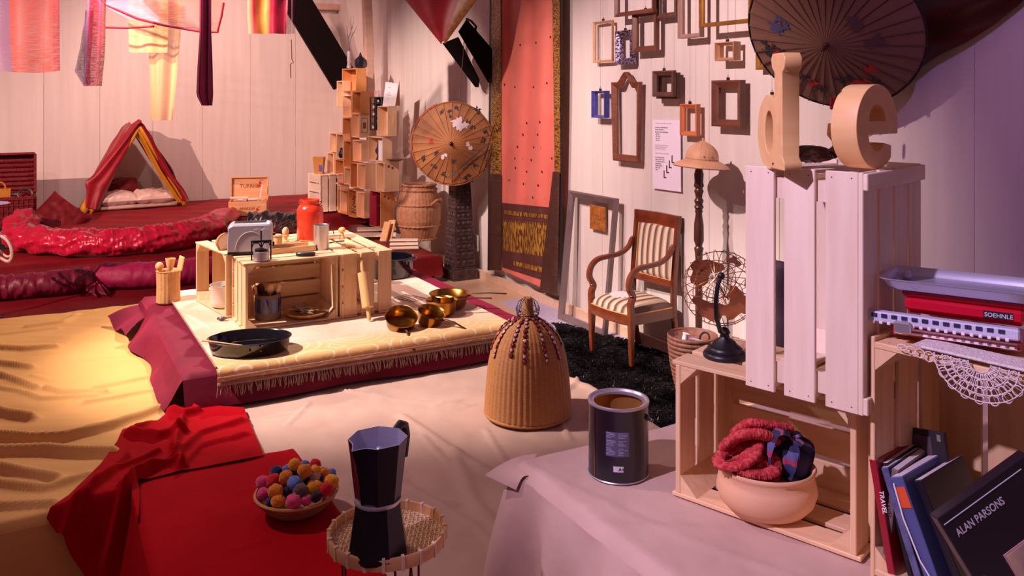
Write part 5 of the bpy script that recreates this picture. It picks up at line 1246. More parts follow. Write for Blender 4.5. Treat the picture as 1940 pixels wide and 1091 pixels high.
# ------------------------------------------------------------------ armchair, lamp, helmet, basket, rug
FLW = Vector((.53, 5.86, 0)); wd = Vector((.55, -.835, 0)).normalized(); dd_ = Vector((-wd.y, wd.x, 0))
ch = thing('armchair', 'mahogany armchair with striped brown and cream upholstery on the dark rug', 'armchair', frame(FLW + Vector((0, 0, .012)), wd))
CW, CD = .445, .40
def rect_sweep(pts, sz, up=(0, 0, 1), n=None):
    """square-section bar along pts with (w,h) sizes"""
    P = [Vector(p) for p in pts]; L = []; out = []
    for i in range(len(P)):
        d = (P[min(i + 1, len(P) - 1)] - P[max(i - 1, 0)]).normalized(); a = d.cross(Vector(up)).normalized(); b = a.cross(d).normalized(); w, h = sz[i] if isinstance(sz, list) else sz
        e = .25
        L.append([P[i] + a * (w / 2 * x) + b * (h / 2 * y) for x, y in ((-1, -1 + e), (-1 + e, -1), (1 - e, -1), (1, -1 + e), (1, 1 - e), (1 - e, 1), (-1 + e, 1), (-1, 1 - e))])
    return MB().loops(L)
def smooth(pts, n=24):
    P = [Vector(p) for p in pts]; out = []
    for i in range(n + 1):
        t = i / n * (len(P) - 1); k = min(int(t), len(P) - 2); f = t - k; p0, p1, p2, p3 = P[max(k - 1, 0)], P[k], P[k + 1], P[min(k + 2, len(P) - 1)]
        out.append(.5 * ((2 * p1) + (p2 - p0) * f + (2 * p0 - 5 * p1 + 4 * p2 - p3) * f * f + (3 * p1 - p0 - 3 * p2 + p3) * f ** 3))
    return out
for x in (.018, CW - .018):
    obj('leg', rect_sweep([(x, .02, 0), (x, .015, .15), (x, .018, .30)], [(.026, .026), (.034, .034), (.042, .044)], up=(0, 1, 0)), M_maho, ch)
    obj('arm_support', rect_sweep(smooth([(x, .018, .30), (x, .012, .42), (x, .030, .47), (x, -.004, .53), (x, .010, .60), (x, .07, .645), (x, .17, .655), (x, .27, .665), (x, .345, .70), (x, .385, .76)], 40), [(.040 - .010 * min(1, i / 30), .042 - .012 * min(1, i / 26)) for i in range(41)], up=(1, 0, 0)), M_maho, ch)
    obj('scroll_knob', MB().ball(.022, (x, .022, .475), 14, sc=(1.1, 1, .55)), M_maho, ch); obj('arm_finial', MB().ball(.014, (x, .385, .765), 12), M_maho, ch)
    obj('leg', rect_sweep(smooth([(x, CD + .045, 0), (x, CD + .02, .12), (x, CD, .28)], 10), (.032, .036), up=(1, 0, 0)), M_maho, ch)
    obj('back_post', rect_sweep(smooth([(x, CD, .26), (x, CD - .005, .45), (x, CD + .015, .70), (x, CD + .040, .965)], 14), (.042, .028), up=(1, 0, 0)), M_maho, ch)
obj('front_rail', rect_sweep([(.03, .012, .315), (CW / 2, -.006, .312), (CW - .03, .012, .315)], (.028, .070), up=(0, 0, 1)), M_maho, ch)
for x in (.02, CW - .02): obj('side_rail', rect_sweep([(x, .03, .315), (x, CD, .315)], (.028, .070)), M_maho, ch)
obj('rear_rail', rect_sweep([(.03, CD, .315), (CW - .03, CD, .315)], (.028, .070)), M_maho, ch)
obj('top_rail', rect_sweep([(.0, CD + .036, .922), (CW / 2, CD + .040, .926), (CW, CD + .036, .922)], (.030, .088)), M_maho, ch)
obj('lower_back_rail', rect_sweep([(.03, CD + .004, .50), (CW - .03, CD + .004, .50)], (.026, .05)), M_maho, ch)
cream, brn, gld = (196, 172, 150), (98, 74, 66), (190, 140, 70)
st_ = [(0, cream), (.16, (120, 96, 84)), (.20, brn), (.48, gld), (.54, brn), (.60, cream), (.84, (216, 196, 176))]
M_up = stripes('striped upholstery', st_, .8, 'X', 6, bump=.3); M_up2 = stripes('striped upholstery seat', st_, .8, 'X', 6.5, bump=.3)
def backp(s, t): 
    x = .040 + (CW - .08) * s; z = .525 + .36 * t; y = CD - .008 + (z - .45) * .09 - .032 * (math.sin(math.pi * s) * math.sin(math.pi * t)) ** .35
    return (x, y, z)
obj('back_pad', MB().grid(24, 24, backp), M_up, ch, sharp=0)

M_pip = mat('gold piping', (204, 150, 84), .6)
obj('piping', MB().tube([(*[v for v in backp(s, t)],) for s, t in [(0, 0), (0, .5), (0, 1), (.5, 1), (1, 1), (1, .5), (1, 0), (.5, 0)]], .005, 6, closed=True), M_pip, ch)
def seatp(s, t):
    a = 1 - (2 * s - 1) ** 4; b = 1 - (2 * t - 1) ** 4; bow = -.022 * math.sin(math.pi * s) * (1 - t)
    return (.012 + (CW - .024) * s, .004 + bow + (CD - .01) * t, .350 + .072 * (a * b) ** .45)
obj('seat_cushion', MB().grid(30, 30, seatp), M_up2, ch, sharp=0)
obj('seat_piping', MB().tube([seatp(s, 0) for s in np.linspace(0, 1, 14)] + [seatp(1, t) for t in np.linspace(.1, 1, 8)], .005, 6), M_pip, ch)
# crocheted doily on the seat
M_lace = mat('white crochet lace', (236, 222, 224), .9, col2=(206, 186, 190), scale=120, bump=.8, bscale=200)
def doily(s, t):
    a = 2 * math.pi * s; r = t * (.085 + .008 * math.sin(14 * a)); x = CW * .42 + r * 1.15 * math.cos(a); y = .15 + r * math.sin(a); q = seatp(min(1, max(0, (x - .012) / (CW - .024))), min(1, max(0, (y - .004) / (CD - .01))))
    return (x, y, q[2] + .004 + .002 * math.sin(30 * a) * t)
tag(obj('doily', MB().grid(84, 8, doily), M_lace, M=ch.matrix_basis, sharp=0), 'white crocheted doily lying on the striped armchair seat', 'doily')

# floor lamp and helmet
lp = thing('lamp_stand', 'tall turned dark wooden lamp stand wearing the sun helmet', 'lamp stand', T(*Vector(((1324 - CX) / F * 5.28, 5.28, .012))))
LX = 5.28
def zat(y): return EYE - (y - HY) * LX / F - .012
prof = [(.13, 0), (.14, .012), (.13, .03), (.06, .045), (.03, .07), (.024, .16), (.03, .20), (.02, .24)]
for y, r in ((560, 7), (500, 6), (478, 7.5), (470, 9), (466, 6), (455, 9.5), (425, 9), (405, 6), (400, 7.5), (397, 6.5), (392, 9), (387, 6.5), (380, 9), (375, 6), (368, 7), (362, 9), (357, 6.5), (352, 9.5), (345, 8), (330, 9), (318, 6), (300, 4), (290, 3)):
    prof.append((r * LX / F, zat(y)))
obj('turned_pole', MB().lathe(prof, 28), M_dark, lp, sharp=50)
M_hel = mat('pith palm leaf', (196, 146, 112), .6, col2=(222, 174, 138), scale=7, stretch=(1, 1, 1), bump=.3, bscale=20)
hp_ = PY(1329, 312, 5.24)
he = thing('sun_helmet', 'tan palm leaf sun helmet on top of the wooden lamp stand', 'hat', frame(hp_, (.9, .1, 0)) @ R(4, 'Y'))
seg = 24
hw_ = lambda t, z, i: 1 + .006 * math.cos(t * seg) 
obj('crown', MB().lathe([(.098, .028), (.100, .034), (.098, .06), (.088, .09), (.066, .115), (.036, .134), (.012, .146), (.006, .152), (0, .156)], 72, sy=1.15, mod=hw_, capa=False), M_hel, he, sharp=0)
obj('brim', MB().lathe([(.098, .030), (.125, .018), (.155, .002), (.168, -.012), (.170, -.014), (.164, -.013), (.12, .010), (.096, .024)], 72, sy=1.18, mod=hw_, capa=False, capb=False), M_hel, he, sharp=40)
obj('brim_edge', MB().tube([(.169 * math.cos(t), 1.18 * .169 * math.sin(t), -.0135) for t in [2 * math.pi * i / 60 for i in range(60)]], .003, 5, closed=True), mat('brown helmet binding', (140, 90, 62), .6), he)
obj('leaf_seam', MB().tube([(.099 * math.cos(t), 1.15 * .099 * math.sin(t), .036) for t in [2 * math.pi * i / 60 for i in range(60)]], .002, 5, closed=True), mat('seam', (150, 104, 80), .6), he)
for k in range(12):
    a = 2 * math.pi * k / 12; obj('leaf_fold', MB().tube([(r * math.cos(a), 1.15 * r * math.sin(a), z) for r, z in ((.1005, .036), (.0985, .06), (.0885, .09), (.0665, .1155), (.0365, .1345), (.010, .148))], .0012, 4), M_hel, he)
obj('button', MB().ball(.009, (0, 0, .158), 10), M_hel, he)
for s_ in (-.025, .025): obj('eyelet', MB().lathe([(.005, 0), (.003, .002)], 10, M=T(s_, -.112, .055) @ R(90, 'X')), M_steeld, he)

# coiled basket behind the globe
cb = thing('coiled_basket', 'round coiled basket of odds and ends behind the globe', 'basket', frame(Vector(((1312 - CX) / F * 4.95, 4.95, .012)), EX))
prof = [(.11, 0)]
n_ = 15; Hb = EYE - (636 - HY) * 4.95 / F - .012
for i in range(n_): z = Hb * (i + .5) / n_; r = .085 + .058 * math.sin(min(1, i / n_ * 1.1) * 1.5); prof += [(r - .002, z), (r + .004, z + Hb / n_ * .25), (r + .004, z + Hb / n_ * .75), (r - .002, z + Hb / n_ * .98)]
prof += [(.146, Hb), (.138, Hb - .005), (.130, Hb * .93), (0, Hb * .92)]
obj('coils', MB().lathe(prof, 48), mat('dark coiled reed', (150, 100, 82), .6, col2=(110, 70, 58), scale=40, bump=.4), cb, sharp=0)
top_ = cb.matrix_basis @ Vector((0, 0, Hb * .925))
tag(obj('white_spool', MB().lathe([(.02, 0), (.021, .004), (.016, .012), (.016, .05), (.021, .058), (.0, .06)], 20), M_white, M=T(*(top_ + Vector((-.062, -.05, .0)))) @ R(14, 'Y')), 'white spool standing at the left inside the coiled basket', 'spool')
tag(obj('metal_bangle', MB().tube([(.032 * math.cos(t), 0, .032 * math.sin(t)) for t in [2 * math.pi * i / 24 for i in range(24)]], .006, 6, closed=True), M_steeld, M=T(*(top_ + Vector((.06, -.05, .03)))) @ R(20)), 'dark metal ring at the right inside the coiled basket', 'ring')
tag(obj('folded_ruler', MB().box(.09, .018, .01, b=.002), mat('pale lilac plastic', (190, 176, 196), .4), M=T(*(top_ + Vector((.0, -.06, .025)))) @ R(-14) @ R(12, 'Y')), 'pale flat strip lying in the middle of the coiled basket', 'strip')

# fur rug and grey mat on the floor
M_fur = mat('black fur', (10, 7, 10), .35, spec=.5, col2=(20, 14, 18), scale=8)
rc = [PZ(1050, 612, .01), PZ(1290, 672, .01), PZ(1420, 860, .01), PZ(1040, 800, .01)]
ft = thing('fur_rug', 'shaggy black fur rug on the floor under the armchair', 'rug', None)
def rug(s, t):
    p = (rc[0] * (1 - s) + rc[1] * s) * (1 - t) + (rc[3] * (1 - s) + rc[2] * s) * t; e = min(s, 1 - s, t, 1 - t) * 14
    ud = p.x * U.x + p.y * U.y; p = p - U * max(0, ud - 3.74)
    return (p.x + .03 * nz3(t * 8, s, 5), p.y + .03 * nz3(s * 8, t, 2), .006 + min(1, e) * (.010 + .018 * abs(nz3(p.x * 9, p.y * 9, 1))))
obj('hide', MB().grid(60, 60, rug, uv=False), M_fur, ft, sharp=0)
mb = MB(); rng = random.Random(4); vs = []; fs = []
for i in range(16000):
    s, t = rng.random(), rng.random(); p = Vector(rug(s, t)); a = rng.uniform(0, 6.28) * .5 + nz3(p.x * 5, p.y * 5) * 3; L = rng.uniform(.025, .055); d = Vector((math.cos(a), math.sin(a), 0)); w = Vector((-d.y, d.x, 0)) * .0022
    b = len(vs); vs += [tuple(p - w), tuple(p + w), tuple(p + d * L * .5 + w * .6 + Vector((0, 0, .016))), tuple(p + d * L + Vector((0, 0, .008 + rng.uniform(0, .01))))]; fs += [(b, b + 1, b + 2), (b, b + 2, b + 3)]
mb.add(vs, fs); o = obj('fur_strands', mb, M_fur, ft, smooth=False); o['kind'] = 'stuff'
gm_ = [PZ(948, 572, .004), PZ(1000, 563, .004), PZ(1300, 668, .004), PZ(1300, 720, .004), PZ(1050, 640, .004)]
tag(obj('floor_mat', MB().loops([[(p.x, p.y, .0012) for p in gm_], [(p.x, p.y, .007) for p in gm_]]), mat('pale grey lilac matting', (190, 178, 200), .8, col2=(172, 160, 184), scale=60, bump=.3), smooth=False), 'pale lilac grey mat strip on the tiles beside the fur rug', 'mat')

# ------------------------------------------------------------------ right crate contents and scale
GZ = P2Z + .011
def inR(r, s, z): return RC0 + rr_ * r + ss_ * s + Vector((0, 0, z - P2Z))
M_paper = mat('book pages', (206, 196, 200), .8)
def book(label, px, py, w, h, t, m, yaw, lean, name='book', depth=None, spine=None, cat='book', roll=0):
    """lower-left front corner seen at (px,py) on the crate floor; cover faces local -y"""
    p = PZ(px, py, GZ + .004) if py < 1500 else None
    return p
ik = inR(0, 0, 0)
def rec(label, r, s, w, h, t, m, yaw, lean, tiltx=0, cat='book', name='book', z0=.0235, spinecol=None):
    """thin volume standing on the crate floor. local x = thickness, y = width into depth, z = height"""
    M = frame(inR(r, s, P2Z + z0), rr_) @ R(yaw) @ R(lean, 'Y') @ R(tiltx, 'X')
    g = thing(name, label, cat, M)
    obj('cover', MB().box(t, w, h, c=(t / 2, w / 2, h / 2), b=.0012), m, g)
    obj('pages', MB().box(t * .8, w * .97, h * .98, c=(t / 2, w / 2 + .002, h / 2 + .0025)), M_paper, g)
    return g
M_bk = [mat('grey green cover', (112, 96, 98), .5), mat('red cover', (150, 24, 44), .4), mat('charcoal cover', (44, 34, 42), .5), mat('navy cover', (38, 44, 96), .4, col2=(120, 120, 160), scale=30), mat('slate blue cover', (78, 84, 136), .4), mat('black cover', (24, 18, 30), .4), mat('black glossy cover', (30, 22, 34), .3)]
rec('grey-green book with pale pages, leftmost in the standing crate', .016, .01, .15, .195, .012, M_bk[0], 4, 6)
g = rec('red spined book second from the left in the standing crate', .034, .0, .16, .205, .014, M_bk[1], 2, -10); text('TRAVEL', .012, M_white, g, T(.011, -.0008, .15) @ R(90, 'X') @ R(-90), 'spine_lettering', depth=.0002)
# magazine with grey photograph face, leaning against back left
mg = thing('magazine', 'dark magazine with grey photo cover leaning at the back left of the crate', 'magazine', frame(inR(.030, .13, P2Z + .0235), rr_) @ R(-14) @ R(-12, 'Y') @ R(-4, 'X') @ S(.62, 1, .76))
obj('cover', MB().box(.150, .008, .30, c=(.075, .004, .15), b=.001), M_bk[2], mg)
obj('cover_photo', MB().box(.085, .0012, .12, c=(.060, -.0008, .225)), mat('grey cover photo', (92, 74, 84), .5, col2=(58, 46, 58), scale=22), mg)
obj('title_strip', MB().box(.085, .0014, .028, c=(.085, -.0010, .145), M=T(0, 0, 0)), mat('dusty pink strip', (140, 92, 92), .5), mg); obj('corner_badge', MB().box(.014, .0014, .016, c=(.132, -.001, .285)), mat('badge', (120, 116, 112), .5), mg)
rec('thin black book behind the red one', .062, .02, .16, .20, .010, M_bk[5], 3, -14)
rec('dark blue patterned book leaning in the middle of the crate', .082, .01, .17, .20, .014, M_bk[3], 2, -19)
g = rec('slate blue volume with an orange label leaning right of the middle', .118, -.01, .16, .200, .026, M_bk[4], 0, -22)
obj('orange_label', MB().box(.022, .0012, .036, c=(.013, -.0008, .165)), mat('orange label', (214, 84, 44), .5), g)
obj('white_cord', MB().tube([(.006, -.003, .190), (.002, -.004, .13), (.006, -.004, .06), (.018, -.004, .02)], .0016, 5), M_white, g)
rec('black book squeezed right of the slate blue volume', .165, .01, .17, .205, .016, M_bk[5], 0, -25)
# record box
rb_ = thing('record_box', 'large black record box set with a framed blue picture on its cover', 'record', frame(inR(.302, -.05, P2Z + .0235), rr_) @ R(60) @ R(-30, 'Y') @ R(-8, 'X') @ T(-.02, 0, -.075) @ S(.94, 1, .94))
obj('box', MB().box(.20, .022, .36, c=(.10, .011, .18), b=.0015), M_bk[6], rb_)
obj('picture_border', MB().box(.118, .0012, .165, c=(.125, -.0006, .165)), mat('pale pink border', (190, 150, 150), .5), rb_)
obj('cover_picture', MB().box(.110, .0014, .157, c=(.125, -.0012, .165)), mat('blue cloud picture', (60, 62, 130), .45, col2=(206, 176, 150), scale=9, contrast=.3), rb_)
obj('figure_shadow', MB().prism([(.10, .02), (.15, .02), (.145, .06), (.128, .085), (.118, .07), (.105, .05)], .0006, M=T(0, -.0020, .075) @ R(90, 'X')), mat('dark figure', (48, 32, 48), .6), rb_)
text('ALAN PARSONS', .019, M_labw, rb_, T(.016, -.0008, .315) @ R(90, 'X'), 'cover_title', depth=.0002, sx=.75)
obj('title_rule', MB().box(.17, .001, .0012, c=(.09, -.0005, .345)), M_labw, rb_)
text('LES GRANDES SYMPHONIES', .013, M_labw, rb_, T(.010, -.0008, .24) @ R(90, 'X') @ R(-90), 'edge_title', depth=.0002, sx=.8)
# kitchen scale pile on the right crate
SCZ = RCT + .0015
sd = Vector((.83, -.55, 0)).normalized()
so_ = PZ(1690, 634, SCZ)
M_sred = mat('glossy red enamel', (196, 16, 48), .2, coat=.6); M_sil = mat('chrome tray', (196, 194, 220), .3, .6)
ks = thing('kitchen_scale', 'red kitchen scale lying on the right crate with white ruled slide', 'scale', frame(so_ + Vector((0, .0, .001)), sd))
obj('base', MB().box(.215, .10, .020, c=(.105, .05, .010), b=.004), M_sred, ks); obj('ribbed_edge', MB().box(.20, .003, .004, c=(.105, -.001, .006)).box(.20, .003, .003, c=(.105, -.001, .014)), M_white, ks)
obj('slide_bar', MB().box(.25, .022, .020, c=(.085, -.010, .034), b=.003), mat('lilac white bar', (206, 204, 232), .3), ks)
for k in range(13): obj('slot', MB().box(.010, .002, .007, c=(-.028 + .0175 * k, -.0215, .038)), mat('slot dark', (50, 50, 84), .4) if k == 0 else bpy.data.materials['slot dark'], ks)
for k in range(17): obj('tooth', MB().box(.006, .003, .006, c=(-.030 + .0138 * k, -.0205, .0245), b=.001), M_white, ks)
obj('slide_weight', MB().box(.030, .012, .022, c=(.022, -.024, .022), b=.003), M_steel, ks)
obj('body', MB().box(.200, .095, .034, c=(.120, .052, .060), b=.010), M_sred, ks)
obj('name_plate', MB().box(.046, .0015, .013, c=(.175, .0038, .060), b=.0004), M_ink, ks); text('SOEHNLE', .0105, M_labw, ks, T(.1535, .0026, .0562) @ R(90, 'X'), 'lettering', depth=.0003)
obj('upper_body', MB().box(.205, .10, .012, c=(.118, .055, .080), b=.005), M_sred, ks)
tr_ = thing('chrome_tray', 'shiny rectangular chrome tray resting on top of the red scale', 'tray', ks.matrix_basis @ T(-.022, -.015, .087))
L_ = []
for f, z in ((.86, .002), (.90, .006), (.95, .016), (1.0, .020), (1.0, .022), (.93, .018), (.88, .006), (.84, .0045)):
    x0, y0 = .14 * f, .075 * f; q = .018 * f; ring = []
    for cx_, cy_, a0 in ((x0 - q, y0 - q, 0), (-x0 + q, y0 - q, 90), (-x0 + q, -y0 + q, 180), (x0 - q, -y0 + q, 270)):
        for a in (0, 30, 60, 90): ring.append((.14 + cx_ + q * math.cos(math.radians(a0 + a)), .07 + cy_ + q * math.sin(math.radians(a0 + a)), z))
    L_.append(ring)
obj('pan', MB().loops(L_), M_sil, tr_, sharp=40)
obj('hook_knob', MB().ball(.010, (.035, .10, .012), 12), M_sil, tr_)
# lace doily hanging over the crate front
def edge(s): return inR(.10 + .20 * s, -.002, RCT)
ld = MB()
def lace(s, t):
    p = edge(s); ln = .070 * max(0, 1 - abs(2 * s - 1) ** 1.3) * 1.05
    q = p - ss_ * (.006 + .006 * math.sin(s * 14) * t); return (q.x, q.y, p.z + .002 - ln * t)
def ring_on(s0, z0, rx, rz, tr, mbx, k=20):
    pts = []
    for i in range(k):
        a = 2 * math.pi * i / k; p = inR(.10 + .20 * s0 + rx * math.cos(a), -.009, RCT + z0 + rz * math.sin(a)); pts.append(p)
    mbx.tube(pts, tr, 4, closed=True)
mbx = MB(); rng = random.Random(2)
for ring_, (n, rr2_, off) in enumerate(((9, .060, .008), (13, .048, .0065), (7, .034, .006), (5, .022, .0055))):
    for i in range(n):
        a = math.pi * (i + .5) / n; ring_on(.5 + rr2_ * 1.15 * math.cos(a) / .20, -.002 - rr2_ * math.sin(a) * 1.0, off, off * 1.1, .0012, mbx, 12)
for rr2_ in (.066, .054, .041, .028, .016):
    mbx.tube([inR(.20 + rr2_ * 1.15 * math.cos(a), -.009, RCT - rr2_ * math.sin(a)) for a in [math.pi * i / 24 for i in range(25)]], .0014, 4)
for i in range(22):
    a = math.pi * (i + .5) / 22; mbx.tube([inR(.20 + q * 1.15 * math.cos(a), -.009, RCT - q * math.sin(a)) for q in (.016, .066)], .0009, 4)
for k in (-1, 1):
    for j in range(4): ring_on(.5 + k * (.085 + .016 * j) / .2, -.010 + .0018 * j, .009, .009 - .0012 * j, .0013, mbx, 12)
mbx.tube([inR(.10 + .012 * i, -.004, RCT + .003) for i in range(18)], .003, 5)
mbx.grid(24, 3, lambda s, t: tuple(inR(.08 + .24 * s, -.006 + .07 * t, RCT + .0026)), uv=False)
tag(obj('lace_doily', mbx, M_lace, sharp=0), 'white crocheted lace hanging over the front edge of the right crate', 'doily')

# stack seen behind the upright crate
cs = thing('coiled_vessel', 'dark ribbed vessel seen through the slats of the upright crate', 'vase', frame(Vector(((1468 - CX) / F * 2.55, 2.55, .012)), EX))
pr3 = []
Hc = EYE - (492 - HY) * 2.55 / F - .012
nn = 60
for i in range(nn): z = Hc * i / nn; pr3 += [(.040, z), (.036, z + Hc / nn * .6)]
obj('ribbed_body', MB().lathe(pr3 + [(0, Hc)], 24), mat('grey striped reed', (112, 92, 96), .6, col2=(60, 46, 52), scale=10), cs, sharp=0)
# ------------------------------------------------------------------ little tent and cushions on the top step
T3 = .395
ta = PZ(165, 402, T3 + .01); tb = PZ(352, 388, T3 + .01)
ux = (tb - ta).normalized(); ux.z = 0; ux.normalize(); uy = Vector((-ux.y, ux.x, 0)); w_t = (tb - ta).length
tn = thing('play_tent', 'small red tent with yellow lining on the top step', 'tent', frame(Vector((ta.x, ta.y, T3 + .012)), ux))
M_tred = mat('red tent satin', (160, 14, 34), .45, col2=(130, 6, 24), scale=8, sheen=.3); M_tyel = mat('mustard tent lining', (214, 150, 40), .6, col2=(190, 126, 26), scale=12, bump=.3, bscale=30)
apx, apz = .50 * w_t, 1.03
dep = .48
def roof(side, off=0.0, drop=1.0, jit=.02, sd=0):
    x0 = -.02 if side < 0 else w_t + .02
    def fn(s, t):   # s from apex down, t depth
        x = apx + (x0 - apx) * s * drop; z = apz * (1 - s * drop) + off
        x += (off if side > 0 else -off) * .9 + jit * nz3(s * 4, t * 3, sd) * (1 if s > .05 else 0)
        y = -.03 + dep * t + .04 * nz3(s * 3 + sd, t * 2) * s
        z += .03 * math.exp(-((s) / .08) ** 2) * -1 + .012 * math.sin(t * 12 + s * 5)
        return (x, y, max(z, .0))
    return fn
mb = MB(); mb.grid(30, 14, roof(-1, .045, .80, .035, 2)); mb.grid(30, 14, roof(1, .04, .90, .03, 6)); obj('red_roof_cloth', mb, M_tred, tn, sharp=0)
mb = MB(); mb.grid(30, 14, roof(-1, .0, 1.0, .01, 3)); mb.grid(30, 14, roof(1, .0, 1.0, .01, 8)); obj('yellow_lining', mb, M_tyel, tn, sharp=0)
def fold(pts_o, pts_i, th, y0, sd):
    def fn(s_, t):
        a = poly_at(pts_o, t); b = poly_at(pts_i, t); p = a.lerp(b, s_)
        return (p.x, y0 - th * math.sin(math.pi * s_) + .018 * math.sin(s_ * 9 + t * 4 + sd), p.z)
    return MB().grid(16, 24, fn)
hT = apz
obj('red_front_fold', fold([Vector((apx + .0, 0, hT + .07)), Vector((apx - .07, 0, hT + .02)), Vector((.05, 0, .44)), Vector((-.05, 0, .36)), Vector((-.02, 0, .30)), Vector((-.03, 0, .06))], [Vector((apx + .03, 0, hT + .02)), Vector((apx - .02, 0, hT - .06)), Vector((apx * .62, 0, hT * .55)), Vector((.20, 0, .22)), Vector((.15, 0, .10)), Vector((.13, 0, .03))], .05, -.06, 1), M_tred, tn, sharp=0)
obj('red_front_fold', fold([Vector((apx - .02, 0, hT + .07)), Vector((apx + .06, 0, hT + .0)), Vector((w_t * .82, 0, .44)), Vector((w_t * .97, 0, .20)), Vector((w_t + .03, 0, .07))], [Vector((apx - .02, 0, hT + .02)), Vector((apx + .04, 0, hT - .05)), Vector((w_t * .74, 0, .44)), Vector((w_t * .90, 0, .14)), Vector((w_t * .93, 0, .05))], .03, -.05, 3), M_tred, tn, sharp=0)
obj('yellow_front_fold', fold([Vector((apx + .01, 0, hT + .0)), Vector((apx + .07, 0, hT - .12)), Vector((w_t * .74, 0, .46)), Vector((w_t * .90, 0, .14)), Vector((w_t * .96, 0, .04))], [Vector((apx - .03, 0, hT - .12)), Vector((apx + .02, 0, hT - .20)), Vector((w_t * .66, 0, .48)), Vector((w_t * .84, 0, .14)), Vector((w_t * .90, 0, .04))], .03, -.035, 5), M_tyel, tn, sharp=0)
# rolled front hem in yellow, gathered at apex
for sgn, x0 in ((-1, .03), (1, w_t + .0)):
    pts = [Vector((apx + (x0 - apx) * s, -.035, apz * (1 - s) - .02)) for s in np.linspace(0, 1, 14)]
    obj('yellow_hem', MB().tube(pts, [.03 + .016 * math.sin(i * .9) * (.5) + .022 * (1 - i / 13) for i in range(14)], 10, flat=.5), M_tyel, tn, sharp=0)
mb = MB()
for k, (x, y, r) in enumerate(((-.02, .0, .055), (.05, -.03, .045), (.10, .0, .04))): mb.ball(r, (x, y, .05), 12, sc=(.9, .9, 1.3), wob=.3, seed=k)
obj('gathered_cloth', mb, M_tyel, tn, sharp=0)
mb = MB(); mb.ball(.04, (w_t - .03, -.02, .04), 12, sc=(.8, .9, 1.2), wob=.4); obj('gathered_cloth', mb, M_tyel, tn, sharp=0)
M_poles = mat('tent pole', (150, 110, 80), .6)
for x0 in (0, w_t):
    for y in (.0, dep): obj('pole', MB().tube([(x0, y, 0), (apx, y, apz - .02)], .010, 6), M_poles, tn)
def cushion(label, c, w, d, h, m, xd, spin=0, tilt=0, roll=0, seed=0, cat='cushion', name='cushion', pw=.55, corner=.10, wr=.02, group=None):
    def fn(sg):
        def f(s, t):
            a = 2 * s - 1; b = 2 * t - 1; e = max(0, (1 - a ** 4) * (1 - b ** 4)) ** pw; pin = 1 - corner * (1 - (a * a) * (b * b)) * (abs(a) ** 6 + abs(b) ** 6) * .6
            return (a * w / 2 * pin, b * d / 2 * pin, h / 2 + sg * h / 2 * e * (1 + .25 * nz3(a * 2 + seed, b * 2, sg)) + wr * nz3(a * 5 + seed, b * 5, 3) * e)
        return f
    mb = MB(); mb.grid(26, 22, fn(1)); mb.grid(26, 22, fn(-1))
    # flip the lower shell
    o = obj(name, mb, m, M=frame(c, xd) @ R(tilt, 'X') @ R(roll, 'Y') @ R(spin), sharp=0); return tag(o, label, cat, group)
M_csat = mat('champagne satin', (206, 178, 164), .32, col2=(226, 200, 188), scale=6, spec=.6)
tentM = tn.matrix_basis
def tl_(x, y, z): return tentM @ Vector((x, y, z))
tag(obj('mattress', MB().box(w_t * .80, dep * .80, .05, c=(0, 0, .025), b=.015), mat('quilted champagne satin', (196, 164, 150), .4, col2=(214, 186, 172), scale=10, bump=.8, bscale=14), M=frame(tl_(w_t * .52, .20, 0), ux)), 'thin quilted pale satin mattress on the tent floor', 'mattress')
cushion('champagne satin cushion on the left inside the tent', tl_(w_t * .31, .16, .052), .46, .36, .15, M_csat, ux, seed=1, tilt=8)
cushion('champagne satin cushion on the right inside the tent', tl_(w_t * .69, .15, .052), .50, .36, .15, M_csat, ux, seed=5, tilt=8)
cushion('dark red cushion propped at the back left of the tent', tl_(w_t * .38, .40, .19), .46, .30, .13, M_velvet, ux, tilt=35, seed=8)
# big cushions at the left
cushion('dark red pointed cushion propped behind the satin bolster', PZ(92, 436, T3 - .05) + Vector((0, .15, .05)), .50, .5, .16, M_velvet, ux, spin=45, tilt=62, roll=0, seed=11)
# satin bolster, long and wrinkled
def bolster(label, pts, rad, m, wr, seed, n=150, k=26, flat=.8, name='bolster'):
    P = smooth(pts, n); rs = []; L = []
    for i, p in enumerate(P):
        t = i / n; d = (P[min(i + 1, n)] - P[max(i - 1, 0)]); d.z = 0; d.normalize(); sd = Vector((-d.y, d.x, 0)); r = rad * (min(1, t * 14 + .12) ** .5) * (min(1, (1 - t) * 14 + .12) ** .5) * (1 + .12 * nz3(t * 6, seed))
        row = []
        for j in range(k):
            a = 2 * math.pi * j / k; x_, y_ = t * n * .17, a
            w = wr * (nz3(t * 26 + 1.4 * math.cos(a + 1), math.cos(a) * 2.2, seed + math.sin(a) * 2.2) + .8 * abs(nz3(t * 95 + math.sin(a) * 2, math.cos(a) * 3, seed + math.sin(a) * 3)))
            rr = r * (1 + w); row.append(p + sd * (rr * math.cos(a)) + Vector((0, 0, max(-flat * rad * .9, rr * math.sin(a) * flat))))
        L.append(row)
    o = obj(name, MB().loops(L), m, sharp=0); return tag(o, label, 'bolster')
def g(x, y, z, up): p = PZ(x, y, z); return Vector((p.x, p.y, z + up))
bolster('long wrinkled red satin bolster lying in front of the tent step', [g(48, 458, .27, .28), g(36, 470, .27, .13), g(75, 478, .27, .12), g(150, 484, .27, .12), g(230, 482, .27, .12), g(320, 472, .27, .12), g(390, 455, .27, .12), g(442, 432, .27, .17)], .15, M_satin, .30, 2.0, n=340, k=44)
bolster('plum satin bolster on the lowest step at the left edge', [g(-70, 572, .085, .10), g(0, 567, .085, .10), g(90, 560, .085, .10), g(178, 548, .085, .10)], .125, M_plum, .18, 5.0)
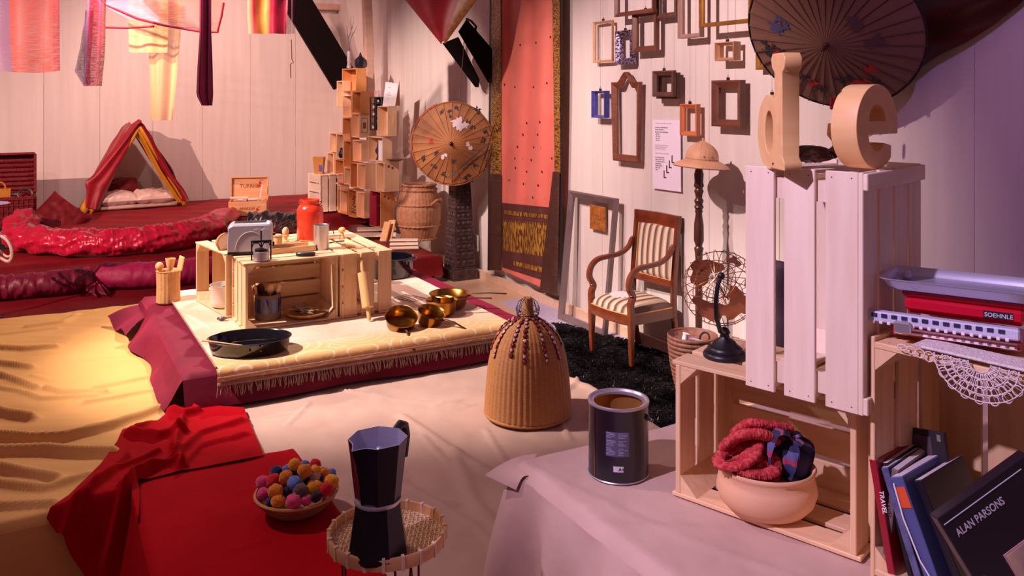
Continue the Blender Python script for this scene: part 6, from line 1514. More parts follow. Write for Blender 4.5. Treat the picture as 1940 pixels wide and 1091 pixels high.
bolster('bright magenta bolster on the lowest step behind the wicker holder', [g(186, 544, .085, .11), g(240, 545, .085, .11), g(310, 542, .085, .11), g(372, 535, .085, .11), g(430, 526, .085, .11)], .14, M_magen, .10, 7.0)
mb = MB()
for i in range(7): a = g(165 + i * 6, 556 + (i % 3) * 3, .085, .03 + .01 * (i % 2)); mb.tube([g(178, 548, .085, .08), a, a + Vector((.05, -.04, -.02))], [.02, .014, .006], 6)
tag(obj('tied_cloth_end', mb, M_plum, sharp=0), 'knotted cloth end between the plum and magenta bolsters', 'cloth')
# wicker suitcase
M_rw = mat('red lacquered wicker', (130, 12, 24), .45, col2=(90, 4, 14), scale=30, bump=.8, bscale=60)
su0 = PZ(-60, 440, T3 - .12) ; su0 = BW(-70, 440, 1.35); suz = EYE - (447 - HY) * su0.y / F
su = thing('wicker_suitcase', 'open red wicker suitcase filled with trinkets at the left edge', 'suitcase', frame(Vector((su0.x, su0.y, suz)), U))
wS = (BW(66, 440, 1.35) - su0).length; hS = (447 - 378) * su0.y / F; dS = .42; hL = (380 - 301) * su0.y / F
for nm, c_, s_ in (('base_panel', (wS / 2, 0, hS / 2), (wS, .03, hS)), ('base_panel', (wS / 2, dS, hS / 2), (wS, .03, hS)), ('base_panel', (0, dS / 2, hS / 2), (.03, dS, hS)), ('base_panel', (wS, dS / 2, hS / 2), (.03, dS, hS)), ('floor_panel', (wS / 2, dS / 2, .02), (wS, dS, .03))):
    obj(nm, MB().box(*s_, c=c_, b=.008), M_rw, su)
rod = MB()
for i in range(14):
    x = wS * (i + .5) / 14; rod.tube([(x, -.018, .02), (x, -.018, hS - .02)], .011, 5)
for i in range(6):
    z = .03 + i * (hS - .06) / 5; rod.tube([(0, -.024, z), (wS, -.024, z)], .006, 5)
obj('woven_rods', rod, M_rw, su)
lM = T(0, dS - .02, hS) @ R(-4, 'X')
obj('lid_panel', MB().box(wS, .03, hL, c=(wS / 2, .06, hL / 2), b=.008, M=lM), M_rw, su)
for c_, s_ in (((0, .0, hL / 2), (.03, .14, hL)), ((wS, .0, hL / 2), (.03, .14, hL)), ((wS / 2, .0, hL), (wS, .14, .03))): obj('lid_side', MB().box(*s_, c=c_, b=.008, M=lM), M_rw, su)
rod = MB()
for i in range(8):
    z = .04 + i * (hL - .08) / 7; rod.tube([(.02, .035, z), (wS - .02, .035, z)], .014, 5, M=lM)
obj('woven_rods', rod, M_rw, su)
suM = su.matrix_basis
yb_ = thing('yellow_bag', 'small mustard yellow knitted bag with handle in the wicker suitcase', 'bag', suM @ T(wS * .48, .08, hS * .55))
M_mus = mat('mustard knit', (206, 140, 40), .8, col2=(170, 106, 24), scale=40, bump=.5)
obj('bag', MB().loops([[(x, y, 0) for x, y in ((-.10, -.03), (.10, -.03), (.10, .03), (-.10, .03))], [(x * 1.15, y, .26) for x, y in ((-.10, -.02), (.10, -.02), (.10, .02), (-.10, .02))]]), M_mus, yb_)
obj('handle', MB().tube([(.02 + .045 * math.cos(a), 0, .26 + .07 * math.sin(a)) for a in [math.pi * i / 12 for i in range(13)]], .010, 6), M_mus, yb_)
tag(obj('grey_hoop', MB().tube([(.07 * math.cos(t), .02 * math.sin(t), .07 + .05 * math.sin(t)) for t in [2 * math.pi * i / 24 for i in range(24)]], .012, 6, closed=True), M_steeld, M=suM @ T(wS * .86, .14, hS * .85)), 'grey ring shaped trinket in the wicker suitcase', 'trinket')
tag(obj('silver_trinket', MB().ball(.03, n=10, sc=(2, .7, .5)), M_steel, M=suM @ T(wS * .70, .16, hS + .01)), 'thin silvery trinket at the back of the wicker suitcase', 'trinket')
mb = MB(); cl_ = [PY(x, y, 6.6) for x, y in [(-40, 430), (0, 446), (14, 456), (21, 470), (22, 486), (16, 495), (2, 489), (-30, 468)]]
cl2 = [PY(x, y, 6.62) for x, y in [(-40, 420), (0, 443), (12, 450), (20, 463), (22, 480), (14, 486), (0, 476), (-30, 450)]]
mb.tube(smooth(cl_, 40), .012, 6); mb.tube(smooth(cl2, 40), .009, 6)
o = tag(obj('white_hoop', mb, mat('white cane', (226, 196, 180), .5)), 'looped white cane hoops at the left picture edge', 'hoop')
tag(obj('glass_dish', MB().lathe([(.02, 0), (.10, .02), (.16, .04), (.155, .042), (.02, .01)], 30, M=T(*PY(-26, 396, 6.5))), mat('lilac glazed dish', (170, 160, 206), .3)), 'edge of a shallow lilac dish at the left picture edge', 'dish')
tag(obj('dish_post', MB().lathe([(.10, 0), (.10, .01), (.012, .02), (.012, PY(0, 396, 6.5).z - .075)], 16, M=T(*(PY(-26, 396, 6.5).xy), .075)), M_steeld), 'thin metal post carrying the lilac dish', 'post')
# open wine box
wz = T3 + .012
wb_ = thing('wine_box', 'open pale wooden wine box with printed lid left of the red can', 'box', frame(PZ(434, 410, wz) + Vector((.0, .0, .002)), (.97, .22, 0)))
sc_ = PZ(434, 410, wz).y / F; wW = 68 * sc_; hB = 27 * sc_; hLd = 42 * sc_; dW = .26
for c_, s_ in (((wW / 2, 0, hB / 2), (wW, .014, hB)), ((wW / 2, dW, hB / 2), (wW, .014, hB)), ((0, dW / 2, hB / 2), (.014, dW, hB)), ((wW, dW / 2, hB / 2), (.014, dW, hB)), ((wW / 2, dW / 2, .006), (wW, dW, .012))): obj('side_board', MB().box(*s_, c=c_, b=.001), M_pine2, wb_)
lM = T(0, dW, hB) @ R(-6, 'X')
obj('lid', MB().box(wW, .012, hLd, c=(wW / 2, .02, hLd / 2), b=.001, M=lM), M_pine2, wb_)
for c_, s_ in (((0, -.0, hLd / 2), (.014, .05, hLd)), ((wW, -.0, hLd / 2), (.014, .05, hLd)), ((wW / 2, -.0, hLd), (wW, .05, .014))): obj('lid_edge', MB().box(*s_, c=c_, b=.001, M=lM), M_pine2, wb_)
M_burn = mat('burnt lettering', (150, 80, 40), .7); M_rstamp = mat('red stamped motif', (190, 60, 40), .7)
text('TURRIGA', .060, M_burn, wb_, lM @ T(wW * .22, .012, hLd * .52) @ R(90, 'X'), depth=.001)
text('ARGIOLAS', .036, M_burn, wb_, T(wW * .28, -.0085, hB * .45) @ R(90, 'X'), depth=.001); text('. . . . .', .03, M_burn, wb_, lM @ T(wW * .32, .012, hLd * .38) @ R(90, 'X'), depth=.001)
for M2_, sx_ in ((lM @ T(wW * .70, .0125, hLd * .50), 1), (T(wW * .68, -.0085, hB * .10), .9)):
    obj('stamped_motif', MB().prism([(0, 0), (.03, .01), (.02, .03), (.05, .05), (.03, .07), (.06, .09), (.04, .085), (.015, .06), (.02, .04), (-.01, .03)], .001, M=M2_ @ R(90, 'X') @ S(1.1, sx_ * 1.1, 1)), M_rstamp, wb_, smooth=False)
wM = wb_.matrix_basis
for i, (x, y, z, L, W2, a, lab) in enumerate(((.20, .10, hB + .015, .22, .07, 8, 'white card lying across the open wine box'), (.10, .12, hB + .03, .20, .02, 3, 'pale tube lying at the back of the open wine box'), (.34, .16, hB + .07, .02, .16, 0, 'white stick standing at the right in the open wine box'), (.13, .08, hB + .005, .12, .06, -20, 'pinkish wrapped parcel in the open wine box'))):
    m_ = (M_white, mat('cream tube', (236, 214, 196), .6), M_white, mat('kraft wrap', (206, 150, 116), .7))[i]
    b_ox = MB().box(L, .08, .018, b=.004) if i == 0 else (MB().tube([(-.1, 0, 0), (.1, 0, 0)], .016, 10) if i == 1 else (MB().box(.016, .016, .20, b=.002) if i == 2 else MB().tube([(-.07, 0, 0), (.07, 0, 0)], [.022, .026], 8)))
    tag(obj(('card', 'paper_tube', 'white_stick', 'parcel')[i], b_ox, m_, M=wM @ T(x * wW / .41, y, z) @ R(a) @ (R(9, 'Y') if i == 2 else Matrix())), lab, ('card', 'tube', 'stick', 'parcel')[i])
# black crumpled basket behind the table
M_blk = mat('black glossy raffia', (24, 18, 22), .25, spec=.8, bump=.4, bscale=30)
mb = MB(); rng = random.Random(21)
def bump_(s, t):
    x = 455 + 100 * s; base = PZ(x, 452, .29); z = .285 + .24 * math.sin(math.pi * (.12 + .86 * t)) * (1 - .15 * nz3(s * 5, 3)) + .02 * nz3(s * 14, t * 4)
    return (base.x, base.y + (t - .5) * .5 + .35, z)
mb.grid(50, 16, bump_)
tag(obj('black_raffia_bundle', mb, M_blk, sharp=0), 'glossy black bundle lying behind the toaster and red can', 'bundle')
for k in range(12):
    x = 470 + 7.5 * k; a = PY(x, 438 - 2 * (k % 3), 8.45); b = PY(x + 26, 420 - (k % 2) * 3, 8.62)
    tag(obj('shiny_reed', MB().tube([a, (a + b) / 2 + Vector((0, 0, .02)), b], .008, 5), mat('brown shiny reed', (96, 66, 54), .3, .3) if k == 0 else bpy.data.materials['brown shiny reed']), ('first', 'second', 'third', 'fourth', 'fifth', 'sixth', 'seventh', 'eighth', 'ninth', 'tenth', 'eleventh', 'twelfth')[k] + ' shiny brown reed from the left on the black bundle behind the toaster', 'reed', 'reeds on the black bundle')

# ------------------------------------------------------------------ stack of wine boxes in the corner
sm = Vector((.616, -.788, 0)); sn_ = Vector((-.788, -.616, 0))      # along the stack / out of the mouths
def sx(x, y):   # point of the stack front plane seen at (x, y)
    P0 = Vector((-2.45, 10.6, 0)); a = (x - CX) / F; nrm_ = sn_
    Y = P0.dot(nrm_) / (a * nrm_.x + nrm_.y); return PY(x, y, Y)
def wbox(i, xL, yT, xM, xR, yB, label, m, inner_items=None, dz=0):
    pL = sx(xL, yB); pM = sx(xM, yB); w = (Vector((pM.x - pL.x, pM.y - pL.y, 0))).length; h = (yB - yT) * pM.y / F
    pd = (xR - xM) * pM.y / F / .89; pd = min(max(pd, .10), .42)
    z0 = EYE - (yB - HY) * pM.y / F + dz
    t = thing('wine_crate', label, 'box', frame(Vector((pL.x, pL.y, z0)), sm), 'wine boxes stacked in the corner')
    th = .012
    yd = 1 if frame((0, 0, 0), sm).to_3x3() @ Vector((0, 1, 0)) @ (-sn_) > 0 else -1
    for c_, s_ in (((w / 2, yd * pd / 2, th / 2), (w, pd, th)), ((w / 2, yd * pd / 2, h - th / 2), (w, pd, th)), ((th / 2, yd * pd / 2, h / 2), (th, pd, h - 2 * th)), ((w - th / 2, yd * pd / 2, h / 2), (th, pd, h - 2 * th)), ((w / 2, yd * (pd - .004), h / 2), (w - 2 * th, .008, h - 2 * th))):
        obj('board', MB().box(*s_, c=c_, b=.001), m, t)
    return t, w, h, pd, yd
M_wA = M_pine2; M_wB = mat('pale wine box wood', (232, 184, 140), .6, col2=(246, 210, 172), scale=3, stretch=(6, 6, 1), rand=.12); M_wC = mat('amber wine box wood', (206, 132, 74), .6, col2=(222, 156, 98), scale=3, stretch=(6, 6, 1), rand=.12)
SB = [(648, 129, 675, 694, 173, 'topmost wine box carrying the lantern and the glass vase', M_wC), (638, 153, 650, 657, 203, 'narrow wine box left of the topmost one', M_wB),
      (649, 180, 666, 684, 223, 'wine box in the second row from the top, left one', M_wB), (667, 173, 684, 708, 215, 'amber wine box in the second row from the top, right one', M_wC),
      (649, 223, 664, 681, 267, 'wine box in the third row, left one', M_wC), (666, 215, 681, 700, 261, 'wine box with a printed crest on its side, third row', M_wB),
      (715, 201, 735, 752, 258, 'pale wine box with a half moon notch carrying the white card', M_wB), (697, 260, 725, 743, 307, 'wine box holding a figurine, below the half moon box', M_wB),
      (668, 266, 685, 699, 307, 'wine box in the fourth row, middle', M_wB), (651, 267, 665, 674, 318, 'wine box in the fourth row, left of middle', M_wC),
      (624, 252, 637, 644, 289, 'highest small box at the left slope of the stack', M_wB), (637, 254, 650, 660, 302, 'box with a black jug at the left slope', M_wB),
      (620, 290, 632, 642, 336, 'box on top of the slatted crate', M_wB), (635, 303, 651, 660, 348, 'box with a dark speck right of the slatted crate', M_wC), (652, 318, 664, 672, 351, 'box in the fifth row, beside the tall one', M_wB),
      (664, 309, 677, 692, 357, 'box with brown inside in the fifth row', M_wC), (677, 311, 692, 711, 358, 'box in the fifth row, second from the right', M_wB), (712, 308, 728, 757, 364, 'large box at the right end of the fifth row', M_wB),
      (633, 351, 645, 662, 402, 'lowest box right of the slatted crate', M_wB), (640, 361, 658, 666, 407, 'amber fronted lowest box, third from the left', M_wC), (660, 360, 675, 690, 413, 'lowest box with a wire object inside', M_wC),
      (676, 365, 690, 702, 414, 'narrow lowest box with pinkish inside', M_wB), (700, 363, 721, 748, 432, 'big lowest box holding red and dark books', M_wC)]
SBX = []
for i, (xL, yT, xM, xR, yB, lab, m) in enumerate(SB): SBX.append(wbox(i, xL, yT, xM, xR, yB, lab, m))
t, w, h, pd, yd = SBX[6]; obj('half_moon_notch', MB().prism([(.03 * math.cos(a), .06 * math.sin(a)) for a in np.linspace(-1.57, 1.57, 12)], .002, M=T(w + .001, yd * pd * .45, h * .5) @ R(90, 'X') @ R(90, 'Y')), mat('bright notch', (250, 200, 140), .5), t)
t, w, h, pd, yd = SBX[5]
for c_, s_ in (((w + .001, yd * pd * .5, h * .8), (.002, pd * .6, .006)), ((w + .001, yd * pd * .5, h * .2), (.002, pd * .6, .006)), ((w + .001, yd * pd * .22, h * .5), (.002, .006, h * .6)), ((w + .001, yd * pd * .78, h * .5), (.002, .006, h * .6)), ((w + .001, yd * pd * .5, h * .5), (.002, pd * .3, h * .25))): obj('printed_crest', MB().box(*s_, c=c_), mat('brown print', (120, 80, 64), .7) if 'brown print' not in bpy.data.materials else bpy.data.materials['brown print'], t)
for i_, nm in ((22, 'knots'), (17, 'knot')):
    t, w, h, pd, yd = SBX[i_]
    for a_, b_2 in ((.3, .86), (.55, .80)): obj('knot', MB().lathe([(.016, 0), (.012, .002)], 10, M=T(w + .0005, yd * pd * a_, h * b_2) @ R(90, 'Y')), M_brown, t)
# things in and on the boxes
def inbox(i, fx, fy, fz=0.02): t, w, h, pd, yd = SBX[i]; return t.matrix_basis @ T(w * fx, yd * pd * fy, .013 + fz * 0)
for k, (fx, hh, m_, lab) in enumerate(((.18, .36, mat('magenta spine', (150, 24, 70), .5), 'magenta patterned book in the big lowest wine box'), (.45, .33, M_bk[1], 'tall red book in the big lowest wine box'))):
    tag(obj('book', MB().box(.05 if k == 0 else .12, .20, hh, c=(0, 0, hh / 2), b=.002), m_, M=inbox(22, fx, .5)), lab, 'book')
bt_ = thing('black_thermos', 'black bottle standing in the big lowest wine box', 'bottle', inbox(22, .78, .35)); obj('body', MB().lathe([(.04, 0), (.042, .2), (.042, .24), (.034, .26), (.03, .28), (0, .285)], 18), M_black, bt_); obj('band', MB().lathe([(.043, .22), (.043, .235)], 18, capa=False, capb=False), M_steel, bt_)
wr = thing('wire_sculpture', 'curly metal wire object in one of the lowest wine boxes', 'object', inbox(20, .5, .2)); obj('wires', MB().tube([(.04 * math.cos(t * .8) * (1 - t / 40), .02 * math.sin(t), .02 + .006 * t) for t in range(36)], .006, 5), M_steeld, wr)
jg = thing('black_jug', 'small black jug in a box on the left slope of the stack', 'jug', inbox(11, .6, .25)); obj('body', MB().lathe([(.03, 0), (.045, .03), (.04, .07), (.022, .1), (.026, .12), (0, .11)], 18), M_black, jg)
fg = thing('figurine', 'twisted grey figurine in the wine box below the half moon box', 'figurine', inbox(7, .5, .3)); obj('body', MB().tube([(0, 0, 0), (.02, 0, .05), (-.01, 0, .1), (.02, 0, .15), (.0, 0, .2)], [.025, .02, .03, .022, .008], 8), M_steeld, fg)
tag(obj('white_sheet', MB().box(.10, .004, .22, c=(0, 0, .11)), M_white, M=inbox(7, .78, .15)), 'white sheet standing in the wine box with the figurine', 'paper')
td = thing('small_dish', 'dark dish with a white cloth on the large fifth-row box', 'dish', frame(sx(742, 308) + Vector((.02, .12, .012)), EX)); obj('dish', MB().lathe([(.04, -.01), (.10, .012), (.105, .016), (.03, .0)], 24), M_dark, td)
# lantern, vase with twigs
la = thing('metal_lantern', 'round dark metal lantern with pointed top on the topmost box', 'lantern', frame(sx(675, 129) + Vector((.03, .10, .004)), EX))
obj('body', MB().lathe([(.04, 0), (.07, .01), (.078, .05), (.07, .09), (.04, .12), (.02, .135), (.012, .16), (.003, .185)], 20, mod=lambda t, z, i: 1 + .05 * math.cos(8 * t)), mat('blackened silver', (90, 84, 96), .2, .9), la)
va = thing('glass_vase', 'slim clear glass vase with twisted bare twigs on the topmost box', 'vase', frame(sx(657, 129) + Vector((.01, .08, .004)), EX))
obj('glass', MB().lathe([(.025, 0), (.03, .005), (.02, .06), (.026, .1), (.018, .14), (.024, .18), (.016, .20), (.014, .20), (.02, .17), (.014, .1), (0, .01)], 20), mat('clear glass', (230, 220, 230), .05, alpha=.35, spec=1), va)
mb = MB(); 
for pts in ([(0, 0, .02), (.01, 0, .2), (-.005, 0, .34), (.03, 0, .46), (.02, 0, .56), (.04, 0, .64)], [(.005, 0, .28), (.03, .01, .38), (.07, 0, .44), (.09, 0, .50)], [(.0, 0, .30), (-.02, 0, .42), (-.03, 0, .50)], [(.03, 0, .46), (.05, 0, .52), (.055, 0, .6)]): mb.tube(smooth(pts, 14), [.006 - .004 * i / 14 for i in range(15)], 5)
obj('twigs', mb, M_dark, va)
# black bottle rack
bp_ = sx(702, 246); rk = thing('bottle_rack', 'tall black rack with white shells between the wine boxes', 'rack', frame(Vector((bp_.x, bp_.y, bp_.z)), (1, -.25, 0)))
hR = (246 - 184) * bp_.y / F; wR_ = 22 * bp_.y / F
mb = MB()
for x in (0, wR_ / 2, wR_):
    for y in (0, .12): mb.box(.012, .012, hR, c=(x, y, hR / 2))
for i in range(6): mb.box(wR_, .13, .010, c=(wR_ / 2, .06, hR * i / 5))
mb.box(wR_, .004, hR, c=(wR_ / 2, .125, hR / 2)); obj('rack_frame', mb, M_black, rk)
for i, (a, b) in enumerate(((.6, 4.1), (.2, 3.2), (.2, 2.1), (.7, 2.1), (.5, 1.1), (.15, .1))): tag(obj('shell', MB().ball(.016, n=8, sc=(.8, .8, 1.1)), M_white, M=rk.matrix_basis @ T(wR_ * a, .03, hR * b / 5 + .022)), 'small white shell on the black rack', 'shell', 'white shells on the black rack')
for i in range(3): tag(obj('glass_tube', MB().lathe([(.012, 0), (.012, .07)], 10), mat('pinkish glass', (220, 180, 180), .2, alpha=.6) if i == 0 else bpy.data.materials['pinkish glass'], M=rk.matrix_basis @ T(wR_ * (.25 + .25 * i), .06, hR + .006)), 'small glass tube on top of the black rack', 'tube', 'glass tubes on the black rack')
# white card with dark stand on the half moon box
cd = thing('white_card', 'white printed card leaning on top of the half moon box', 'card', frame(sx(723, 201) + Vector((.0, .06, .003)), (1, -.1, 0)) @ R(8, 'Y')); s_c = sx(723, 201).y / F
obj('card', MB().box(24 * s_c, .004, 46 * s_c, c=(12 * s_c, 0, 23 * s_c)), M_white, cd); 
for z, l in ((36, 5), (26, 4), (22, 9), (16, 3)): obj('print', MB().box(l * s_c, .001, .008, c=(9 * s_c, -.003, z * s_c)), M_tg, cd)
tag(obj('dark_board', MB().prism([(0, 0), (.05, 0), (.045, 46 * s_c)], .012, M=frame(sx(744, 201) + Vector((.02, .06, .003)), (1, 0, 0)) @ R(90, 'X')), M_brown, smooth=False), 'narrow dark wedge standing behind the white card', 'board')
# slatted crate and tub at the left foot of the stack
q0 = sx(583, 402); hq = (402 - 337) * q0.y / F
crate('slatted pale crate at the left foot of the wine box stack', frame(PY(609, 402, 10.0) - sn_ * .30, -sm), L=.34, W=hq, D=.30, m=M_pale, nails=False)
tub = thing('ochre_tub', 'ochre tub with a small blue label on the slatted crate', 'tub', frame(PY(603, 337, 10.15) + Vector((0, .05, .0)), EX)); obj('tub', MB().lathe([(.06, 0), (.09, .24), (.092, .25), (.085, .25), (.06, .02)], 4, M=R(45)), mat('ochre plastic', (206, 140, 60), .5), tub, sharp=20); obj('label', MB().box(.035, .004, .07, c=(.025, -.058, .12)), mat('blue label', (80, 90, 190), .5), tub)

# ------------------------------------------------------------------ barrel, boards, pedestal
bz = .285; bo = PZ(788, 455, bz) + Vector((.02, .08, .003))
ba = thing('barrel_basket', 'tall barrel shaped wicker basket with side handles', 'basket', frame(bo, EX))
sB = bo.y / F; hBk = 104 * sB
pk = [0, .12, .35, .55, .75, .93, 1]; rk_ = [30, 34, 40.5, 41, 37, 31.5, 31]
rows = []
for i in range(61):
    t = i / 60; rows.append((float(np.interp(t, pk, rk_)) * sB * (1 + .012 * (i % 2)), t * hBk))
rows += [(28 * sB, hBk + .004), (28 * sB, hBk - .03), (33 * sB, hBk * .75), (33 * sB, hBk * .4), (0, hBk * .38)]
obj('woven_body', MB().lathe(rows, 120, mod=lambda t, z, i: 1 + (.022 * abs(math.sin(t * 18)) + .004 * ((i % 2) * 2 - 1) * (1 if math.sin(t * 36) > 0 else -1) if i < 61 else 0)), M_wickd, ba, sharp=0)
for zz in (.02, .26, .64, .90, .985): obj('braid_band', MB().tube([((float(np.interp(zz, pk, rk_)) + 1.6) * sB * math.cos(t), (float(np.interp(zz, pk, rk_)) + 1.6) * sB * math.sin(t), zz * hBk + .004 * math.sin(30 * t)) for t in [2 * math.pi * i / 90 for i in range(90)]], .010, 6, closed=True), M_wickd, ba)
for a in (math.radians(-25), math.radians(155)):
    c, s_ = math.cos(a), math.sin(a); obj('handle', MB().tube(smooth([(38 * sB * c - q * s_, 38 * sB * s_ + q * c, hBk * .66 + 0) if abs(q) > .09 else (44 * sB * c - q * s_, 44 * sB * s_ + q * c, hBk * .73) for q in (-.10, -.05, 0, .05, .10)], 14), .012, 6), M_wickd, ba)
for (pts, th_, lab) in ((((724, 457), (733, 420), .10), .012, 'thin board leaning on the barrel basket, left one'), (((734, 456), (742, 417), .12), .012, 'thin board leaning against the barrel basket, right one')):
    a = PZ(*pts[0], bz + .0); b = PY(pts[1][0], pts[1][1], a.y + .06); dz_ = b - a
    tag(obj('leaning_board', MB().box(.14, .012, dz_.length, c=(.02, 0, dz_.length / 2), b=.001), M_pine2, M=frame(a, (.5, -.8, 0), zd=dz_)), lab, 'board')
for (x, y, L, W2, yaw, z, lab) in ((712, 440, .42, .20, 12, .03, 'upper pale board lying on the red satin step'), (708, 446, .46, .22, 8, .0, 'lower pale board lying on the red satin step')):
    tag(obj('flat_board', MB().box(L, W2, .014, b=.001), M_pale, M=frame(PZ(x, y, bz + .012) + Vector((0, .05, z)), (1, .15, 0)) @ R(yaw - 10)), lab, 'board')
for i in range(3): tag(obj('thin_board', MB().box(.28, .09, .012, b=.001), M_pale, M=frame(PZ(766, 463 + i * 3, bz + .012) + Vector((0, -.02, .050 - .024 * i)), (1, .1, 0)) @ R(4 * i - 4)), ('topmost', 'middle', 'lowest')[i] + ' thin slat in the small pile before the barrel basket', 'slat', 'pile of thin slats')
pe = thing('carved_pedestal', 'tall dark carved wooden pedestal below the straw parasol', 'pedestal', frame(Vector(((872 - CX) / F * 8.4, 8.32, 0)), (.8703, .4925, 0)))
sP = 8.4 / F; M_carv = mat('black brown carved wood', (52, 36, 38), .5, col2=(84, 62, 62), scale=26, bump=1.0, bscale=30, contrast=.3)
def sq(w, z): return [(-w / 2, -w / 2, z), (w / 2, -w / 2, z), (w / 2, w / 2, z), (-w / 2, w / 2, z)]
hP = .95
obj('shaft', MB().loops([sq(.235, .09), sq(.155, hP)]), M_carv, pe, sharp=20); obj('base_block', MB().box(.27, .27, .10, c=(0, 0, .05), b=.006), M_carv, pe); obj('cap', MB().box(.20, .20, .05, c=(0, 0, hP + .02), b=.006), M_carv, pe)
cv = MB()
for k in range(11):
    z = .14 + k * .075; w_k = .235 - (.08) * (z - .09) / (hP - .09)
    cv.box(w_k * .84, .012, .008, c=(0, -w_k / 2 - .002, z)).box(.012, w_k * .84, .008, c=(-w_k / 2 - .002, 0, z))
    for s_ in (-1, 0, 1): cv.ball(.016, (s_ * w_k * .28, -w_k / 2, z + .036), 8, sc=(1.2, .5, 1)); cv.ball(.016, (-w_k / 2, s_ * w_k * .28, z + .036), 8, sc=(.5, 1.2, 1))
o = obj('carving', cv, M_carv, pe); o['kind'] = 'stuff'

# ------------------------------------------------------------------ hanging fabrics
TOPZ = 3.05
def hung(name, label, pts, Yd, m, nu=24, nv=40, amp=.03, fr=9, seed=0, dy=0.0, par=None, waves=None):
    """pts: (xl, xr, y) rows down the cloth in photograph positions"""
    ys = [p[2] for p in pts]; xl = [p[0] for p in pts]; xr = [p[1] for p in pts]
    def fn(s, t):
        y = ys[0] + (ys[-1] - ys[0]) * t; a = float(np.interp(y, ys, xl)); b = float(np.interp(y, ys, xr)); x = a + (b - a) * s
        yy = y + (waves(s) if waves else 0) * t
        p = PY(x, yy, Yd); p.y += amp * (math.sin(s * fr + seed) + .6 * nz3(s * 4, t * 3, seed)) + dy * s; return tuple(p)
    o = obj(name, MB().grid(nu, nv, fn), m, par, sharp=0)
    return tag(o, label, 'fabric', 'fabrics hanging at the upper left') if label else o
def YT(Yd): return HY - (TOPZ - EYE) * F / Yd
H1 = 6.6; y1 = YT(H1)
M_f1 = stripes('sheer lilac and coral stripe', [(0, (150, 110, 150)), (.26, (206, 84, 72)), (.86, (196, 60, 62)), (.95, (170, 30, 60))], .5, 'X', alpha=(.45, .92), bump=.3)
M_f2 = stripes('sheer pink and lilac stripe', [(0, (150, 110, 150)), (.22, (216, 60, 110)), (.66, (206, 40, 60)), (.9, (226, 90, 76))], .5, 'X', alpha=(.55, .95), bump=.3)
M_f3 = stripes('sheer coral swag', [(0, (170, 130, 165)), (.34, (206, 60, 90)), (.46, (206, 96, 80)), (.9, (214, 120, 96))], .5, 'X', alpha=(.25, .7))
M_f4 = stripes('gold lace', [(0, (236, 180, 120)), (.5, (226, 164, 100))], .6, 'X', 4, alpha=(.35, .95), noise_a=1, bump=.4)
M_f5 = stripes('magenta dark striped silk', [(0, (216, 20, 96)), (.22, (40, 24, 70)), (.30, (150, 10, 70)), (.55, (46, 24, 70)), (.63, (170, 12, 76)), (.88, (40, 20, 66))], .4, 'X', sheen=.3)
M_f6 = stripes('gold pink silk', [(0, (226, 170, 130)), (.2, (170, 26, 50)), (.38, (214, 170, 80)), (.62, (190, 30, 60)), (.8, (160, 26, 56))], .35, 'X', hue=1, bump=.3)
M_sheer = stripes('plum sheer', [(0, (130, 70, 90)), (.9, (90, 30, 50))], .5, 'X', alpha=(.35, .6))
M_hem = mat('dark red hem', (150, 16, 46), .6)
hung('hanging_scarf', 'wide sheer lilac and coral striped fabric hanging at the far left', [(-30, 114, y1), (-6, 116, 133)], H1, M_f1, seed=1, waves=lambda s: 5 * math.sin(s * 3))
hung('hanging_scarf', 'narrow pink and coral sheer fabric with a lilac flap', [(158, 206, y1), (165, 203, 10), (160, 202, 60), (158, 200, 110), (157, 195, 163)], 6.3, M_f2, seed=3)
hung('hanging_scarf', 'narrow lilac flap beside the pink sheer fabric', [(164, 176, 20), (155, 172, 90), (144, 168, 135), (160, 170, 160)], 6.36, stripes('lilac sheer', [(0, (140, 110, 150)), (.6, (120, 80, 120))], .5, 'X', alpha=(.5, .9)), nu=8, seed=4)
hung('hanging_scarf', 'large sheer coral fabric swag with a dark curving hem', [(185, 425, y1), (188, 425, 4), (215, 420, 20), (250, 418, 38), (300, 415, 50), (405, 414, 62)], 6.9, M_f3, nu=40, seed=5)
mb = MB(); mb.tube([PY(x, y, 6.88) for x, y in [(188, -4), (200, 10), (225, 20), (260, 35), (310, 48), (380, 60), (412, 61), (420, 30), (424, 5)]], .010, 5); mb.tube([PY(x, y, 6.86) for x, y in [(200, 52), (240, 53), (292, 50)]], .009, 5)
tag(obj('fabric_hem', mb, M_hem), 'dark red hem cord along the large coral swag', 'hem')
hung('hanging_scarf', 'short wide gold lace panel in front of the long one', [(243, 318, y1 - 5), (243, 318, 50), (245, 316, 100)], 7.02, M_f4, seed=6, amp=.01)
hung('hanging_scarf', 'long narrow gold lace panel hanging lowest of all', [(290, 344, y1 - 5), (280, 344, 60), (280, 340, 100), (283, 328, 228)], 7.1, M_f4, seed=7, amp=.03)
hung('hanging_scarf', 'narrow magenta and black striped silk scarf', [(376, 402, y1), (376, 402, 60), (372, 405, 130), (370, 406, 180), (380, 404, 200)], 6.2, M_f5, seed=8, amp=.02, nu=20)
hung('hanging_scarf', 'gold and red silk fabric near the black roof brace', [(466, 545, y1), (468, 543, 30), (470, 540, 64)], 7.0, M_f6, seed=9, amp=.035, fr=12)
hung('hanging_scarf', 'plum sheer fabric beside the gold and red silk', [(538, 560, y1), (540, 558, 64)], 7.05, M_sheer, seed=10, nu=8)
bt3 = PY(0, 0, 6.6)
for k, Yd in enumerate((6.25, 6.6, 6.95, 7.1)):
    tag(obj('ceiling_cord', MB().box(7.2, .002, .002, c=(-1.9, Yd, TOPZ + .001)), M_post), ('front', 'second', 'third', 'rear')[k] + ' thin cord above the frame carrying the hanging fabrics', 'cord')
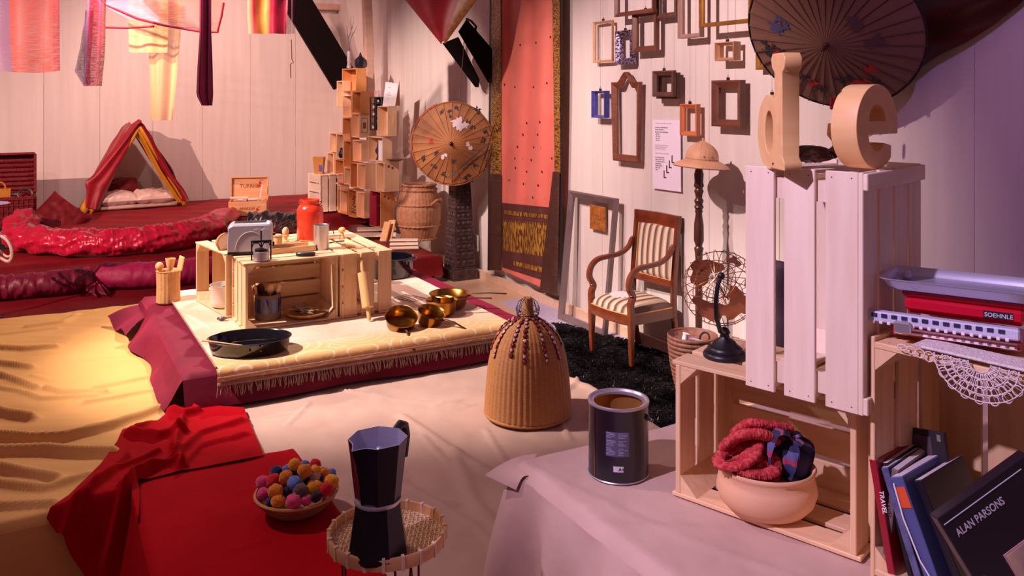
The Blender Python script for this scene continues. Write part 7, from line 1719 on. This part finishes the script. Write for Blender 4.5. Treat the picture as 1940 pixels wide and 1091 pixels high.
# red and gold swag in the middle
M_sw = mat('red brocade', (150, 14, 26), .5, col2=(110, 4, 14), scale=6, sheen=.3, bump=.3, bscale=12); M_swg = mat('gold brown border', (150, 96, 40), .5, col2=(96, 54, 26), scale=26, bump=.3)
def tri(s, t, ofs=0):   # apex (836,84)
    y0 = YT(7.2); a = Vector((690 + (766 - 690) * 0, 0)); xl = np.interp(t, [0, 1], [690, 836]); xr = np.interp(t, [0, 1], [972, 843]); y = -95 + (84 + 95) * t
    x = xl + (xr - xl) * s; p = PY(x, y - 6 * math.sin(s * 3.1), 7.25); p.y += .05 * math.sin(s * 10 + t * 3) * (1 - t) + ofs; return tuple(p)
sw = thing('brocade_swag', 'red brocade swag with a gold border hanging at the top middle', 'fabric', T(0, 0, 0))
obj('red_cloth', MB().grid(30, 30, tri), M_sw, sw, sharp=0)
obj('gold_border', MB().grid(8, 30, lambda s, t: tri(.76 + .24 * s, t, -.035)), M_swg, sw, sharp=0)
tag(obj('ceiling_cord', MB().box(1.6, .006, .006, c=(-.6, 7.25, PY(0, -95, 7.25).z + .003)), M_post), 'short cord above the frame carrying the brocade swag', 'rail')
# dark red drape behind the upper parasol
M_dr = mat('dark red drape satin', (78, 2, 10), .45, col2=(30, 2, 8), scale=3, stretch=(1, 1, 3), spec=.6)
def drape(s, t):
    lo_ = [(1600, 172), (1700, 172), (1722, 158), (1750, 128), (1780, 104), (1830, 78), (1880, 44), (1930, 4), (1990, -50), (2100, -150)]
    k = s * (len(lo_) - 1); i = min(int(k), len(lo_) - 2); f = k - i; x = lo_[i][0] * (1 - f) + lo_[i + 1][0] * f; y = lo_[i][1] * (1 - f) + lo_[i + 1][1] * f
    p = WR(x, y, .07); top = WR(x - 40, -330, .10); q = p.lerp(top, t); fold = .028 * math.sin(t * 26 + s * 7) * (1 - .3 * t); q += -U * fold; return tuple(q)
tag(obj('red_drape', MB().grid(60, 70, drape), M_dr, sharp=0), 'dark red satin drape swept across the wall behind the upper parasol', 'drape')
mb = MB(); mb.tube([PY(x, y, 10.6) for x, y in [(552, 75), (553, 112), (556, 118), (550, 122), (551, 148)]], .006, 4)
tag(obj('bead_string', mb, M_brown), 'thin string of beads hanging near the black roof brace', 'beads')
